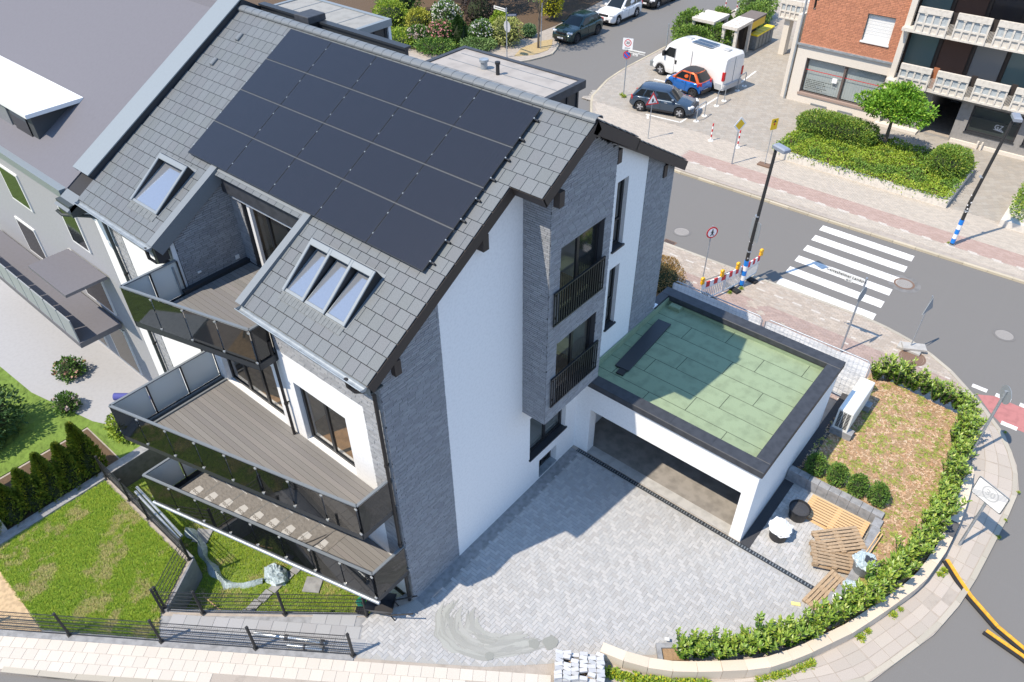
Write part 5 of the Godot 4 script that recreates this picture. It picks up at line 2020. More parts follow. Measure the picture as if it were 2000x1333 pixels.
func chips(called: String, label: String, poly: PackedVector2Array, y: float, count: int) -> void:
	var b := MB.new()
	for i in 3:
		b.t = Transform3D(Basis(Vector3.UP, i * 2.1) * Basis(Vector3.RIGHT, 0.4 * i), Vector3(0.03 * i - 0.03, 0.005 * i, 0.02 * sin(i * 4.0)))
		b.box(Vector3(-0.03, 0, -0.01), Vector3(0.03, 0.008, 0.01))
	var mm := MultiMesh.new()
	mm.transform_format = MultiMesh.TRANSFORM_3D
	mm.use_colors = true
	mm.mesh = b.mesh()
	var lo := poly[0]; var hi := poly[0]
	for p in poly:
		lo = lo.min(p); hi = hi.max(p)
	mm.instance_count = count
	var n := 0
	while n < count:
		var p := Vector2(rng.randf_range(lo.x, hi.x), rng.randf_range(lo.y, hi.y))
		if not inside(p, poly):
			continue
		var k := rng.randf_range(0.6, 1.3)
		mm.set_instance_transform(n, Transform3D(Basis.from_euler(Vector3(rng.randf_range(-0.4, 0.4), rng.randf() * TAU, rng.randf_range(-0.4, 0.4))).scaled(Vector3.ONE * k), Vector3(p.x, y, p.y)))
		var c := Color(0.45, 0.265, 0.145).lerp(Color(0.6, 0.47, 0.33), rng.randf())
		var g := noise.get_noise_2d(p.x * 4.0, p.y * 4.0) + rng.randf_range(-0.25, 0.25)
		if g > 0.06:
			c = Color(0.16, 0.24, 0.03).lerp(Color(0.4, 0.38, 0.1), rng.randf())
		mm.set_instance_color(n, c)
		n += 1
	var f := MultiMeshInstance3D.new()
	f.name = numbered(called)
	f.multimesh = mm
	f.material_override = M.grass
	tag(f, label, "wood chips")
	f.set_meta("kind", "stuff")
	add_child(f)

func mesh_fence(label: String, pts: Array, y: float, h: float, lean := Vector3.ZERO) -> void:
	# double-rod mesh panels between flat posts
	var F := thing("mesh_fence", label, "fence", Vector3(pts[0].x, y, pts[0].y))
	var o := Vector3(-pts[0].x, 0, -pts[0].y)
	for i in pts.size():
		var p := Vector3(pts[i].x, 0, pts[i].y) + o
		var b := MB.new()
		b.box(p + Vector3(-0.03, 0, -0.03), p + Vector3(0.03, h + 0.06, 0.03))
		obj("post", b, M.post_black, F)
		var c := MB.new()
		c.bev(p + Vector3(-0.036, h + 0.06, -0.036), p + Vector3(0.036, h + 0.09, 0.036), 0.012)
		obj("post_cap", c, M.plastic_black, F)
		var ft := MB.new()
		ft.box(p + Vector3(-0.06, 0, -0.06), p + Vector3(0.06, 0.015, 0.06))
		obj("foot_plate", ft, M.post_black, F)
		if i == pts.size() - 1:
			break
		var q := Vector3(pts[i + 1].x, 0, pts[i + 1].y) + o
		var d := (q - p).normalized()
		var panel := Node3D.new()
		panel.name = "mesh_panel"
		F.add_child(panel, true)
		for k in 6:
			var r := MB.new()
			var yy := 0.06 + k * (h - 0.08) / 5.0
			r.bar(p + d * 0.03 + Vector3(0, yy, 0), q - d * 0.03 + Vector3(0, yy, 0), 0.018, 0.008)
			obj("rail_wire", r, M.wire, panel)
		var ver := MB.new()
		var n := int(p.distance_to(q) / 0.05)
		for k in n:
			var a := p + d * (0.04 + k * 0.05)
			ver.box(a + Vector3(-0.0025, 0.03, -0.0025), a + Vector3(0.0025, h + 0.02, 0.0025))
		obj("upright_wires", ver, M.wire, panel).set_meta("kind", "stuff")

func fences() -> void:
	mesh_fence("black mesh fence between beige pavement and garden path", [Vector2(-10.3, 9.44), Vector2(-8.27, 8.0), Vector2(-6.23, 6.55), Vector2(-4.17, 5.09), Vector2(-2.10, 3.62), Vector2(0.0, 2.12)], 0.03, 0.98)
	mesh_fence("black mesh fence between garden path and sunken garden", [Vector2(-4.95, 4.6), Vector2(-4.05, 3.93), Vector2(-2.31, 2.53), Vector2(-0.58, 1.14)], 0.03, 0.98)
	mesh_fence("black mesh fence along the upper lawn's retaining wall", [Vector2(-10.55, 3.25), Vector2(-9.1, 3.25), Vector2(-8.0, 3.25), Vector2(-5.78, 3.25), Vector2(-4.95, 4.52)], 0.12, 0.9)

func site_fence() -> void:
	var F := thing("site_fence", "galvanised site fence panels hung with white sheeting behind the garage", "fence", Vector3(3, 0, -15.2))
	for q in [[-0.95, 2.72], [2.85, 6.62]]:
		var b := MB.new()
		var z := 0.0
		var x0: float = q[0] - 3.0; var x1: float = q[1] - 3.0
		b.tube([Vector3(x0, 0.08, z), Vector3(x0, 1.85, z), Vector3(x0 + 0.14, 2.0, z), Vector3(x1 - 0.14, 2.0, z), Vector3(x1, 1.85, z), Vector3(x1, 0.08, z)], 0.022, 8)
		b.tube([Vector3(x0, 0.15, z), Vector3(x1, 0.15, z)], 0.018, 8)
		obj("panel_frame", b, M.galvanised, F)
		var s := MB.new()
		var n := 24
		for i in n:
			for j in 8:
				var a0 := lerpf(x0 + 0.04, x1 - 0.04, i / float(n)); var a1 := lerpf(x0 + 0.04, x1 - 0.04, (i + 1) / float(n))
				var y0 := lerpf(0.2, 1.94, j / 8.0); var y1 := lerpf(0.2, 1.94, (j + 1) / 8.0)
				s.quad(sheet_at(a0, y0, z), sheet_at(a1, y0, z), sheet_at(a1, y1, z), sheet_at(a0, y1, z))
		obj("white_sheeting", s, M.tarp_white, F)
		var wr := MB.new()
		for k in 24:
			var x := lerpf(x0, x1, (k + 0.5) / 24.0)
			wr.box(Vector3(x - 0.002, 0.15, z + 0.05), Vector3(x + 0.002, 1.98, z + 0.054))
		for k in 8:
			var y := 0.25 + k * 0.22
			wr.box(Vector3(x0, y, z + 0.054), Vector3(x1, y + 0.004, z + 0.058))
		obj("wire_grid", wr, M.galvanised, F).set_meta("kind", "stuff")
		for x in [x0, x1]:
			var f := MB.new()
			f.bev(Vector3(x - 0.12, 0.012, z - 0.35), Vector3(x + 0.12, 0.14, z + 0.3), 0.02)
			obj("concrete_foot", f, M.concrete, F)

func sheet_at(x: float, y: float, z: float) -> Vector3:
	return Vector3(x, y, z + 0.02 + 0.02 * sin(x * 5.0 + y) + 0.012 * sin(y * 7.0 + x * 3.0))

func leftovers() -> void:
	# silver pipes on the garden path
	for q in [[-2.45, 3.4, -0.8, 2.38, "long silver pipe lying on the garden path beside the fence"], [-1.5, 3.05, -0.66, 2.5, "short silver pipe lying on the garden path beside the fence"]]:
		var P := thing("silver_pipe", q[4], "pipe", Vector3(q[0], 0.09, q[1]))
		var e := Vector3(q[2] - q[0], 0, q[3] - q[1])
		var b := MB.new()
		b.tube([Vector3.ZERO, e], 0.055, 12)
		obj("tube", b, M.aluminium, P)
		for s in [0.45, 0.96]:
			var c := MB.new()
			c.tube([e * (s - 0.02), e * (s + 0.03)], 0.075, 12)
			obj("sleeve", c, M.rim_dark, P)
	# scaffold tubes leaning on the retaining wall
	for q in [[-9.22, 2.98, -6.5, 3.08, "galvanised tube lying along the retaining wall top"], [-9.35, 2.86, -6.62, 2.96, "second galvanised tube lying along the retaining wall top"]]:
		var b := MB.new()
		b.tube([Vector3(q[0], 0.18, q[1]), Vector3(q[2], 0.16, q[3])], 0.045, 10)
		tag(obj("scaffold_tube", b, M.galvanised), q[4], "tube")
	# slabs and foil in the sunken garden
	var S := thing("stepping_path", "narrow grey slab path across the sunken garden", "path", Vector3(-3.9, -0.8, 2.9))
	for i in 6:
		var p := Vector2(-3.7, 3.15).lerp(Vector2(-3.75, 1.2), i / 5.0)
		var b := MB.new()
		b.t = Transform3D(Basis(Vector3.UP, 0.15), Vector3(p.x + 3.9, 0, p.y - 2.9))
		b.box(Vector3(-0.13, 0, -0.18), Vector3(0.13, 0.05, 0.18))
		obj("path_slab", b, M.concrete_grey, S)
	for q in [[-2.95, 1.25], [-6.95, 2.35]]:
		var b := MB.new()
		b.t = Transform3D(Basis(Vector3.UP, 0.6), Vector3(q[0], -0.8, q[1]))
		b.bev(Vector3(-0.25, 0, -0.25), Vector3(0.25, 0.05, 0.25), 0.008)
		tag(obj("loose_slab", b, M.concrete_grey), "loose square grey slab lying in the sunken grass %s" % ("under the right balcony end" if q[0] > -4 else "near the tall retaining wall"), "slab")
	var f := MB.new()
	var line := [Vector3(-7.5, -0.62, 2.55), Vector3(-6.9, -0.6, 2.5), Vector3(-6.2, -0.66, 2.75), Vector3(-5.5, -0.62, 2.85), Vector3(-4.85, -0.66, 2.85), Vector3(-4.5, -0.68, 2.55), Vector3(-4.15, -0.62, 2.1)]
	for i in line.size() - 1:
		for k in 5:
			var a: Vector3 = line[i].lerp(line[i + 1], k / 5.0); var c: Vector3 = line[i].lerp(line[i + 1], (k + 1) / 5.0)
			var s0 := 0.12 + 0.05 * sin(i * 5 + k); var s1 := 0.12 + 0.05 * sin(i * 5 + k + 1)
			f.quad(a + Vector3(0, -0.14, -s0), c + Vector3(0, -0.14, -s1), c + Vector3(0, 0.03, 0), a + Vector3(0, 0.03, 0))
			f.quad(a + Vector3(0, 0.03, 0), c + Vector3(0, 0.03, 0), c + Vector3(0.03, -0.15, s1), a + Vector3(0.03, -0.15, s0))
	tag(obj("plastic_sheeting", f, M.tarp_blue), "pale blue plastic sheeting trailed over the sunken grass", "sheeting")
	var h := MB.new()
	lump(h, Vector3(-4.0, -0.8, 1.75), Vector3(0.4, 0.4, 0.3), 31)
	tag(obj("sheeting_heap", h, M.tarp_blue), "crumpled heap of blue grey sheeting under the lowest balcony", "sheeting")
	var st := MB.new()
	st.bar(Vector3(-5.1, -0.77, 3.5), Vector3(-4.3, -0.77, 3.45), 0.03, 0.02)
	tag(obj("wooden_stick", st, M.wood_new), "thin pale wooden stick lying in the sunken grass", "stick")
	# wheelbarrow in the shade of the corner
	var w := thing("wheelbarrow", "dark wheelbarrow with green tub end parked at the house corner", "wheelbarrow", Vector3(-0.25, 0.02, 0.75), 0.6)
	var tb := MB.new()
	var top := [Vector3(-0.45, 0.55, -0.28), Vector3(0.3, 0.5, -0.28), Vector3(0.3, 0.5, 0.28), Vector3(-0.45, 0.55, 0.28)]
	var bot := [Vector3(-0.25, 0.28, -0.2), Vector3(0.2, 0.26, -0.2), Vector3(0.2, 0.26, 0.2), Vector3(-0.25, 0.28, 0.2)]
	for i in 4:
		tb.quad(bot[i], bot[(i + 1) % 4], top[(i + 1) % 4], top[i])
	tb.quad(bot[0], bot[1], bot[2], bot[3])
	obj("tray", tb, M.rim_dark, w)
	for s in [-0.22, 0.22]:
		var hd := MB.new()
		hd.tube([Vector3(-0.6, 0.2, s * 0.4), Vector3(0.2, 0.25, s), Vector3(0.85, 0.5, s * 1.2)], 0.02, 8)
		obj("handle", hd, M.plastic_black, w)
		var lg := MB.new()
		lg.tube([Vector3(0.2, 0.25, s), Vector3(0.3, 0.0, s)], 0.018, 8)
		obj("leg", lg, M.plastic_black, w)
	var wh := MB.new()
	wh.t = Transform3D(Basis(Vector3.RIGHT, PI / 2), Vector3(-0.6, 0.18, 0.05))
	wh.cyl(Vector3.ZERO, 0.18, 0.09, 20)
	obj("wheel", wh, M.rubber, w)
	var gp := MB.new()
	lump(gp, Vector3(-0.62, 0.42, 0.0), Vector3(0.13, 0.1, 0.13), 9)
	obj("green_cap", gp, M.green_plastic, w)

func face(b: MB, pts: Array, y := 0.0) -> void:
	# a flat outline in the sign's own plane (x right, y up), facing +z
	for i in range(1, pts.size() - 1):
		b.tri(Vector3(pts[0].x, pts[0].y, y), Vector3(pts[i].x, pts[i].y, y), Vector3(pts[i + 1].x, pts[i + 1].y, y))

func ring_pts(r: float, n := 28, c := Vector2.ZERO) -> Array:
	var out := []
	for i in n:
		out.append(c + Vector2.from_angle(TAU * i / n) * r)
	return out

func plate(parent: Node3D, called: String, pts: Array, z: float, t: float, m: Material, pos := Vector3.ZERO, turn := 0.0) -> MeshInstance3D:
	# a plate of thickness t whose front lies at depth z
	var b := MB.new()
	face(b, pts, z)
	var back := pts.duplicate()
	back.reverse()
	face(b, back, z - t)
	for i in pts.size():
		var p: Vector2 = pts[i]; var q: Vector2 = pts[(i + 1) % pts.size()]
		b.quad(Vector3(p.x, p.y, z - t), Vector3(q.x, q.y, z - t), Vector3(q.x, q.y, z), Vector3(p.x, p.y, z))
	var o := obj(called, b, m, parent)
	o.position = pos
	o.rotation.y = turn
	return o

func rect_pts(w: float, h: float, r := 0.04) -> Array:
	var out := []
	for k in 4:
		var c: Vector2 = Vector2(w / 2 - r, h / 2 - r) * [Vector2(1, -1), Vector2(1, 1), Vector2(-1, 1), Vector2(-1, -1)][k]
		for i in 4:
			out.append(c + Vector2.from_angle(-PI / 2 + k * PI / 2 + i * PI / 6) * r)
	return out

func lettering(parent: Node3D, s: String, h: float, m: Material, pos: Vector3, turn := 0.0, called := "lettering") -> void:
	var o := put(called, text_mesh(s, h, 0.003), m, parent, pos)
	o.rotation.y = turn

func sign_on(parent: Node3D, kind: String, h: float, turn: float) -> void:
	var S := Node3D.new()
	S.name = "sign_plate"
	parent.add_child(S, true)
	S.position = Vector3(0, h, 0)
	S.rotation.y = turn
	var z := 0.05
	if kind == "zone" or kind == "zone_end":
		var w := 0.66; var t := 0.72
		if kind == "zone_end":
			w = 0.92; t = 0.66
		plate(S, "panel", rect_pts(w, t), z, 0.02, M.sign_grey)
		plate(S, "panel_face", rect_pts(w - 0.02, t - 0.02), z + 0.002, 0.001, M.sign_black if kind == "zone_end" else M.paint_white)
		plate(S, "panel_field", rect_pts(w - 0.05, t - 0.05), z + 0.004, 0.001, M.paint_white)
		if kind == "zone":
			plate(S, "red_ring", ring_pts(0.22, 28, Vector2(0, 0.07)), z + 0.006, 0.001, M.sign_red)
			plate(S, "white_disc", ring_pts(0.17, 28, Vector2(0, 0.07)), z + 0.008, 0.001, M.paint_white)
			lettering(S, "30", 0.17, M.sign_black, Vector3(0, 0.07, z + 0.01))
			lettering(S, "ZONE", 0.1, M.sign_grey, Vector3(0, -0.25, z + 0.008))
		else:
			plate(S, "grey_ring", ring_pts(0.24, 28, Vector2(0, 0.05)), z + 0.006, 0.001, M.sign_faint)
			plate(S, "white_disc", ring_pts(0.2, 28, Vector2(0, 0.05)), z + 0.008, 0.001, M.paint_white)
			lettering(S, "30", 0.2, M.sign_faint, Vector3(0, 0.05, z + 0.01))
			for k in 5:
				var o := Vector2(0.016, 0.02) * (k - 2) * 1.5
				var d := Vector2(0.41, 0.28)
				var nn := d.orthogonal().normalized() * 0.006
				plate(S, "diagonal_line", [-d + o * Vector2(1, -1) - nn, d + o * Vector2(1, -1) - nn, d + o * Vector2(1, -1) + nn, -d + o * Vector2(1, -1) + nn], z + 0.013, 0.001, M.sign_pale)
	elif kind == "no_parking":
		plate(S, "red_ring", ring_pts(0.24), z, 0.015, M.sign_red)
		plate(S, "blue_disc", ring_pts(0.19), z + 0.002, 0.001, M.sign_blue)
		var d := Vector2(0.14, -0.14); var n := Vector2(0.028, 0.028)
		plate(S, "red_bar", [-d - n, d - n, d + n, -d + n], z + 0.004, 0.001, M.sign_red)
	elif kind == "no_walking":
		plate(S, "red_ring", ring_pts(0.26), z, 0.015, M.sign_red)
		plate(S, "white_disc", ring_pts(0.2), z + 0.002, 0.001, M.paint_white)
		plate(S, "figure_head", ring_pts(0.035, 12, Vector2(0.01, 0.12)), z + 0.004, 0.001, M.sign_black)
		for q in [[0.0, 0.08, 0.01, -0.03, 0.032], [0.01, -0.02, 0.07, -0.15, 0.022], [0.0, -0.02, -0.06, -0.15, 0.022], [0.0, 0.06, 0.08, 0.0, 0.016], [0.0, 0.06, -0.07, 0.0, 0.016]]:
			var a := Vector2(q[0], q[1]); var c := Vector2(q[2], q[3]); var n: Vector2 = (c - a).normalized().orthogonal() * q[4]
			plate(S, "figure_limb", [a + n, a - n, c - n, c + n], z + 0.004 + 0.0003 * q[4] * 40, 0.001, M.sign_black)
	elif kind == "works":
		plate(S, "red_triangle", [Vector2(-0.4, -0.3), Vector2(0.4, -0.3), Vector2(0, 0.4)], z, 0.015, M.sign_red)
		plate(S, "white_triangle", [Vector2(-0.28, -0.23), Vector2(0.28, -0.23), Vector2(0, 0.26)], z + 0.002, 0.001, M.paint_white)
		plate(S, "digger_figure", [Vector2(-0.05, -0.18), Vector2(0.06, -0.18), Vector2(0.07, -0.05), Vector2(0.0, 0.06), Vector2(-0.05, -0.02)], z + 0.004, 0.001, M.sign_black)
		plate(S, "sand_heap", [Vector2(0.09, -0.2), Vector2(0.2, -0.2), Vector2(0.15, -0.12)], z + 0.004, 0.001, M.sign_black)
	elif kind == "priority":
		plate(S, "white_diamond", [Vector2(0, -0.42), Vector2(0.42, 0), Vector2(0, 0.42), Vector2(-0.42, 0)], z, 0.015, M.paint_white)
		plate(S, "yellow_diamond", [Vector2(0, -0.3), Vector2(0.3, 0), Vector2(0, 0.3), Vector2(-0.3, 0)], z + 0.002, 0.001, M.sign_yellow)
	elif kind == "yellow":
		plate(S, "yellow_panel", rect_pts(0.42, 0.6), z, 0.015, M.sign_yellow)
		plate(S, "red_mark", ring_pts(0.06, 12), z + 0.002, 0.001, M.sign_red)
		plate(S, "dark_arrow", [Vector2(-0.12, 0.1), Vector2(0.12, 0.1), Vector2(0, 0.24)], z + 0.002, 0.001, M.rim_dark)
	elif kind == "blank_round":
		plate(S, "round_back", ring_pts(0.3), z, 0.015, M.sign_grey)
	elif kind == "blank_triangle":
		plate(S, "triangle_back", [Vector2(-0.36, -0.28), Vector2(0.36, -0.28), Vector2(0, 0.36)], z, 0.015, M.sign_grey)
	elif kind == "blank_panel":
		plate(S, "panel_back", rect_pts(0.6, 0.9), z, 0.015, M.sign_grey)
	elif kind == "octagon":
		plate(S, "octagon_back", ring_pts(0.4, 8), z, 0.015, M.sign_pale)

func street_name(parent: Node3D, s: String, w: float, h: float, at: Vector3, turn: float, dark := false) -> void:
	# a blade sign with its lettering
	var S := Node3D.new()
	S.name = "name_blade"
	parent.add_child(S, true)
	S.position = at
	S.rotation.y = turn
	plate(S, "blade", rect_pts(w, h, 0.02), 0.012, 0.024, M.sign_black if dark else M.plastic_white)
	plate(S, "blade_field", rect_pts(w - 0.03, h - 0.03, 0.015), 0.0135, 0.001, M.sign_dark_blue if dark else M.plastic_white)
	if s:
		lettering(S, s, h * 0.5, M.sign_black if not dark else M.sign_pale, Vector3(0, -0.005, 0.016))
	else:
		# too far off to read: strokes the height of the letters
		for k in 9:
			var x := lerpf(-w / 2 + 0.09, w / 2 - 0.13, k / 8.0)
			plate(S, "letter_stroke", [Vector2(x, -h * 0.18), Vector2(x + w * 0.075, -h * 0.18), Vector2(x + w * 0.075, h * (0.2 if k % 3 else 0.3)), Vector2(x, h * 0.16)], 0.0155, 0.001, M.sign_black if not dark else M.sign_pale)

func sign_post(label: String, x: float, z: float, h: float, signs: Array, r := 0.03, y := 0.012) -> Node3D:
	var P := thing("sign_post", label, "sign", Vector3(x, y, z))
	post_with_foot(P, h, r)
	for s in signs:
		sign_on(P, s[0], s[1], s[2])
	return P

func lamp(label: String, x: float, z: float, h: float, head_turn: float, lean: Vector3) -> Node3D:
	var L := thing("street_lamp", label, "street lamp", Vector3(x, 0.01, z))
	var b := MB.new()
	b.tube([Vector3.ZERO, Vector3(0, h * 0.35, 0), Vector3(lean.x, h, lean.z)], 0.085, 12, 0.06)
	obj("post", b, M.post_black, L)
	var f := MB.new()
	f.cyl(Vector3(0, 1.75, 0), 0.095, 0.06, 12)
	f.cyl(Vector3(0, 3.4, 0), 0.09, 0.05, 12)
	f.cyl(Vector3(0, 0, 0), 0.13, 0.05, 12)
	obj("clamp_ring", f, M.galvanised, L)
	for k in 5:
		var r := MB.new()
		r.cyl(Vector3(0, 0.12 + k * 0.24, 0), 0.098, 0.235, 14)
		obj("warning_band", r, M.band_blue if k % 2 == 0 else M.paint_white, L)
	var hd := Node3D.new()
	hd.name = "lamp_head"
	L.add_child(hd)
	hd.position = Vector3(lean.x, h, lean.z)
	hd.rotation.y = head_turn
	var c := MB.new()
	c.bev(Vector3(-0.08, -0.06, -0.16), Vector3(0.55, 0.1, 0.16), 0.05)
	obj("housing", c, M.lamp_grey, hd)
	var g := MB.new()
	g.box(Vector3(0.05, -0.09, -0.13), Vector3(0.5, -0.062, 0.13))
	obj("glass", g, M.lens_clear, hd)
	return L

func build_street() -> void:
	var l := lamp("black street lamp with blue bands beside the red striped barrier", 0.25, -19.22, 6.4, -0.4, Vector3(0.1, 0, -0.05))
	sign_on(l, "blank_panel", 2.75, 2.6)
	for k in 8:
		var s := MB.new()
		s.t = Transform3D(Basis(Vector3.UP, rng.randf() * TAU), Vector3(0, 1.45 + k * 0.13, 0))
		s.box(Vector3(-0.03, 0, 0.086), Vector3(0.03, 0.06, 0.0885))
		obj("sticker", s, M.paint_white if k % 2 else M.sign_pale, l)
	var l2 := lamp("black street lamp with blue bands across the road by the hedges", 6.19, -28.3, 6.2, -1.2, Vector3(0.25, 0, -0.1))
	for k in 8:
		var s := MB.new()
		s.t = Transform3D(Basis(Vector3.UP, rng.randf() * TAU), Vector3(0.02, 1.4 + k * 0.16, 0))
		s.box(Vector3(-0.03, 0, 0.086), Vector3(0.03, 0.06, 0.0885))
		obj("sticker", s, M.paint_white, l2)
	sign_post("round no walking sign with red ring on a thin post by the barrier", -1.21, -18.53, 2.75, [["no_walking", 2.45, 1.0]], 0.022)
	var c := sign_post("tall galvanised post with a pale street name blade by the crossing", 5.13, -17.66, 3.45, [["blank_round", 2.75, 1.45]], 0.035)
	street_name(c, "Gerresheimer Landstr.", 1.2, 0.2, Vector3(-0.66, 3.28, 0.02), 0.0)
	street_name(c, "29-31", 0.26, 0.11, Vector3(-0.55, 3.12, 0.02), 0.0)
	var t := sign_post("temporary triangular sign on stacked grey foot plates near the kerb", 7.1, -19.48, 2.55, [["blank_triangle", 2.15, 1.35]], 0.022)
	for q in [[0.0, 0.02, 0.0, 0.0], [0.12, 0.12, -0.06, 0.5]]:
		var b := MB.new()
		b.t = Transform3D(Basis(Vector3.UP, q[3]), Vector3(q[0], q[1], q[2]))
		b.bev(Vector3(-0.42, 0, -0.2), Vector3(0.42, 0.1, 0.2), 0.02)
		obj("foot_plate", b, M.concrete, t)
	sign_post("galvanised post with a round sign turned away by the laurel hedge", 10.35, -15.33, 2.85, [["blank_round", 2.7, 2.2]], 0.045)
	sign_post("end of zone 30 sign, white panel with grey numerals", 11.08, -11.4, 2.55, [["zone_end", 2.3, -0.42]], 0.04)
	var zn := sign_post("zone 30 sign above a no parking disc on the plaza corner", -15.13, -33.62, 3.65, [["zone", 3.28, 0.35], ["no_parking", 2.62, 0.35]], 0.035)
	street_name(zn, "Gerresheimer Landstr.", 1.15, 0.18, Vector3(0.68, 2.92, 0.02), 0.1)
	street_name(zn, "35-37", 0.34, 0.12, Vector3(0.6, 2.74, 0.03), 0.1)
	sign_post("red triangular road works sign before the parked cars", -10.55, -29.2, 2.75, [["works", 2.35, 1.0]], 0.022)
	sign_post("yellow priority diamond on a galvanised post by the bollards", -5.35, -29.36, 2.6, [["priority", 2.25, 1.15]], 0.035)
	var y := sign_post("yellow rectangular detour sign on a thin post by the planter", -3.9, -30.3, 2.65, [["yellow", 2.35, 1.1]], 0.02)
	var yf := MB.new()
	yf.bev(Vector3(-0.35, 0, -0.15), Vector3(0.35, 0.1, 0.2), 0.02)
	obj("foot_plate", yf, M.rust, y)
	var n := sign_post("galvanised post with two street name blades before the flower garden", -25.58, -34.45, 3.35, [["octagon", 2.1, 2.9]], 0.04)
	street_name(n, "", 1.15, 0.2, Vector3(-0.62, 3.2, 0.0), -0.1)
	street_name(n, "", 0.72, 0.2, Vector3(0.42, 2.95, -0.05), 0.75, true)
	sign_post("bare short grey post at the side street kerb", -17.4, -42.66, 1.9, [], 0.04)
	for q in [[-7.64, -31.25, "red and white bollard on the plaza nearer the parked cars"], [-6.05, -31.4, "red and white bollard on the plaza nearer the planter"], [-18.6, -54.1, "red and white bollard at the side street beyond the pergola"], [-17.95, -54.9, "red and white bollard at the side street behind another"]]:
		var b := thing("bollard", q[2], "bollard", Vector3(q[0], 0.012, q[1]), 0.0, "red and white bollards")
		for k in 6:
			var s := MB.new()
			s.cyl(Vector3(0, 0.06 + k * 0.16, 0), 0.04, 0.16, 10)
			obj("band", s, M.sign_red if k % 2 else M.paint_white, b)
		var f := MB.new()
		f.lathe(Vector3.ZERO, [Vector2(0.16, 0), Vector2(0.14, 0.04), Vector2(0.05, 0.06)], 14)
		obj("base", f, M.plastic_white, b)
	var hl := ["front of the dark blue hatchback", "front of the two tone small car", "rear of the white van"]
	var i := 0
	for q in [[-9.6, -33.1, -34.1], [-9.76, -35.95, -36.95], [-9.9, -39.03, -40.02]]:
		var b := thing("hoop_barrier", "galvanised hoop barrier at the " + hl[i], "barrier", Vector3(q[0], 0.012, q[1]), 0.0, "hoop barriers at the parking bays")
		var s := MB.new()
		var e: float = q[2] - q[1]
		s.tube([Vector3(0, 0, 0), Vector3(0, 0.85, 0), Vector3(0, 0.93, e * 0.08), Vector3(0, 0.93, e * 0.92), Vector3(0, 0.85, e), Vector3(0, 0, e)], 0.03, 8)
		obj("hoop", s, M.galvanised, b)
		for zz in [0.0, e]:
			var f := MB.new()
			f.lathe(Vector3(0, 0, zz), [Vector2(0.17, 0), Vector2(0.16, 0.03), Vector2(0.05, 0.04)], 14)
			obj("foot", f, M.plastic_white, b)
		i += 1
	# the red and white barrier with its lamps
	var bl := ["next to the site fence", "in the middle beside the lamp post", "at the kerb end"]
	var pts := [Vector2(-0.55, -17.0), Vector2(-0.12, -18.25), Vector2(0.18, -19.4), Vector2(0.35, -20.45)]
	for k in 3:
		var a: Vector2 = pts[k]; var d: Vector2 = pts[k + 1] - a
		var B := thing("barrier_panel", "red and white slatted barrier panel " + bl[k], "barrier", Vector3(a.x, 0.02, a.y), atan2(-d.y, d.x), "red and white barrier panels")
		var w := d.length() - 0.04
		var f := MB.new()
		f.box(Vector3(0, 0.1, -0.02), Vector3(0.04, 1.0, 0.02))
		f.box(Vector3(w - 0.04, 0.1, -0.02), Vector3(w, 1.0, 0.02))
		f.box(Vector3(0, 0.1, -0.02), Vector3(w, 0.16, 0.02))
		f.box(Vector3(0, 0.68, -0.025), Vector3(w, 0.74, 0.025))
		obj("frame", f, M.plastic_white, B)
		for s in 6:
			var e := MB.new()
			e.box(Vector3(s * w / 6, 0.74, -0.022), Vector3((s + 1) * w / 6, 0.99, 0.022))
			obj("stripe_panel", e, M.sign_red if s % 2 else M.paint_white, B)
		for s in 11:
			var e := MB.new()
			e.box(Vector3(0.06 + s * (w - 0.1) / 11, 0.16, -0.012), Vector3(0.095 + s * (w - 0.1) / 11, 0.68, 0.012))
			obj("slat", e, M.plastic_white, B)
		var ft := MB.new()
		ft.bev(Vector3(w * 0.5 - 0.13, -0.01, -0.4), Vector3(w * 0.5 + 0.13, 0.1, 0.4), 0.02)
		obj("foot", ft, M.rubber, B)
	i = 0
	var ll := ["over the site fence end", "above the first barrier joint", "over the middle barrier panel", "at the kerb end of the barrier"]
	for q in [[-0.55, -17.0], [-0.2, -18.0], [0.05, -18.9], [0.35, -20.45]]:
		var B := thing("warning_lamp", "yellow barrier lamp " + ll[i], "warning lamp", Vector3(q[0], 1.02, q[1]), 1.2, "yellow barrier lamps")
		var s := MB.new()
		s.t = Transform3D(Basis(Vector3.RIGHT, PI / 2), Vector3(0, 0.22, -0.05))
		s.lathe(Vector3.ZERO, [Vector2(0, 0), Vector2(0.08, 0.0), Vector2(0.1, 0.05), Vector2(0.08, 0.1), Vector2(0, 0.11)], 16)
		obj("lens", s, M.lamp_yellow, B)
		var e := MB.new()
		e.bev(Vector3(-0.07, -0.02, -0.05), Vector3(0.07, 0.14, 0.05), 0.015)
		obj("battery_case", e, M.lamp_yellow, B)
		i += 1
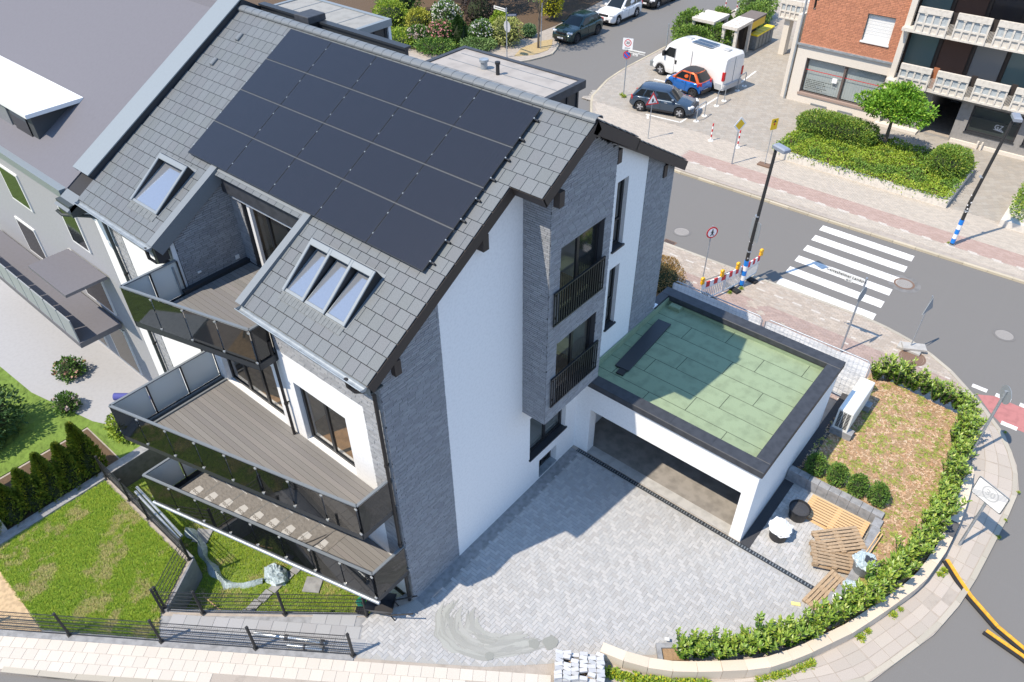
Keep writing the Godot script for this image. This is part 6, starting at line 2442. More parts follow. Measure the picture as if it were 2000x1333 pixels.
	# cable ramps across the pavement
	for q in [[[Vector2(10.95, -10.6), Vector2(11.35, -10.2), Vector2(11.8, -9.88), Vector2(12.6, -9.37), Vector2(13.4, -9.1), Vector2(14.6, -8.8)], "long yellow and black cable ramp over the pavement and road"], [[Vector2(12.4, -9.05), Vector2(13.3, -8.9), Vector2(14.6, -8.55)], "shorter yellow and black cable ramp lying on the road"]]:
		var R := thing("cable_ramp", q[1], "cable ramp", Vector3(q[0][0].x, -0.08, q[0][0].y))
		for k in q[0].size() - 1:
			var a := Vector3(q[0][k].x - q[0][0].x, 0.05, q[0][k].y - q[0][0].y); var e := Vector3(q[0][k + 1].x - q[0][0].x, 0.05, q[0][k + 1].y - q[0][0].y)
			if q[0][k].x < 11.75:
				a.y = 0.14
			if q[0][k + 1].x < 11.75:
				e.y = 0.14
			var b := MB.new()
			b.bar(a, e, 0.1, 0.06)
			obj("ramp_lid", b, M.cable_yellow, R)
			var s := MB.new()
			s.bar(a + Vector3(-0.05, -0.01, 0.09), e + Vector3(-0.05, -0.01, 0.09), 0.1, 0.04)
			obj("ramp_base", s, M.rubber, R)

func loft(b: MB, rows_: Array) -> void:
	# joins rows of points into a smooth skin
	var nr := []
	for i in rows_.size():
		var r := []
		for j in rows_[i].size():
			var a: Vector3 = rows_[mini(i + 1, rows_.size() - 1)][j] - rows_[maxi(i - 1, 0)][j]
			var c: Vector3 = rows_[i][mini(j + 1, rows_[i].size() - 1)] - rows_[i][maxi(j - 1, 0)]
			r.append(c.cross(a).normalized())
		nr.append(r)
	for i in rows_.size() - 1:
		for j in rows_[i].size() - 1:
			var p: Vector3 = rows_[i][j]; var q: Vector3 = rows_[i + 1][j]; var r: Vector3 = rows_[i + 1][j + 1]; var s: Vector3 = rows_[i][j + 1]
			# corners run against a then c so that the face looks the way its normals do
			b.trin(p, s, r, nr[i][j], nr[i][j + 1], nr[i + 1][j + 1])
			b.trin(p, r, q, nr[i][j], nr[i + 1][j + 1], nr[i + 1][j])

func curve(pts: Array, x: float) -> float:
	# smooth reading of [x, y, x, y ...]
	for i in range(0, pts.size() - 2, 2):
		if x <= pts[i + 2]:
			var t := clampf((x - pts[i]) / (pts[i + 2] - pts[i]), 0, 1)
			return lerpf(pts[i + 1], pts[i + 3], t * t * (3 - 2 * t) * 0.5 + t * 0.5)
	return pts[-1]

func wheel(parent: Node3D, p: Vector3, r: float, side: float, rim: Material) -> void:
	var W := Node3D.new()
	W.name = "wheel"
	parent.add_child(W, true)
	W.position = p
	var turn := Basis(Vector3.RIGHT, PI / 2 * side)
	var t := MB.new()
	t.t = Transform3D(turn, Vector3.ZERO)
	t.lathe(Vector3.ZERO, [Vector2(r * 0.66, -0.1), Vector2(r * 0.94, -0.1), Vector2(r, -0.06), Vector2(r, 0.06), Vector2(r * 0.94, 0.1), Vector2(r * 0.66, 0.09)], 28)
	obj("tyre", t, M.rubber, W)
	var d := MB.new()
	d.t = Transform3D(turn, Vector3.ZERO)
	d.lathe(Vector3.ZERO, [Vector2(r * 0.66, 0.09), Vector2(r * 0.6, 0.05), Vector2(0.0, 0.03)], 24)
	obj("rim_well", d, M.rim_dark, W)
	for k in 5:
		var s := MB.new()
		s.t = Transform3D(turn * Basis(Vector3.UP, TAU * k / 5), Vector3.ZERO)
		s.box(Vector3(0.02, 0.055, -0.035), Vector3(r * 0.63, 0.085, 0.035))
		obj("spoke", s, rim, W)
	var c := MB.new()
	c.t = Transform3D(turn, Vector3.ZERO)
	c.cyl(Vector3(0, 0.05, 0), r * 0.17, 0.05, 12)
	obj("hub_cap", c, rim, W)

func car(label: String, s: Dictionary, pos: Vector3, turn: float) -> Node3D:
	# forward is +x; s holds the measures
	var C := thing("parked_car", label, "car", pos, turn)
	var L: float = s.L; var W: float = s.W / 2; var wb: float = s.wb; var r: float = s.r
	var xf: float = L / 2 - s.fo; var xr: float = xf - wb
	var ra := r + 0.06
	var rowsL := []
	var n := 60
	var under := []
	for i in n + 1:
		var x := lerpf(-L / 2, L / 2, i / float(n))
		var top := curve(s.top, x)
		var e := minf(x + L / 2, L / 2 - x)
		var w := W * (1.0 - 0.2 * pow(clampf(1.0 - e / 0.55, 0, 1), 2.0))
		var yb: float = 0.24 + 0.1 * pow(clampf(1.0 - e / 0.4, 0, 1), 2.0)
		for wx in [xf, xr]:
			if absf(x - wx) < ra:
				yb = maxf(yb, r + sqrt(ra * ra - (x - wx) * (x - wx)))
		var h := top - yb
		var sk := 0.035 * clampf(e / 0.3, 0, 1)
		rowsL.append([Vector3(x, yb, w * 0.9 - 0.05), Vector3(x, yb, w * 0.965), Vector3(x, yb + h * 0.22, w), Vector3(x, yb + h * 0.5, w * 0.985), Vector3(x, yb + h * 0.68, w), Vector3(x, yb + h * 0.88, w * 0.96), Vector3(x, top - 0.005, w * 0.86), Vector3(x, top + sk, w * 0.55), Vector3(x, top + sk * 1.4, 0)])
	var b := MB.new()
	loft(b, rowsL)
	var right := []
	for row in rowsL:
		var m := []
		for k in range(row.size() - 1, -1, -1):
			m.append(row[k] * Vector3(1, 1, -1))
		right.append(m)
	loft(b, right)
	for end in [0, n]:
		var row: Array = rowsL[end]
		for k in row.size() - 1:
			b.quad(row[k], row[k + 1], row[k + 1] * Vector3(1, 1, -1), row[k] * Vector3(1, 1, -1))
	obj("body", b, s.paint, C)
	var u := MB.new()
	u.box(Vector3(-L / 2 + 0.25, 0.2, -W * 0.8), Vector3(L / 2 - 0.25, 0.62, W * 0.8))
	obj("underbody", u, M.rubber, C)
	# cabin: lower and upper outline
	var lo: float = s.belt; var hi: float = s.H
	var c0: float = s.cab[0]; var c1: float = s.cab[1]; var c2: float = s.cab[2]; var c3: float = s.cab[3]
	var wb_ := W * 0.9; var wt := W * 0.7
	var g := MB.new()
	var ring := []
	for k in 6:
		var t := k / 5.0
		var y := lerpf(lo - 0.06, hi - 0.06, t)
		var a := lerpf(c0, c1, t); var d := lerpf(c3, c2, t); var w := lerpf(wb_, wt, t * t * 0.4 + t * 0.6)
		var q := 0.14 * (0.4 + t)
		ring.append([Vector3(a, y, 0), Vector3(a + 0.03, y, w - q), Vector3(a + q, y, w), Vector3((a + d) / 2, y, w + 0.015), Vector3(d - q * 1.2, y, w), Vector3(d - 0.06, y, w - q * 1.2), Vector3(d, y, 0)])
	var m2 := []
	for row in ring:
		var m := []
		for k in range(row.size() - 1, -1, -1):
			m.append(row[k] * Vector3(1, 1, -1))
		m2.append(m)
	loft(g, ring)
	loft(g, m2)
	obj("cabin", g, s.get("cabin_paint", s.paint), C)
	# roof skin
	var rf := MB.new()
	var top_rows := []
	for i in 9:
		var t := i / 8.0
		var x := lerpf(c1, c2, t)
		var row := []
		for j in 9:
			var v := lerpf(-1, 1, j / 8.0)
			var edge := pow(absf(v), 4.0) * 0.05 + pow(absf(t * 2 - 1), 4.0) * 0.05
			var q := 1.0 - 0.16 * pow(absf(t * 2 - 1), 6.0)
			row.append(Vector3(x, hi - edge - 0.012, -v * wt * q * 1.005))
		top_rows.append(row)
	loft(rf, top_rows)
	obj("roof", rf, s.get("roof_paint", s.paint), C)
	# glass, set on the cabin's faces
	var ga := func_glass(c3, c2, wb_, wt, lo, hi, 1.0)
	obj("windscreen", ga, M.car_glass, C)
	var gb := func_glass(c0, c1, wb_, wt, lo, hi, -1.0)
	obj("rear_window", gb, M.car_glass, C)
	for side in [1.0, -1.0]:
		var cuts: Array = s.cuts
		for k in cuts.size() - 1:
			var sw := MB.new()
			var pts := []
			for t in [0.14, 0.86]:
				var a := lerpf(c0, c1, t) + 0.13; var d := lerpf(c3, c2, t) - 0.16
				var x0 := lerpf(a, d, cuts[k] + 0.015); var x1 := lerpf(a, d, cuts[k + 1] - 0.015)
				var w := lerpf(wb_, wt, t * t * 0.4 + t * 0.6) + 0.02
				pts.append([Vector3(x0, lerpf(lo - 0.06, hi - 0.06, t), w * side), Vector3(x1, lerpf(lo - 0.06, hi - 0.06, t), w * side)])
			sw.quad(pts[0][0], pts[0][1], pts[1][1], pts[1][0])
			obj("side_window", sw, M.car_glass, C)
		wheel(C, Vector3(xf, r, side * (W - 0.1)), r, side, s.rim)
		wheel(C, Vector3(xr, r, side * (W - 0.1)), r, side, s.rim)
		var mr := MB.new()
		mr.bev(Vector3(c3 - 0.42, lo, side * (W * 0.9) - 0.02 + (0.0 if side > 0 else -0.16)), Vector3(c3 - 0.28, lo + 0.14, side * W * 0.9 + 0.02 + (0.16 if side > 0 else 0.0)), 0.03)
		obj("mirror", mr, s.get("mirror", s.paint), C)
		for dx in s.handles:
			var hd := MB.new()
			hd.box(Vector3(dx, lo - 0.17, side * (W * 0.985) - 0.008), Vector3(dx + 0.18, lo - 0.14, side * (W * 0.985) + 0.012))
			obj("door_handle", hd, M.rim_silver if s.get("chrome", false) else M.rim_dark, C)
		var dl := MB.new()
		for dx in s.doors:
			dl.box(Vector3(dx, 0.36, side * (W * 0.99) - 0.01), Vector3(dx + 0.012, lo - 0.05, side * (W * 0.99) + 0.008))
		obj("door_gap", dl, M.rubber, C)
		var hl := MB.new()
		var hx := L / 2 - 0.26
		hl.t = Transform3D(Basis(Vector3.UP, -side * 0.5), Vector3(hx, s.light, side * W * 0.72))
		hl.bev(Vector3(-0.1, -0.06, -0.2), Vector3(0.17, 0.06, 0.2), 0.03)
		obj("headlight", hl, M.lens_clear, C)
		var tl := MB.new()
		tl.t = Transform3D(Basis(Vector3.UP, side * 0.45), Vector3(-L / 2 + 0.14, s.light + 0.1, side * W * 0.72))
		tl.bev(Vector3(-0.1, -0.1, -0.15), Vector3(0.08, 0.1, 0.15), 0.03)
		obj("tail_light", tl, M.lens_red, C)
		var sl := MB.new()
		sl.box(Vector3(xr + r + 0.08, 0.22, side * W * 0.97 - 0.02), Vector3(xf - r - 0.08, 0.32, side * W * 0.97 + 0.03))
		obj("side_sill", sl, M.plastic_black, C)
		if s.get("roof_rails", false):
			var rr := MB.new()
			rr.tube([Vector3(c1 + 0.1, hi - 0.01, side * wt * 0.88), Vector3(c1 + 0.25, hi + 0.04, side * wt * 0.88), Vector3(c2 - 0.25, hi + 0.04, side * wt * 0.88), Vector3(c2 - 0.1, hi - 0.01, side * wt * 0.88)], 0.018, 6)
			obj("roof_rail", rr, M.rim_dark if s.get("dark_rails", false) else M.rim_silver, C)
	for e in [1.0, -1.0]:
		var gp := MB.new()
		gp.bev(Vector3(e * (L / 2) - 0.07, 0.32, -W * 0.62), Vector3(e * (L / 2) + 0.015, 0.5, W * 0.62), 0.01)
		obj("bumper_insert", gp, M.plastic_black, C)
		var pl := MB.new()
		pl.box(Vector3(e * (L / 2) - 0.01, 0.42, -0.26), Vector3(e * (L / 2) + 0.022, 0.53, 0.26))
		obj("number_plate", pl, M.paint_white, C)
	var gr := MB.new()
	gr.bev(Vector3(L / 2 - 0.12, s.light - 0.1, -W * 0.45), Vector3(L / 2 + 0.008, s.light + 0.02, W * 0.45), 0.01)
	obj("grille", gr, M.plastic_black, C)
	return C

func func_glass(c0: float, c1: float, wb_: float, wt: float, lo: float, hi: float, e: float) -> MB:
	# a bent screen in front of (e = 1) or behind the cabin
	var b := MB.new()
	var rws := []
	for k in 5:
		var t := lerpf(0.1, 0.93, k / 4.0)
		var y := lerpf(lo - 0.06, hi - 0.06, t)
		var x := lerpf(c0, c1, t)
		var w := lerpf(wb_, wt, t) * 0.84
		var row := []
		for j in 7:
			var v := lerpf(1, -1, j / 6.0)
			row.append(Vector3(x + e * (0.022 - 0.05 * v * v), y, v * w * e))
		rws.append(row)
	loft(b, rws)
	return b

func paint(called: String, c: Color, rough := 0.25, metal := 0.3) -> StandardMaterial3D:
	var m := mat(called, c, rough, "", 1.0, "", 1.0, metal)
	m.clearcoat_enabled = true
	m.clearcoat = 0.8
	m.clearcoat_roughness = 0.06
	return m

func build_cars() -> void:
	var a := atan2(0.62, 2.44)
	car("dark blue hatchback parked in the bay nearest the main road", {"L": 3.99, "W": 1.73, "H": 1.47, "wb": 2.47, "fo": 0.82, "r": 0.31, "belt": 0.95, "light": 0.68,
		"top": [-1.995, 0.72, -1.9, 0.9, -1.5, 0.95, 0.6, 0.94, 1.2, 0.88, 1.75, 0.76, 1.995, 0.55], "cab": [-1.92, -1.45, 0.35, 1.05], "cuts": [0.0, 0.22, 0.55, 1.0], "handles": [-0.75, 0.2], "doors": [-1.0, -0.05, 0.85], "paint": paint("paint_blue_grey", Color(0.035, 0.06, 0.095)), "rim": M.rim_silver, "roof_paint": paint("paint_blue_roof", Color(0.03, 0.05, 0.085)), "chrome": true}, Vector3(-12.0, 0.015, -33.35), a)
	car("small orange and blue car with black soft roof beside the van", {"L": 2.7, "W": 1.66, "H": 1.55, "wb": 1.87, "fo": 0.4, "r": 0.3, "belt": 1.0, "light": 0.78,
		"top": [-1.35, 0.75, -1.25, 0.98, 0.5, 0.98, 0.95, 0.88, 1.25, 0.74, 1.35, 0.55], "cab": [-1.3, -0.85, 0.25, 0.85], "cuts": [0.0, 0.32, 1.0], "handles": [-0.2], "doors": [-0.35, 0.6], "paint": paint("paint_bright_blue", Color(0.01, 0.13, 0.45)), "cabin_paint": paint("paint_orange", Color(0.75, 0.13, 0.02)), "roof_paint": M.plastic_black, "mirror": M.paint_orange, "rim": M.rim_dark}, Vector3(-12.4, 0.015, -36.95), PI - 0.12)
	car("dark green sports utility car parked at the shaded kerb", {"L": 4.5, "W": 1.87, "H": 1.65, "wb": 2.68, "fo": 0.9, "r": 0.36, "belt": 1.07, "light": 0.86,
		"top": [-2.25, 0.82, -2.12, 1.05, -1.5, 1.08, 0.8, 1.06, 1.5, 1.02, 2.0, 0.93, 2.25, 0.68], "cab": [-2.1, -1.5, 0.2, 1.05], "cuts": [0.0, 0.2, 0.55, 1.0], "handles": [-0.8, 0.2], "doors": [-1.05, -0.05, 0.95], "paint": paint("paint_dark_green", Color(0.018, 0.045, 0.042)), "rim": M.rim_dark, "roof_rails": true, "dark_rails": true}, Vector3(-24.42, -0.07, -41.5), -PI / 2)
	car("white sports utility car parked behind the dark green one", {"L": 4.6, "W": 1.8, "H": 1.7, "wb": 2.67, "fo": 0.95, "r": 0.35, "belt": 1.05, "light": 0.84,
		"top": [-2.3, 0.82, -2.15, 1.02, -1.5, 1.06, 0.8, 1.04, 1.5, 1.0, 2.05, 0.9, 2.3, 0.66], "cab": [-2.15, -1.75, 0.15, 0.95], "cuts": [0.0, 0.25, 0.58, 1.0], "handles": [-0.8, 0.2], "doors": [-1.05, -0.05, 0.95], "paint": paint("paint_car_white", Color(0.76, 0.76, 0.76), 0.3, 0.0), "rim": M.rim_silver, "roof_rails": true}, Vector3(-24.45, -0.07, -47.15), -PI / 2)
	car("black car parked furthest along the side street", {"L": 4.5, "W": 1.82, "H": 1.55, "wb": 2.65, "fo": 0.9, "r": 0.34, "belt": 0.98, "light": 0.74,
		"top": [-2.25, 0.75, -2.12, 0.95, -1.5, 1.0, 0.8, 0.98, 1.5, 0.94, 2.0, 0.84, 2.25, 0.6], "cab": [-2.1, -1.6, 0.2, 1.0], "cuts": [0.0, 0.25, 0.58, 1.0], "handles": [-0.8, 0.2], "doors": [-1.05, -0.05, 0.95], "paint": paint("paint_black", Color(0.012, 0.013, 0.015)), "rim": M.rim_silver}, Vector3(-24.3, -0.07, -52.9), -PI / 2)
	van()

func van() -> void:
	var V := thing("white_van", "white high roofed panel van with a solar module on its roof", "van", Vector3(-13.1, 0.015, -38.95), PI - 0.16)
	var W := 1.02; var r := 0.36
	var xf := 2.05; var xr := -1.98
	var p := paint("paint_van", Color(0.78, 0.78, 0.77), 0.32, 0.0)
	var rws := []
	var n := 66
	for i in n + 1:
		var x := lerpf(-3.0, 3.0, i / float(n))
		var top := curve([-3.0, 2.3, -2.85, 2.46, 0.9, 2.5, 1.35, 2.4, 1.55, 2.24, 2.2, 1.42, 2.35, 1.3, 2.8, 1.02, 3.0, 0.7], x)
		var e := minf(x + 3.0, 3.0 - x)
		var w := W * (1.0 - (0.22 if x > 0 else 0.04) * pow(clampf(1.0 - e / (0.7 if x > 0 else 0.2), 0, 1), 2.0))
		var yb := 0.34
		for wx in [xf, xr]:
			if absf(x - wx) < r + 0.06:
				yb = maxf(yb, r + sqrt((r + 0.06) * (r + 0.06) - (x - wx) * (x - wx)))
		var h := top - yb
		var tum := 0.9 if top > 2.0 else 0.86
		rws.append([Vector3(x, yb, w * 0.9), Vector3(x, yb, w * 0.98), Vector3(x, yb + h * 0.18, w), Vector3(x, yb + h * 0.4, w), Vector3(x, yb + h * 0.42, w * 0.985), Vector3(x, yb + h * 0.7, w * 0.97), Vector3(x, top - 0.14, w * 0.93), Vector3(x, top - 0.03, w * tum - 0.04), Vector3(x, top + 0.01, w * 0.5), Vector3(x, top + 0.02, 0)])
	var b := MB.new()
	loft(b, rws)
	var m2 := []
	for row in rws:
		var m := []
		for k in range(row.size() - 1, -1, -1):
			m.append(row[k] * Vector3(1, 1, -1))
		m2.append(m)
	loft(b, m2)
	for end in [0, n]:
		for k in rws[end].size() - 1:
			b.quad(rws[end][k], rws[end][k + 1], rws[end][k + 1] * Vector3(1, 1, -1), rws[end][k] * Vector3(1, 1, -1))
	obj("body", b, p, V)
	var u := MB.new()
	u.box(Vector3(-2.8, 0.25, -0.8), Vector3(2.7, 0.7, 0.8))
	obj("underbody", u, M.rubber, V)
	var ws := MB.new()
	var wr := []
	for k in 4:
		var t := k / 3.0
		var row := []
		for j in 7:
			var v := lerpf(1, -1, j / 6.0)
			row.append(Vector3(lerpf(2.2, 1.6, t) + 0.03 - 0.06 * v * v, lerpf(1.46, 2.2, t), v * lerpf(0.86, 0.78, t)))
		wr.append(row)
	loft(ws, wr)
	obj("windscreen", ws, M.car_glass, V)
	for s in [1.0, -1.0]:
		wheel(V, Vector3(xf, r, s * 0.9), r, s, M.rim_silver)
		wheel(V, Vector3(xr, r, s * 0.9), r, s, M.rim_silver)
		var sw := MB.new()
		var q := [Vector3(1.95, 1.42, s * 1.0), Vector3(0.98, 1.42, s * 1.022), Vector3(0.98, 2.0, s * 0.985), Vector3(1.5, 2.0, s * 0.985)]
		sw.quad(q[0], q[1], q[2], q[3])
		obj("cab_window", sw, M.car_glass, V)
		var mr := MB.new()
		mr.bev(Vector3(1.72, 1.4, s * 1.14 - 0.1), Vector3(1.86, 1.75, s * 1.14 + 0.1), 0.03)
		obj("mirror", mr, M.plastic_black, V)
		var bp := MB.new()
		bp.bev(Vector3(2.5, 0.36, s * 0.62 - 0.3), Vector3(3.03, 0.78, s * 0.62 + 0.3), 0.08)
		obj("bumper_corner", bp, M.plastic_grey, V)
		var sl := MB.new()
		sl.box(Vector3(-2.9, 0.36, s * 1.0 - 0.03), Vector3(xr - 0.48, 0.72, s * 1.0 + 0.03))
		obj("side_moulding", sl, M.bumper_pale, V)
		var tl := MB.new()
		tl.bev(Vector3(-3.03, 0.95, s * 0.93 - 0.09), Vector3(-2.88, 1.5, s * 0.93 + 0.09), 0.02)
		obj("tail_light", tl, M.lens_red, V)
		var hd := MB.new()
		hd.bev(Vector3(0.75, 1.05, s * 1.01 - 0.02), Vector3(0.9, 1.3, s * 1.01 + 0.03), 0.01)
		obj("door_handle", hd, M.plastic_black, V)
		var gp := MB.new()
		gp.box(Vector3(0.93, 0.4, s * 1.01 - 0.02), Vector3(0.945, 2.05, s * 1.01 + 0.012))
		gp.box(Vector3(-0.4, 0.45, s * 1.01 - 0.02), Vector3(-0.385, 2.2, s * 1.01 + 0.01))
		obj("door_gap", gp, M.plastic_grey, V)
		var rw := MB.new()
		rw.box(Vector3(-3.015, 1.55, s * 0.48 - 0.3), Vector3(-2.98, 2.1, s * 0.48 + 0.3))
		obj("rear_panel_window", rw, p, V)
	var dg := MB.new()
	dg.box(Vector3(-3.02, 0.5, -0.008), Vector3(-2.98, 2.25, 0.008))
	obj("rear_door_gap", dg, M.plastic_grey, V)
	var rb := MB.new()
	rb.bev(Vector3(-3.1, 0.36, -0.95), Vector3(-2.9, 0.7, 0.95), 0.05)
	obj("rear_bumper", rb, M.bumper_pale, V)
	var rs := Node3D.new()
	rs.name = "roof_solar_panel"
	V.add_child(rs)
	for k in 2:
		var f := MB.new()
		f.box(Vector3(-1.5, 2.56, -0.62 + k * 0.5), Vector3(0.1, 2.58, -0.16 + k * 0.5))
		obj("panel_frame", f, M.aluminium, rs)
		var g := MB.new()
		g.box(Vector3(-1.46, 2.5805, -0.59 + k * 0.5), Vector3(0.06, 2.584, -0.19 + k * 0.5))
		obj("cells", g, M.cell_blue, rs)
	for x in [-2.3, 0.65]:
		var h := MB.new()
		h.bev(Vector3(x - 0.22, 2.5, -0.2), Vector3(x + 0.22, 2.58, 0.2), 0.03)
		obj("roof_hatch", h, M.bumper_pale, V)

func nth(n: int) -> String:
	var few := ["", "first", "second", "third", "fourth", "fifth", "sixth", "seventh", "eighth", "ninth", "tenth", "eleventh", "twelfth", "thirteenth", "fourteenth", "fifteenth", "sixteenth", "seventeenth", "eighteenth", "nineteenth"]
	if n < 20:
		return few[n]
	var tens := ["", "", "twenty", "thirty", "forty", "fifty", "sixty"]
	if n % 10 == 0:
		return tens[n / 10].trim_suffix("y") + "ieth"
	return tens[n / 10] + "-" + few[n % 10]

func leaf(b: MB, p: Vector3, dir: Vector3, up: Vector3, l: float, w: float) -> void:
	# one leaf, folded along its rib
	var s := dir.cross(up)
	if s.length() < 0.01:
		s = dir.cross(Vector3.RIGHT)
	s = s.normalized() * w
	var rib := p + dir * l * 0.5 - s.cross(dir).normalized() * w * 0.35
	var tip := p + dir * l
	b.tri(p, rib + s, tip)
	b.tri(p, tip, rib - s)

func rand_dir() -> Vector3:
	var z := rng.randf_range(-1, 1)
	var a := rng.randf() * TAU
	return Vector3(cos(a) * sqrt(1 - z * z), z, sin(a) * sqrt(1 - z * z))

func mix3(pal: Array) -> Color:
	var c: Color = pal[0].lerp(pal[1], rng.randf())
	if pal.size() > 2 and rng.randf() < 0.22:
		c = c.lerp(pal[2], rng.randf())
	return c

func blob(b: MB, c: Vector3, r: Vector3, n: int, size: float, pal: Array, lumps := 0.25, shape := 2.0, seed_ := 1) -> void:
	# leaves spread through the outer part of a lumpy, more or less boxy volume
	var f := FastNoiseLite.new()
	f.seed = seed_
	f.frequency = 1.1
	for i in n:
		var d := rand_dir()
		if d.y < -0.75:
			d.y = -d.y
		var k := pow(pow(absf(d.x), shape) + pow(absf(d.y), shape) + pow(absf(d.z), shape), -1.0 / shape)
		var deep := 1.0 - 0.3 * pow(rng.randf(), 2.0)
		var lump := 1.0 + lumps * f.get_noise_3d(d.x * 2.2 + c.x, d.y * 2.2, d.z * 2.2 + c.z)
		var p := c + d * k * r * deep * lump
		b.col = mix3(pal)
		var o := (d + rand_dir() * 0.9 + Vector3(0, 0.25, 0)).normalized()
		leaf(b, p, o, rand_dir(), size * rng.randf_range(0.7, 1.35), size * rng.randf_range(0.22, 0.36))

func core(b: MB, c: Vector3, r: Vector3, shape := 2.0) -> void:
	# solid bush core; its dark colour stands in for shade between the leaves
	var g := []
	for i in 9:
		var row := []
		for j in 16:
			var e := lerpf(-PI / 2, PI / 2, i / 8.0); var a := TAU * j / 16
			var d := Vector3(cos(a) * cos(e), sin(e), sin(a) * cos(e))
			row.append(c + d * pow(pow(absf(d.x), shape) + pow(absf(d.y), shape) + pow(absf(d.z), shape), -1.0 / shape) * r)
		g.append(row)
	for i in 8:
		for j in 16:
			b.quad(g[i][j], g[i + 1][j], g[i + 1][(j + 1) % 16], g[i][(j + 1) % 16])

func shrub(called: String, label: String, cat: String, c: Vector3, r: Vector3, n: int, size: float, pal: Array, shape := 2.0, lumps := 0.25, flowers := [], group := "") -> Node3D:
	var S := thing(called, label, cat, Vector3(c.x, c.y - r.y, c.z), 0.0, group)
	var b := MB.new()
	blob(b, Vector3(0, r.y, 0), r, n, size, pal, lumps, shape, int(c.x * 7 + c.z * 13))
	obj("foliage", b, M.leaf, S)
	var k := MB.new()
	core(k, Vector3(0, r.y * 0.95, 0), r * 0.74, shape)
	obj("shaded_core", k, M.shade_core, S)
	if flowers:
		var f := MB.new()
		for i in flowers[1]:
			var d := rand_dir()
			d.y = absf(d.y)
			f.col = mix3(flowers[0])
			var p: Vector3 = Vector3(0, r.y, 0) + d * r * rng.randf_range(0.9, 1.08)
			for q in 4:
				leaf(f, p, (d + rand_dir() * 1.1).normalized(), rand_dir(), 0.11, 0.05)
		obj("blossom", f, M.petal, S)
	return S

func tree(called: String, label: String, base: Vector3, h: float, r0: float, crown: Vector3, rad: Vector3, n: int, size: float, pal: Array, clumps := 16) -> void:
	var T := thing(called, label, "tree", base)
	var t := MB.new()
	var mid := crown - base
	t.tube([Vector3.ZERO, Vector3(0.03, h * 0.4, 0.02), Vector3(mid.x * 0.4, h, mid.z * 0.4), mid + Vector3(0, rad.y * 0.3, 0)], r0, 10, r0 * 0.35)
	for i in 7:
		var a := TAU * i / 7 + 0.4
		var e := mid + Vector3(cos(a) * rad.x * 0.7, rad.y * rng.randf_range(-0.3, 0.4), sin(a) * rad.z * 0.7)
		var s := Vector3(mid.x * 0.4, h * rng.randf_range(0.85, 1.1), mid.z * 0.4)
		t.tube([s, s.lerp(e, 0.5) + Vector3(0, 0.15, 0), e], r0 * 0.4, 6, r0 * 0.1)
	obj("trunk", t, M.bark, T)
	var b := MB.new()
	for i in clumps:
		var d := rand_dir()
		d.y = d.y * 0.75 + 0.1
		var c := mid + d * rad * rng.randf_range(0.45, 0.78)
		blob(b, c, rad * rng.randf_range(0.3, 0.46), n / clumps, size, pal, 0.4, 2.0, i)
	obj("crown", b, M.leaf, T)

func build_surroundings() -> void:
	brick_shop()
	panel_block()
	pergola()
	neighbour()

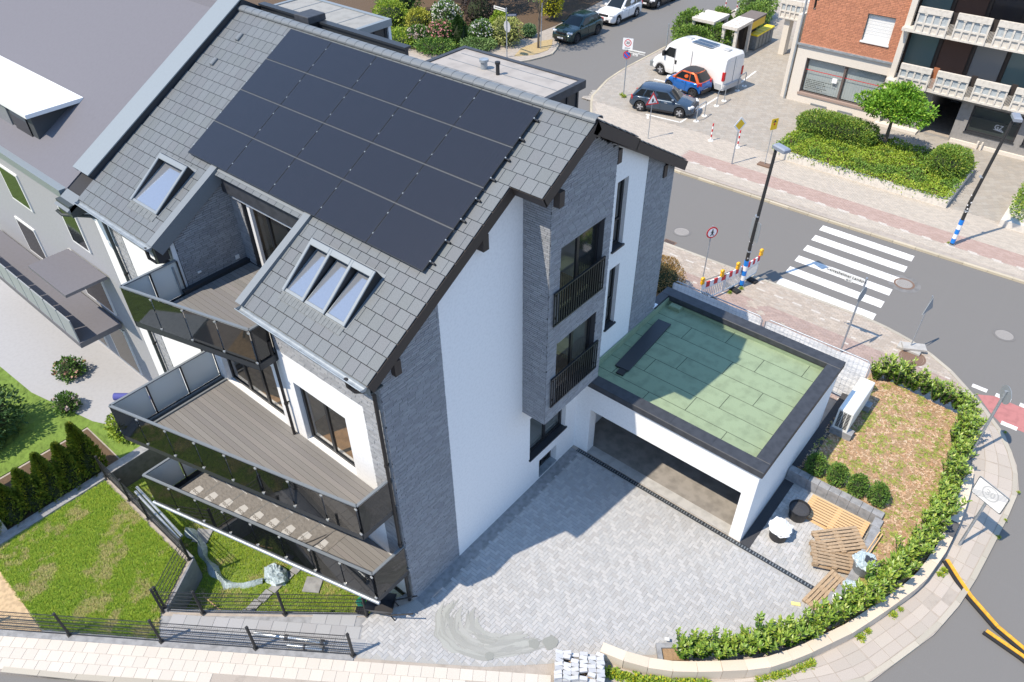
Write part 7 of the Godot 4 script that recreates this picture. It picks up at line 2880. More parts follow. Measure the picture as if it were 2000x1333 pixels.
func brick_shop() -> void:
	var B := thing("brick_building", "orange brick building over a white plastered shop front", "building", Vector3(-4.1, 0, -39.8))
	var T := Transform3D(Basis.IDENTITY, Vector3(4.1, 0, 0))
	var up := Rect2(-3.4, 4.3, 1.52, 1.45); var slot := Rect2(-6.55, 5.5, 0.12, 0.5); var shop := Rect2(-6.22, 0.62, 4.78, 2.1)
	var w := MB.new()
	wall(w, T, v2([-6.9, 0, -1.33, 0, -1.33, 3.42, -6.9, 3.42]), [shop], 0.3)
	obj("plaster_base", w, M.plaster_cream, B)
	var u := MB.new()
	wall(u, T, v2([-6.85, 3.42, -1.3, 3.42, -1.3, 12, -6.85, 12]), [up, slot], 0.3)
	obj("upper_wall", u, M.mortar_pale, B)
	bricks(B, T, v2([-6.85, 3.5, -1.3, 3.5, -1.3, 9.5, -6.85, 9.5]), [up, slot], Color(0.5, 0.215, 0.125), 0.012, 0.25, 0.085)
	var s := MB.new()
	s.t = Transform3D(Basis.IDENTITY, Vector3(4.1, 0, 39.8))
	s.box(Vector3(-6.85, 0, -47), Vector3(-6.55, 12, -40.1))
	s.box(Vector3(-6.55, 0, -47), Vector3(-1.3, 12, -46.7))
	s.box(Vector3(-6.55, 11.8, -46.7), Vector3(-1.3, 12, -40.1))
	s.box(Vector3(-1.6, 0, -46.7), Vector3(-1.3, 11.8, -40.1))
	obj("side_walls", s, M.plaster_cream, B)
	var led := MB.new()
	led.t = Transform3D(Basis.IDENTITY, Vector3(4.1, 0, 0))
	led.box(Vector3(-6.95, 3.4, 0.0), Vector3(-1.3, 3.5, 0.14))
	obj("ledge", led, M.zinc, B)
	var base := MB.new()
	base.t = Transform3D(Basis.IDENTITY, Vector3(4.1, 0, 0))
	base.box(Vector3(-5.3, 0.0, 0.0), Vector3(-4.3, 0.12, 0.06))
	base.box(Vector3(-3.6, 0.0, 0.0), Vector3(-2.7, 0.12, 0.06))
	obj("cellar_vent", base, M.zinc_dull, B)
	var sh := Node3D.new()
	sh.name = "shutter_window"
	B.add_child(sh)
	for i in 16:
		var l := MB.new()
		l.t = T
		l.box(Vector3(up.position.x + 0.02, up.position.y + 0.04 + i * 0.088, -0.16), Vector3(up.end.x - 0.02, up.position.y + 0.122 + i * 0.088, -0.14 - 0.008 * (i % 2)))
		obj("shutter_slat", l, M.frame_white, sh)
	var si := MB.new()
	si.t = T
	si.box(Vector3(up.position.x - 0.05, up.position.y - 0.06, -0.14), Vector3(up.end.x + 0.05, up.position.y + 0.03, 0.08))
	obj("sill", si, M.frame_white, sh)
	var bk := MB.new()
	bk.t = T
	bk.box(Vector3(up.position.x, up.position.y, -0.3), Vector3(up.end.x, up.end.y, -0.26))
	obj("window_back", bk, M.sign_black, sh)
	var sl := MB.new()
	sl.t = T
	sl.box(Vector3(slot.position.x, slot.position.y, -0.3), Vector3(slot.end.x, slot.end.y, -0.2))
	obj("slot_window", sl, M.car_glass, B)
	# shop window with blinds, red stripe and printed lines
	var sw := Node3D.new()
	sw.name = "shop_window"
	B.add_child(sw)
	for k in 2:
		var x0: float = shop.position.x + k * shop.size.x / 2
		var x1: float = x0 + shop.size.x / 2
		var f := MB.new()
		f.t = T
		f.box(Vector3(x0, shop.position.y, -0.2), Vector3(x0 + 0.06, shop.end.y, -0.12))
		f.box(Vector3(x1 - 0.06, shop.position.y, -0.2), Vector3(x1, shop.end.y, -0.12))
		f.box(Vector3(x0 + 0.06, shop.end.y - 0.06, -0.2), Vector3(x1 - 0.06, shop.end.y, -0.12))
		f.box(Vector3(x0 + 0.06, shop.position.y, -0.2), Vector3(x1 - 0.06, shop.position.y + 0.06, -0.12))
		obj("frame", f, M.bronze, sw)
		var g := MB.new()
		g.t = T
		g.quad(Vector3(x0 + 0.06, shop.position.y + 0.06, -0.16), Vector3(x1 - 0.06, shop.position.y + 0.06, -0.16), Vector3(x1 - 0.06, shop.end.y - 0.06, -0.16), Vector3(x0 + 0.06, shop.end.y - 0.06, -0.16))
		obj("pane", g, M.window_glass, sw)
		for i in 15:
			var v := MB.new()
			v.t = T
			var x: float = x0 + 0.1 + i * (x1 - x0 - 0.2) / 15
			v.quad(Vector3(x, 0.7, -0.32), Vector3(x + 0.155, 0.7, -0.3), Vector3(x + 0.155, 2.65, -0.3), Vector3(x, 2.65, -0.32))
			obj("blind_slat", v, M.blind, sw)
		var st := MB.new()
		st.t = T
		st.box(Vector3(x0 + 0.06, 1.98, -0.155), Vector3(x1 - 0.06, 2.02, -0.152))
		obj("red_stripe", st, M.sign_red, sw)
	var rm := MB.new()
	rm.t = T
	rm.box(Vector3(-6.3, 0.4, -1.2), Vector3(-1.4, 3.0, -1.1))
	obj("room_back", rm, M.room_wall, sw)
	var sill := MB.new()
	sill.t = T
	sill.box(Vector3(-6.28, 0.5, -0.12), Vector3(-1.4, 0.63, 0.07))
	obj("sill", sill, M.sill_stone, sw)
	for i in 6:
		var l := MB.new()
		l.t = T
		var n: int = [17, 11, 12, 7, 13, 11][i]
		for k in n:
			var x := -5.98 + k * 0.105
			l.box(Vector3(x, 1.42 - i * 0.105, -0.152), Vector3(x + rng.randf_range(0.05, 0.095), 1.46 - i * 0.105, -0.15))
		var o := obj("printed_line", l, M.sign_black, sw)
		o.set_meta("kind", "stuff")
	var no := MB.new()
	no.t = T
	no.box(Vector3(-4.45, 1.55, -0.152), Vector3(-4.15, 1.85, -0.149))
	obj("notice", no, M.paint_white, sw)
	var dp := MB.new()
	dp.t = T
	dp.tube([Vector3(-7.02, 0.02, 0.05), Vector3(-7.02, 12, 0.05)], 0.06, 10)
	dp.tube([Vector3(-1.24, 0.02, 0.08), Vector3(-1.24, 12, 0.08)], 0.055, 10)
	obj("downpipe", dp, M.zinc, B)
	var pi := MB.new()
	pi.t = T
	pi.box(Vector3(-7.35, 0, -0.8), Vector3(-7.1, 5.0, -0.1))
	obj("corner_pier", pi, M.plaster_cream, B)

func concrete_panel(parent: Node3D, p: Vector3, w: float, h: float) -> void:
	# cast balcony front: a plate with two rows of recessed squares
	var C := Node3D.new()
	C.name = "balcony_panel"
	parent.add_child(C, true)
	C.position = p
	var b := MB.new()
	b.box(Vector3(0, 0, -0.1), Vector3(w, h, -0.04))
	obj("back_plate", b, M.panel_concrete, C)
	var r := MB.new()
	r.box(Vector3(0, h - 0.3, -0.04), Vector3(w, h, 0.06))
	r.box(Vector3(0, 0, -0.04), Vector3(w, 0.1, 0.03))
	r.box(Vector3(0, h * 0.36, -0.04), Vector3(w, h * 0.36 + 0.09, 0.03))
	for k in 5:
		var x := k * (w - 0.09) / 4.0
		r.box(Vector3(x, 0.1, -0.04), Vector3(x + 0.09, h * 0.36, 0.028))
		r.box(Vector3(x, h * 0.36 + 0.09, -0.04), Vector3(x + 0.09, h - 0.3, 0.028))
	for k in [1, 3]:
		var x: float = k * (w - 0.09) / 4.0
		r.box(Vector3(x - 0.03, h - 0.38, 0.03), Vector3(x + 0.12, h - 0.3, 0.05))
	obj("ribs", r, M.panel_concrete, C)
	for k in 4:
		var sq := MB.new()
		var x := k * (w - 0.09) / 4.0 + 0.09
		sq.box(Vector3(x, h * 0.36 + 0.09, -0.04), Vector3(x + (w - 0.45) / 4.0, h - 0.32, -0.025))
		obj("recess", sq, M.panel_recess, C)

func panel_block() -> void:
	var B := thing("concrete_block", "pale concrete panel block with dark glazing over a dark passage", "building", Vector3(2, 0, -39.8))
	var T := Transform3D(Basis.IDENTITY, Vector3(-2, 0, 0))
	var pas := Rect2(1.25, -0.02, 1.55, 2.28); var shop := Rect2(3.42, 0.72, 2.5, 1.5); var shop2 := Rect2(6.3, 0.72, 2.6, 1.5)
	var w := MB.new()
	wall(w, T, v2([-1.28, 0, 16, 0, 16, 2.6, -1.28, 2.6]), [pas, shop, shop2], 0.4)
	obj("ground_floor_wall", w, M.concrete_mid, B)
	var g := MB.new()
	g.t = T
	g.box(Vector3(1.0, -0.01, -6), Vector3(1.25, 2.6, -0.4))
	g.box(Vector3(2.8, -0.01, -6), Vector3(3.0, 2.6, -0.4))
	g.box(Vector3(1.25, 2.3, -6), Vector3(2.8, 2.6, -0.4))
	g.box(Vector3(1.25, 0, -6.2), Vector3(2.8, 2.6, -6))
	obj("passage_walls", g, M.concrete_mid, B)
	for r in [shop, shop2]:
		window(B, "shop_window", T, r, 1, 0.15, 0.05, M.rim_dark, 1.5)
		var s := MB.new()
		s.t = T
		s.box(Vector3(r.position.x + 0.1, r.position.y + 0.1, -0.16), Vector3(r.end.x - 0.1, r.position.y + 0.85, -0.155))
		obj("dark_film", s, M.film_dark, B)
	lettering(B, "GZ", 0.26, M.sign_pale, Vector3(2.95, 1.3, -0.15))
	plate(B, "logo_swoosh", [Vector2(-0.28, 0.0), Vector2(0.24, -0.06), Vector2(0.28, 0.0), Vector2(-0.1, 0.06)], 0.0, 0.003, M.sign_pale, Vector3(2.98, 1.14, -0.148))
	# storeys: slab, dark glazing set back, panels in front
	var cl := [M.pane_teal, M.curtain_brown, M.pane_grey, M.pane_teal, M.curtain_brown, M.pane_dark, M.pane_grey]
	for lv in 3:
		var y := 2.6 + lv * 2.85
		var sl := MB.new()
		sl.t = T
		sl.box(Vector3(-1.28, y, -4), Vector3(16, y + 0.18, 0.75))
		obj("floor_slab", sl, M.panel_concrete, B)
		var bk := MB.new()
		bk.t = T
		bk.box(Vector3(-1.28, y + 0.18, -0.9), Vector3(16, y + 2.85, -0.8))
		obj("rear_glazing_wall", bk, M.bronze_dark, B)
		for k in 10:
			var x := -1.1 + k * 1.7
			var gl := MB.new()
			gl.t = T
			gl.box(Vector3(x + 0.08, y + 0.4, -0.8), Vector3(x + 1.55, y + 2.6, -0.77))
			obj("glazing", gl, cl[(k + lv * 3) % 7], B)
			var fr := MB.new()
			fr.t = T
			fr.box(Vector3(x - 0.05, y + 0.18, -0.8), Vector3(x + 0.06, y + 2.8, -0.7))
			obj("mullion", fr, M.bronze_dark, B)
		for k in 9:
			var x := -0.7 + k * 1.93
			concrete_panel(B, Vector3(x - 2, y + 0.02, 0.8), 1.64, 1.22 if lv == 0 else 1.35)
			var sp := MB.new()
			sp.t = T
			for q in 4:
				sp.box(Vector3(x + 1.68 + q * 0.06, y + 0.2, 0.7), Vector3(x + 1.7 + q * 0.06, y + 0.75, 0.74))
			obj("gap_bars", sp, M.panel_concrete, B).set_meta("kind", "stuff")
			var dk := MB.new()
			dk.t = T
			dk.box(Vector3(x + 1.64, y + 0.05, 0.55), Vector3(x + 1.93, y + 1.3, 0.6))
			obj("gap_panel", dk, M.bronze_dark if (k + lv) % 3 else M.rust_brick, B)
	for q in [[-0.9, "wall"], [3.0, "wall"]]:
		var p := MB.new()
		p.t = T
		p.box(Vector3(-1.3, 0, 0.0), Vector3(-1.0, 9.0, 0.3))
		obj("wall_fin", p, M.plaster_cream, B)
		break
	var st := MB.new()
	st.t = T
	st.box(Vector3(-1.2, 0, 0.0), Vector3(1.15, 0.16, 0.5))
	st.box(Vector3(2.9, 0, 0.0), Vector3(12, 0.2, 0.14))
	obj("plinth", st, M.plaster_cream, B)
	for x in [4.3, 7.4]:
		var v := MB.new()
		v.t = T
		v.box(Vector3(x, 0.0, 0.14), Vector3(x + 0.08, 0.45, 0.3))
		v.box(Vector3(x + 0.22, 0.0, 0.14), Vector3(x + 0.3, 0.45, 0.3))
		obj("plinth_fin", v, M.plaster_cream, B)
	# the wing set back beside the brick building
	var W := thing("concrete_wing", "pale concrete balcony wing on a pillar beside the yellow bins", "building", Vector3(-9.6, 0, -47))
	var s2 := MB.new()
	s2.box(Vector3(-1.6, 2.45, -5), Vector3(2.8, 2.7, 0))
	s2.box(Vector3(-1.6, 3.8, -3), Vector3(2.8, 9, -2.8))
	obj("wing_slab", s2, M.panel_concrete, W)
	for k in 3:
		concrete_panel(W, Vector3(-1.65 + k * 1.5, 2.5, 0.06), 1.48, 1.25)
	for q in [[-1.25, -0.9], [1.9, -1.1]]:
		var p2 := MB.new()
		p2.box(Vector3(q[0], 0, q[1]), Vector3(q[0] + 0.4, 2.45, q[1] + 0.7))
		obj("pillar", p2, M.plaster_cream, W)
	var gb := MB.new()
	gb.box(Vector3(-1.5, 4.0, -2.8), Vector3(2.7, 8, -2.7))
	obj("grey_glazing", gb, M.pane_grey, W)

func pergola() -> void:
	for q in [[-16.35, -46.25, 1.75, 2.2, "flat concrete pergola slab with square holes over climbing plants"], [-13.85, -46.25, 1.15, 2.45, "second concrete pergola slab beside the shed"]]:
		var P := thing("pergola", q[4], "pergola", Vector3(q[0], 0, q[1]))
		var nx: int = 4 if q[2] > 1.5 else 2
		var nz := 4
		var b := MB.new()
		for i in nx + 1:
			var x: float = i * (q[2] - 0.25) / nx
			b.box(Vector3(x - 0.03, 2.05, 0), Vector3(x + 0.28, 2.25, q[3]))
		for j in nz + 1:
			var z: float = j * (q[3] - 0.3) / nz
			b.box(Vector3(0, 2.052, z - 0.06), Vector3(q[2], 2.252, z + 0.36))
		obj("grid_slab", b, M.panel_concrete, P)
		for c in [Vector2(0.1, 0.15), Vector2(q[2] - 0.1, 0.15), Vector2(0.1, q[3] - 0.15), Vector2(q[2] - 0.1, q[3] - 0.15)]:
			var k := MB.new()
			k.box(Vector3(c.x - 0.1, 0, c.y - 0.1), Vector3(c.x + 0.1, 2.05, c.y + 0.1))
			obj("post", k, M.panel_concrete, P)
	var S := thing("bin_shed", "dark flat roofed shed with a yellow board behind the bins", "shed", Vector3(-13.3, 0, -47.2))
	var r := MB.new()
	r.box(Vector3(-0.6, 2.1, -1.1), Vector3(0.65, 2.22, 1.1))
	obj("roof", r, M.shed_roof, S)
	var w := MB.new()
	w.box(Vector3(-0.55, 0, -1.05), Vector3(0.1, 2.1, 1.05))
	obj("wall", w, M.wood_dark, S)
	var yb := MB.new()
	yb.box(Vector3(0.55, 1.55, -1.05), Vector3(0.6, 2.1, 1.05))
	obj("yellow_board", yb, M.sign_yellow, S)
	for i in 5:
		var B := thing("yellow_bin", "%s grey bin with yellow lid, counted from the pergola" % nth(i + 1), "bin", Vector3(-12.7, 0.012, -46.95 - i * 0.58), 0.0, "yellow lidded bins in a row")
		var b := MB.new()
		b.box(Vector3(-0.3, 0.06, -0.24), Vector3(0.3, 1.0, 0.24))
		obj("body", b, M.plastic_grey, B)
		var l := MB.new()
		l.bev(Vector3(-0.33, 1.0, -0.27), Vector3(0.34, 1.1, 0.27), 0.03)
		obj("lid", l, M.lid_yellow, B)
		for s in [-0.2, 0.2]:
			var k := MB.new()
			k.t = Transform3D(Basis(Vector3.RIGHT, PI / 2), Vector3(-0.28, 0.1, s))
			k.cyl(Vector3(0, -0.03, 0), 0.1, 0.06, 12)
			obj("wheel", k, M.rubber, B)

func neighbour() -> void:
	var N := thing("neighbour_house", "neighbouring terraced house with a plain grey roof and white box dormer", "house", Vector3(-18, 0, -2))
	var o := Vector3(18, 0, 2)
	var r := MB.new()
	r.t = Transform3D(Basis.IDENTITY, o) * roof_frame(0, 0)
	r.box(Vector3(-34, -0.3, -0.1), Vector3(-12.46, -0.05, 7.25))
	obj("roof", r, M.roof_grey, N)
	var r2 := MB.new()
	r2.t = Transform3D(Basis.IDENTITY, o) * Transform3D(Basis(Vector3(1, 0, 0), Vector3(0, ca, -sa), Vector3(0, sa, ca)), Vector3(0, RY, RZ))
	r2.box(Vector3(-34, -0.3, -7.2), Vector3(-12.46, -0.05, 0.1))
	obj("rear_roof", r2, M.roof_grey, N)
	var w := MB.new()
	w.at(o)
	w.box(Vector3(-34, -0.1, -11.8), Vector3(-12.42, 8.3, 0.0))
	obj("wall", w, M.render_pale, N)
	var g := MB.new()
	g.at(o)
	g.box(Vector3(-34, 8.25, 0.3), Vector3(-12.5, 8.5, 0.55))
	obj("gutter", g, M.coping, N)
	# white dormer
	var d := Node3D.new()
	d.name = "box_dormer"
	N.add_child(d)
	var t := MB.new()
	t.at(o)
	t.box(Vector3(-22, 9.68, -1.9), Vector3(-15.0, 9.8, -0.15))
	obj("dormer_roof", t, M.frame_white, d)
	var c := MB.new()
	c.at(o)
	c.box(Vector3(-21.8, 8.5, -1.85), Vector3(-15.3, 9.68, -0.35))
	obj("dormer_box", c, M.cladding_dark, d)
	for k in 3:
		var p := MB.new()
		p.at(o)
		p.box(Vector3(-19.6 + k * 1.4, 8.75, -0.35), Vector3(-18.5 + k * 1.4, 9.6, -0.31))
		obj("dormer_window", p, M.pane_grey if k != 2 else M.car_glass, d)
	# facade below: glazed bays and balcony
	for q in [[-15.6, 0.2, 1.6, 2.1], [-18.2, 0.2, 1.8, 2.1], [-16.0, 3.0, 2.0, 1.9], [-15.0, 5.6, 1.2, 1.4], [-19.5, 5.6, 1.6, 1.4], [-20.5, 3.0, 1.6, 1.5]]:
		var p := MB.new()
		p.at(o)
		p.box(Vector3(q[0], q[1], 0.0), Vector3(q[0] + q[2], q[1] + q[3], 0.05))
		obj("window_frame", p, M.frame_white, N)
		var k := MB.new()
		k.at(o)
		k.box(Vector3(q[0] + 0.08, q[1] + 0.08, 0.05), Vector3(q[0] + q[2] - 0.08, q[1] + q[3] - 0.08, 0.055))
		obj("window_pane", k, M.car_glass, N)
	var b := Node3D.new()
	b.name = "grey_balcony"
	N.add_child(b)
	var s := MB.new()
	s.at(o)
	s.box(Vector3(-23.5, 2.6, 0.06), Vector3(-13.8, 2.8, 1.5))
	obj("slab", s, M.roof_grey, b)
	for k in 10:
		var p := MB.new()
		p.at(o)
		p.box(Vector3(-23.4 + k * 0.96, 2.8, 1.44), Vector3(-22.5 + k * 0.96, 3.7, 1.48))
		obj("balustrade_panel", p, M.balustrade, b)
	var aw := MB.new()
	aw.at(o)
	aw.box(Vector3(-15.8, 4.9, 0.06), Vector3(-13.2, 5.0, 1.4))
	obj("canopy", aw, M.roof_grey, b)
	var tb := thing("blue_parasol", "folded blue parasol lying on the neighbour's terrace", "parasol", Vector3(-13.35, 0.04, 0.85), 0.7)
	var pb := MB.new()
	pb.tube([Vector3(-0.6, 0.12, 0), Vector3(0.0, 0.16, 0), Vector3(0.7, 0.06, 0)], 0.14, 10, 0.05)
	obj("canopy_cloth", pb, M.cloth_blue, tb)
	var po := MB.new()
	po.tube([Vector3(0.7, 0.06, 0), Vector3(1.1, 0.05, 0)], 0.02, 8)
	obj("pole", po, M.frame_white, tb)
	# pale outbuilding at the lawn's edge
	var ob := thing("garden_shed", "pale blue grey garden shed at the corner of the lawn", "shed", Vector3(-11.9, 0, 6.9))
	var ws := MB.new()
	ws.box(Vector3(-1.2, 0, -0.75), Vector3(1.0, 1.3, 1.2))
	obj("wall", ws, M.render_pale, ob)
	var rs := MB.new()
	rs.box(Vector3(-1.3, 1.3, -0.85), Vector3(1.1, 1.42, 1.3))
	obj("roof", rs, M.panel_recess, ob)

func build_plants() -> void:
	var laurel := [Color(0.035, 0.1, 0.015), Color(0.12, 0.23, 0.03), Color(0.25, 0.33, 0.05)]
	var tips := [Color(0.12, 0.22, 0.025), Color(0.25, 0.35, 0.04), Color(0.36, 0.4, 0.07)]
	var bright := [Color(0.16, 0.28, 0.025), Color(0.32, 0.42, 0.035), Color(0.42, 0.44, 0.06)]
	var deep := [Color(0.025, 0.07, 0.015), Color(0.07, 0.14, 0.03)]
	var mid := [Color(0.05, 0.13, 0.02), Color(0.13, 0.24, 0.035)]
	laurels(laurel, tips)
	for q in [[6.74, -11.05, "beside the garage"], [7.41, -11.08, "second from the garage"], [8.05, -11.05, "third from the garage"], [8.66, -11.1, "farthest from the garage"]]:
		shrub("round_shrub", "small dense evergreen shrub on the mulch, " + q[2], "shrub", Vector3(q[0], 0.66, q[1]), Vector3(0.27, 0.4, 0.27), 1500, 0.06, mid + [Color(0.24, 0.33, 0.06)], 2.2, 0.35, [], "four young evergreen shrubs")
	weeds()
	# thuja hedge by the lawn
	var k := 0
	for q in [[-11.25, 3.35, 2.1], [-11.2, 3.95, 1.75], [-11.2, 4.55, 1.8], [-11.25, 5.15, 1.6], [-11.25, 5.75, 1.5], [-11.3, 6.3, 1.3]]:
		thuja("conifer", "%s upright conifer of the lawn hedge, counted from the sunken garden" % nth(k + 1), Vector3(q[0], 0.02, q[1]), q[2], 0.42, [Color(0.07, 0.13, 0.015), Color(0.22, 0.27, 0.025), Color(0.34, 0.33, 0.04)], "conifers beside the upper lawn")
		k += 1
	# blurred garden of the neighbour: shrubs round the terrace
	shrub("garden_bush", "dark rounded bush in the neighbour's garden", "bush", Vector3(-15.4, 0.9, 5.2), Vector3(1.2, 1.1, 1.6), 3000, 0.14, deep, 2.0, 0.3)
	shrub("garden_bush", "light green bush at the end of the neighbour's terrace", "bush", Vector3(-11.9, 0.4, 1.75), Vector3(0.65, 0.5, 0.55), 1400, 0.1, bright, 2.0, 0.3)
	shrub("garden_bush", "low flowering bush on the neighbour's terrace", "bush", Vector3(-16.3, 0.3, 1.6), Vector3(0.5, 0.4, 0.5), 700, 0.1, mid, 2.0, 0.3, [[Color(0.4, 0.2, 0.14), Color(0.5, 0.35, 0.25)], 16])
	shrub("garden_bush", "pot plant at the edge of the neighbour's terrace", "bush", Vector3(-14.6, 0.3, 2.55), Vector3(0.4, 0.4, 0.4), 600, 0.1, mid, 2.0, 0.3, [[Color(0.45, 0.3, 0.3), Color(0.5, 0.4, 0.35)], 10])
	# planter with ground cover, hedges and a small tree
	planter(bright, mid)
	# gardens at the side street
	var y := 0.03
	var g := [
		["yellow green clipped bush before the white flowers", -33.8, -33.9, 0.9, 0.95, [Color(0.3, 0.33, 0.03), Color(0.45, 0.42, 0.06)], 2.4, []],
		["white flowering shrub behind the yellow green bush", -32.6, -35.6, 1.2, 1.15, mid, 2.0, [[Color(0.7, 0.7, 0.6), Color(0.75, 0.72, 0.7)], 210]],
		["pink flowering shrub beside the dark conifer", -31.2, -33.6, 1.0, 0.8, mid, 2.0, [[Color(0.65, 0.2, 0.22), Color(0.7, 0.42, 0.4)], 170]],
		["pale pink flowering shrub in front of the garden", -32.6, -32.6, 0.9, 0.6, mid, 2.0, [[Color(0.7, 0.5, 0.45), Color(0.7, 0.62, 0.58)], 150]],
		["white rose shrub between conifer and clipped bush", -28.8, -35.3, 0.85, 0.85, mid, 2.0, [[Color(0.72, 0.7, 0.65), Color(0.75, 0.75, 0.72)], 170]],
		["variegated clipped round bush behind the street name post", -27.4, -36.6, 1.05, 0.9, [Color(0.25, 0.3, 0.06), Color(0.5, 0.5, 0.2)], 2.6, []],
		["small silvery bush near the young street tree", -27.2, -39.0, 0.5, 0.4, [Color(0.1, 0.2, 0.08), Color(0.22, 0.33, 0.16)], 2.0, []],
		["bright yellow conifer beside the dark green car", -28.3, -43.2, 0.9, 1.5, [Color(0.3, 0.32, 0.01), Color(0.5, 0.46, 0.02)], 2.0, []],
		["leafy green bush left of the flower garden", -36.4, -33.4, 1.4, 1.1, bright, 2.0, []],
		["dark green bush behind the flat roof dormer", -38.4, -36.2, 1.9, 1.7, mid, 2.0, []],
		["purple brown bush behind the dark conifer", -31.5, -38.2, 1.3, 1.3, [Color(0.04, 0.03, 0.025), Color(0.09, 0.06, 0.05)], 2.0, []],
		["bright green bush behind the white roses", -28.9, -37.6, 0.7, 0.9, bright, 2.0, []],
		["low green bush spreading along the garden edge", -33.9, -31.5, 1.7, 0.4, bright, 2.6, []],
		["low green ground cover bush before the conifer", -30.6, -32.3, 1.4, 0.35, mid + [Color(0.3, 0.4, 0.06)], 2.6, []],
		["low grey green edging bush by the pavement", -28.4, -34.6, 1.2, 0.35, [Color(0.12, 0.22, 0.06), Color(0.25, 0.36, 0.12)], 2.6, []],
	]
	for q in g:
		shrub("garden_shrub", q[0], "shrub", Vector3(q[1], y + q[4], q[2]), Vector3(q[3], q[4], q[3]), int(900 + 900 * q[3]), 0.15, q[5], q[6], 0.3, q[7])
	thuja("dark_conifer", "dark green conical conifer among the flowering shrubs", Vector3(-30.2, y, -34.4), 2.0, 1.05, deep, "")
	for q in [["tall dark broadleaf tree behind the flower garden", -34.5, -41.0, 3.2], ["tall dark tree beside the yellow conifer", -30.5, -45.0, 3.0], ["dark tree at the far end of the garden", -29.8, -49.5, 2.6], ["large dark tree far behind the flower garden", -38.5, -46.0, 3.6]]:
		tree("garden_tree", q[0], Vector3(q[1], y, q[2]), 1.8, 0.16, Vector3(q[1], 3.3, q[2]), Vector3(q[3], 2.6, q[3]), 5200, 0.24, [Color(0.02, 0.06, 0.012), Color(0.08, 0.17, 0.025), Color(0.2, 0.3, 0.05)], 20)
	tree("street_tree", "slender young street tree in the straw covered pit", Vector3(-25.05, 0.02, -37.4), 2.6, 0.1, Vector3(-25.05, 4.6, -37.6), Vector3(1.9, 2.1, 1.9), 3600, 0.17, [Color(0.07, 0.12, 0.03), Color(0.2, 0.27, 0.08), Color(0.33, 0.36, 0.14)], 16)
	var gs := MB.new()
	gs.tube([Vector3(-24.75, 0, -37.3), Vector3(-24.72, 3.2, -37.35)], 0.035, 8)
	tag(obj("tree_stake", gs, M.galvanised), "thin grey stake standing beside the young street tree", "stake")
	# climbing greenery round the pergola
	for q in [["green creeper mound left of the pergola", -16.9, -45.0, 1.0, 1.1, 1.6], ["green creeper mound between the pergola slabs", -14.5, -44.3, 1.2, 0.95, 0.6], ["green creeper at the pergola's near edge", -15.6, -43.3, 1.4, 0.9, 0.6], ["green creeper growing over the pergola top", -15.3, -46.6, 0.8, 1.15, 0.5], ["leafy hedge behind the bin shed", -14.6, -50.5, 0.9, 0.9, 2.5], ["leafy hedge beyond the pergola at the side street", -15.6, -53.5, 1.2, 1.0, 2.0]]:
		shrub("creeper", q[0], "shrub", Vector3(q[1], q[4] + 0.1, q[2]), Vector3(q[3], q[4], q[5]), 2600, 0.16, [Color(0.06, 0.14, 0.02), Color(0.18, 0.3, 0.04), Color(0.3, 0.4, 0.08)], 2.4, 0.35)
	# brown shrub between house and site fence
	shrub("brown_shrub", "dry brown rounded shrub behind the brick corner", "shrub", Vector3(-2.2, 0.85, -16.6), Vector3(0.95, 0.85, 0.95), 4200, 0.07, [Color(0.24, 0.14, 0.05), Color(0.42, 0.27, 0.1)], 2.0, 0.2)
	shrub("low_shrub", "dark green low shrub at the rear brick corner", "shrub", Vector3(-0.9, 0.4, -14.9), Vector3(0.6, 0.4, 0.5), 900, 0.1, deep, 2.0, 0.3)
	# the garden house beyond
	var h := thing("garden_house", "grey house wall with a dark door behind the garden bushes", "house", Vector3(-40, 0, -42))
	var w := MB.new()
	w.box(Vector3(-6, 0, -4), Vector3(3.5, 5, 0))
	obj("wall", w, M.render_grey, h)
	var d := MB.new()
	d.box(Vector3(1.6, 0, 0), Vector3(3.3, 2.6, 0.05))
	obj("door", d, M.wood_dark, h)
	var pf := MB.new()
	pf.box(Vector3(-6.3, 5, -4.3), Vector3(3.8, 5.2, 0.4))
	obj("roof", pf, M.roof_grey, h)
	var mb := thing("stone_box", "small pale stone letter box pillar by the garden corner", "pillar", Vector3(-34.6, 0, -29.9), 0.4)
	var m1 := MB.new()
	m1.box(Vector3(-0.25, 0, -0.2), Vector3(0.25, 0.75, 0.2))
	obj("shaft", m1, M.sandstone, mb)
	var m2 := MB.new()
	m2.bev(Vector3(-0.4, 0.75, -0.3), Vector3(0.4, 0.95, 0.3), 0.05)
	obj("cap", m2, M.sandstone, mb)

func thuja(called: String, label: String, p: Vector3, h: float, r: float, pal: Array, group: String) -> void:
	var T := thing(called, label, "conifer", p, 0.0, group)
	var b := MB.new()
	var n := int(1500 * h * maxf(1.0, r * 1.6))
	for i in n:
		var t := pow(rng.randf(), 0.8)
		var a := rng.randf() * TAU
		var rr := r * (1.0 - pow(t, 1.8)) * (0.8 + 0.25 * sin(a * 5.0 + t * 9.0)) * (1.0 - 0.3 * rng.randf() * rng.randf())
		b.col = mix3(pal)
		var q := Vector3(cos(a) * rr, t * h, sin(a) * rr)
		leaf(b, q, (Vector3(cos(a), 1.3, sin(a)) + rand_dir() * 0.5).normalized(), rand_dir(), 0.14, 0.035)
	obj("foliage", b, M.leaf, T)
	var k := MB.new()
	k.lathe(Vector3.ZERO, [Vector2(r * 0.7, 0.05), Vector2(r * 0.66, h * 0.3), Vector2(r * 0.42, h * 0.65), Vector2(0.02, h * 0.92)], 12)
	obj("shaded_core", k, M.shade_core, T)  # dark cone coloured as the shade within the foliage

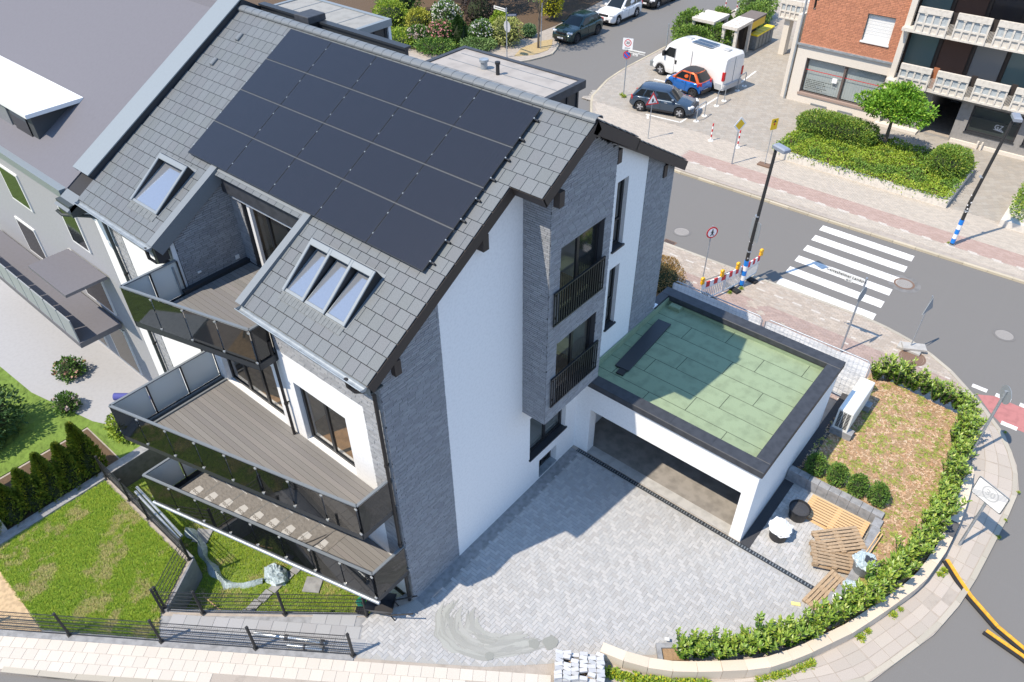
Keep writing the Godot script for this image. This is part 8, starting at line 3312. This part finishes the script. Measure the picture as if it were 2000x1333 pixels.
func laurels(pal: Array, pal2: Array) -> void:
	# upright shoots with whorls of glossy leaves
	var kinds := []
	for v in 4:
		var T := thing("laurel_bush", "glossy green laurel bush in the hedge behind the sandstone wall", "bush", Vector3.ZERO, 0.0, "laurel bushes along the corner")
		var b := MB.new()
		var st := MB.new()
		for s in 13:
			var a := TAU * s / 13 + rng.randf()
			var lean := Vector3(cos(a), 0, sin(a)) * rng.randf_range(0.08, 0.4)
			var h := rng.randf_range(0.5, 0.92)
			st.tube([Vector3(lean.x * 0.2, 0, lean.z * 0.2), Vector3(lean.x, h * 0.9, lean.z)], 0.012, 5)
			for k in 46:
				var t := rng.randf_range(0.12, 1.0)
				var d := Vector3(cos(k * 2.4), 0, sin(k * 2.4))
				b.col = mix3(pal if t < 0.75 else pal2)
				leaf(b, Vector3(lean.x, 0, lean.z) * t + Vector3(0, h * t, 0), (d + Vector3(0, 0.15 + t * 0.7, 0) + rand_dir() * 0.3).normalized(), Vector3.UP, rng.randf_range(0.09, 0.15), 0.026)
		obj("foliage", b, M.leaf_glossy, T)
		obj("shoots", st, M.bark, T)
		kinds.append(T)
	var line := resample(v2([6.55, -3.25, 7.2, -3.8, 8.0, -4.58, 8.64, -5.55, 9.05, -6.25, 9.6, -7.55, 10.0, -8.9, 10.25, -10.4, 10.25, -12.0, 10.15, -13.6, 9.95, -15.2, 9.7, -16.7]), 0.3)
	var more := resample(v2([9.3, -16.85, 8.4, -16.9, 7.5, -16.85, 6.75, -16.7]), 0.32)
	var n := 0
	for q in [line, more]:
		for p in q:
			var y := 0.05 if n < 12 else 0.28
			var o := Vector3(p.x + rng.randf_range(-0.06, 0.06), y, p.y + rng.randf_range(-0.06, 0.06))
			var sc := rng.randf_range(0.85, 1.25)
			var it: Node3D = kinds[n] if n < 4 else copy(kinds[n % 4], o, rng.randf() * TAU, sc)
			it.position = o
			it.set_meta("label", "%s glossy laurel bush along the hedge, counted from the small driveway planter" % nth(n + 1))
			n += 1

func weeds() -> void:
	var pal := [Color(0.1, 0.2, 0.02), Color(0.3, 0.38, 0.03), Color(0.55, 0.48, 0.02)]
	var spots := []
	for p in resample(v2([5.35, -1.7, 6.2, -2.1, 6.9, -2.6, 7.4, -3.0]), 0.17):
		spots.append([p.x, p.y, 0.17])
	for p in resample(v2([8.35, -3.95, 8.85, -4.6, 9.2, -5.2]), 0.2):
		spots.append([p.x, p.y, 0.12])
	for q in [[9.9, -6.7, 0.13], [10.0, -7.0, 0.12], [10.35, -7.9, 0.11], [10.45, -8.2, 0.1], [11.0, -10.2, 0.14], [10.95, -10.0, 0.12], [11.95, -14.6, 0.06, "at the kerb nearest the round sign post"], [11.9, -13.2, 0.06, "at the kerb between the two sign posts"], [11.0, -17.1, 0.06, "at the kerb by the cycle crossing"], [11.9, -12.4, 0.07, "at the kerb behind the end of zone sign"], [0.35, -19.05, 0.12, "at the foot of the lamp by the barrier"], [-15.0, -33.5, 0.2, "at the foot of the zone 30 post, larger one"], [-15.3, -33.7, 0.16, "at the foot of the zone 30 post, smaller one"], [0.1, -18.5, 0.12, "under the red and white barrier"], [6.05, -28.35, 0.1, "at the foot of the lamp across the road"]]:
		spots.append(q)
	var kinds := []
	for v in 3:
		var T := thing("weed_tuft", "small yellow green weed tuft growing in the pavement joints", "weed", Vector3.ZERO, 0.0, "weed tufts along walls and kerbs")
		var b := MB.new()
		for i in 120:
			b.col = mix3(pal)
			var d := rand_dir()
			d.y = absf(d.y)
			leaf(b, d * Vector3(0.85, 0.8, 0.85) * rng.randf(), (d + rand_dir() * 0.7).normalized(), Vector3.UP, 0.45, 0.14)
		obj("leaves", b, M.leaf, T)
		kinds.append(T)
	var n := 0
	for s in spots:
		var p := Vector3(s[0], 0.012, s[1])
		var it: Node3D = kinds[n] if n < 3 else copy(kinds[n % 3], p, rng.randf() * TAU, 1.0)
		it.position = p
		it.scale = Vector3.ONE * s[2] * rng.randf_range(0.85, 1.2)
		it.set_meta("label", "%s yellow green weed tuft at the sandstone wall's foot, counted from the paver stack" % nth(n + 1))
		if s.size() > 3:
			it.set_meta("label", "small weed tuft growing " + s[3])
		n += 1

func planter(bright: Array, mid: Array) -> void:
	var P := thing("raised_planter", "low concrete planter wall holding ground cover and hedges", "planter", Vector3(0.5, 0, -34.5))
	var b := MB.new()
	b.at(Vector3(-0.5, 0, 34.5))
	b.box(Vector3(-4.0, 0, -31.85), Vector3(5.0, 0.42, -31.6))
	obj("planter_wall", b, M.panel_concrete, P)
	var b2 := MB.new()
	b2.at(Vector3(-0.5, 0, 34.5))
	b2.box(Vector3(4.75, 0, -36.5), Vector3(5.0, 0.42, -31.85))
	obj("planter_wall", b2, M.panel_concrete, P)
	var s := MB.new()
	s.at(Vector3(-0.5, 0, 34.5))
	s.slab(v2([-4.2, -36.3, 4.75, -36.5, 4.75, -31.85, -4.0, -31.85]), 0, 0.36)
	obj("soil", s, M.soil, P)
	var gc := MB.new()
	var f := FastNoiseLite.new()
	f.seed = 3
	f.frequency = 0.8
	for i in 21000:
		var x := rng.randf_range(-4.15, 5.02); var z := rng.randf_range(-36.6, -31.5)
		var h := 0.36 + 0.42 * (0.6 + 0.5 * f.get_noise_2d(x * 1.4, z * 1.4)) * pow(rng.randf(), 0.35)
		if z > -31.85:
			z = rng.randf_range(-31.75, -31.56)
			h = 0.62 - 0.5 * pow(rng.randf(), 2.0) * (0.7 + f.get_noise_2d(x * 3.0, 4.0))
		gc.col = mix3(bright if f.get_noise_2d(x * 0.6 + 9, z * 0.6) > -0.1 else [Color(0.08, 0.18, 0.025), Color(0.2, 0.32, 0.04)])
		leaf(gc, Vector3(x, h, z), (rand_dir() + Vector3(0, 0.6, 0.3)).normalized(), rand_dir(), rng.randf_range(0.08, 0.15), 0.035)
	var o := obj("ground_cover", gc, M.leaf)
	tag(o, "bright green ground cover spilling over the planter wall", "ground cover")
	o.set_meta("kind", "stuff")
	shrub("clipped_hedge", "long clipped hedge block on the planter beside the tree", "hedge", Vector3(-2.1, 0.9, -35.2), Vector3(2.1, 0.62, 0.95), 11000, 0.1, [Color(0.07, 0.15, 0.02), Color(0.2, 0.32, 0.04), Color(0.4, 0.42, 0.06)], 4.0, 0.12)
	shrub("clipped_hedge", "rounded clipped hedge at the planter's far corner", "hedge", Vector3(3.95, 0.9, -34.9), Vector3(0.95, 0.62, 1.25), 6500, 0.1, [Color(0.07, 0.15, 0.02), Color(0.2, 0.32, 0.04), Color(0.4, 0.42, 0.06)], 3.0, 0.15)
	tree("plaza_tree", "small round crowned tree with bright green leaves on the planter", Vector3(0.42, 0.36, -35.8), 1.5, 0.13, Vector3(0.45, 2.75, -35.8), Vector3(1.95, 1.15, 1.7), 9500, 0.16, [Color(0.07, 0.2, 0.012), Color(0.2, 0.38, 0.03), Color(0.36, 0.5, 0.05)], 24)
	shrub("clipped_hedge", "clipped hedge on the next planter beyond the street lamp", "hedge", Vector3(10.4, 0.75, -33.5), Vector3(2.9, 0.6, 1.9), 9000, 0.11, [Color(0.08, 0.17, 0.02), Color(0.24, 0.36, 0.04), Color(0.4, 0.44, 0.06)], 4.0, 0.12)
	var n := thing("raised_planter", "low concrete planter wall under the hedge beyond the street lamp", "planter", Vector3(10.4, 0, -33.4))
	var nb := MB.new()
	nb.box(Vector3(-3.0, 0, -2), Vector3(3.0, 0.35, 1.95))
	obj("planter_wall", nb, M.panel_concrete, n)
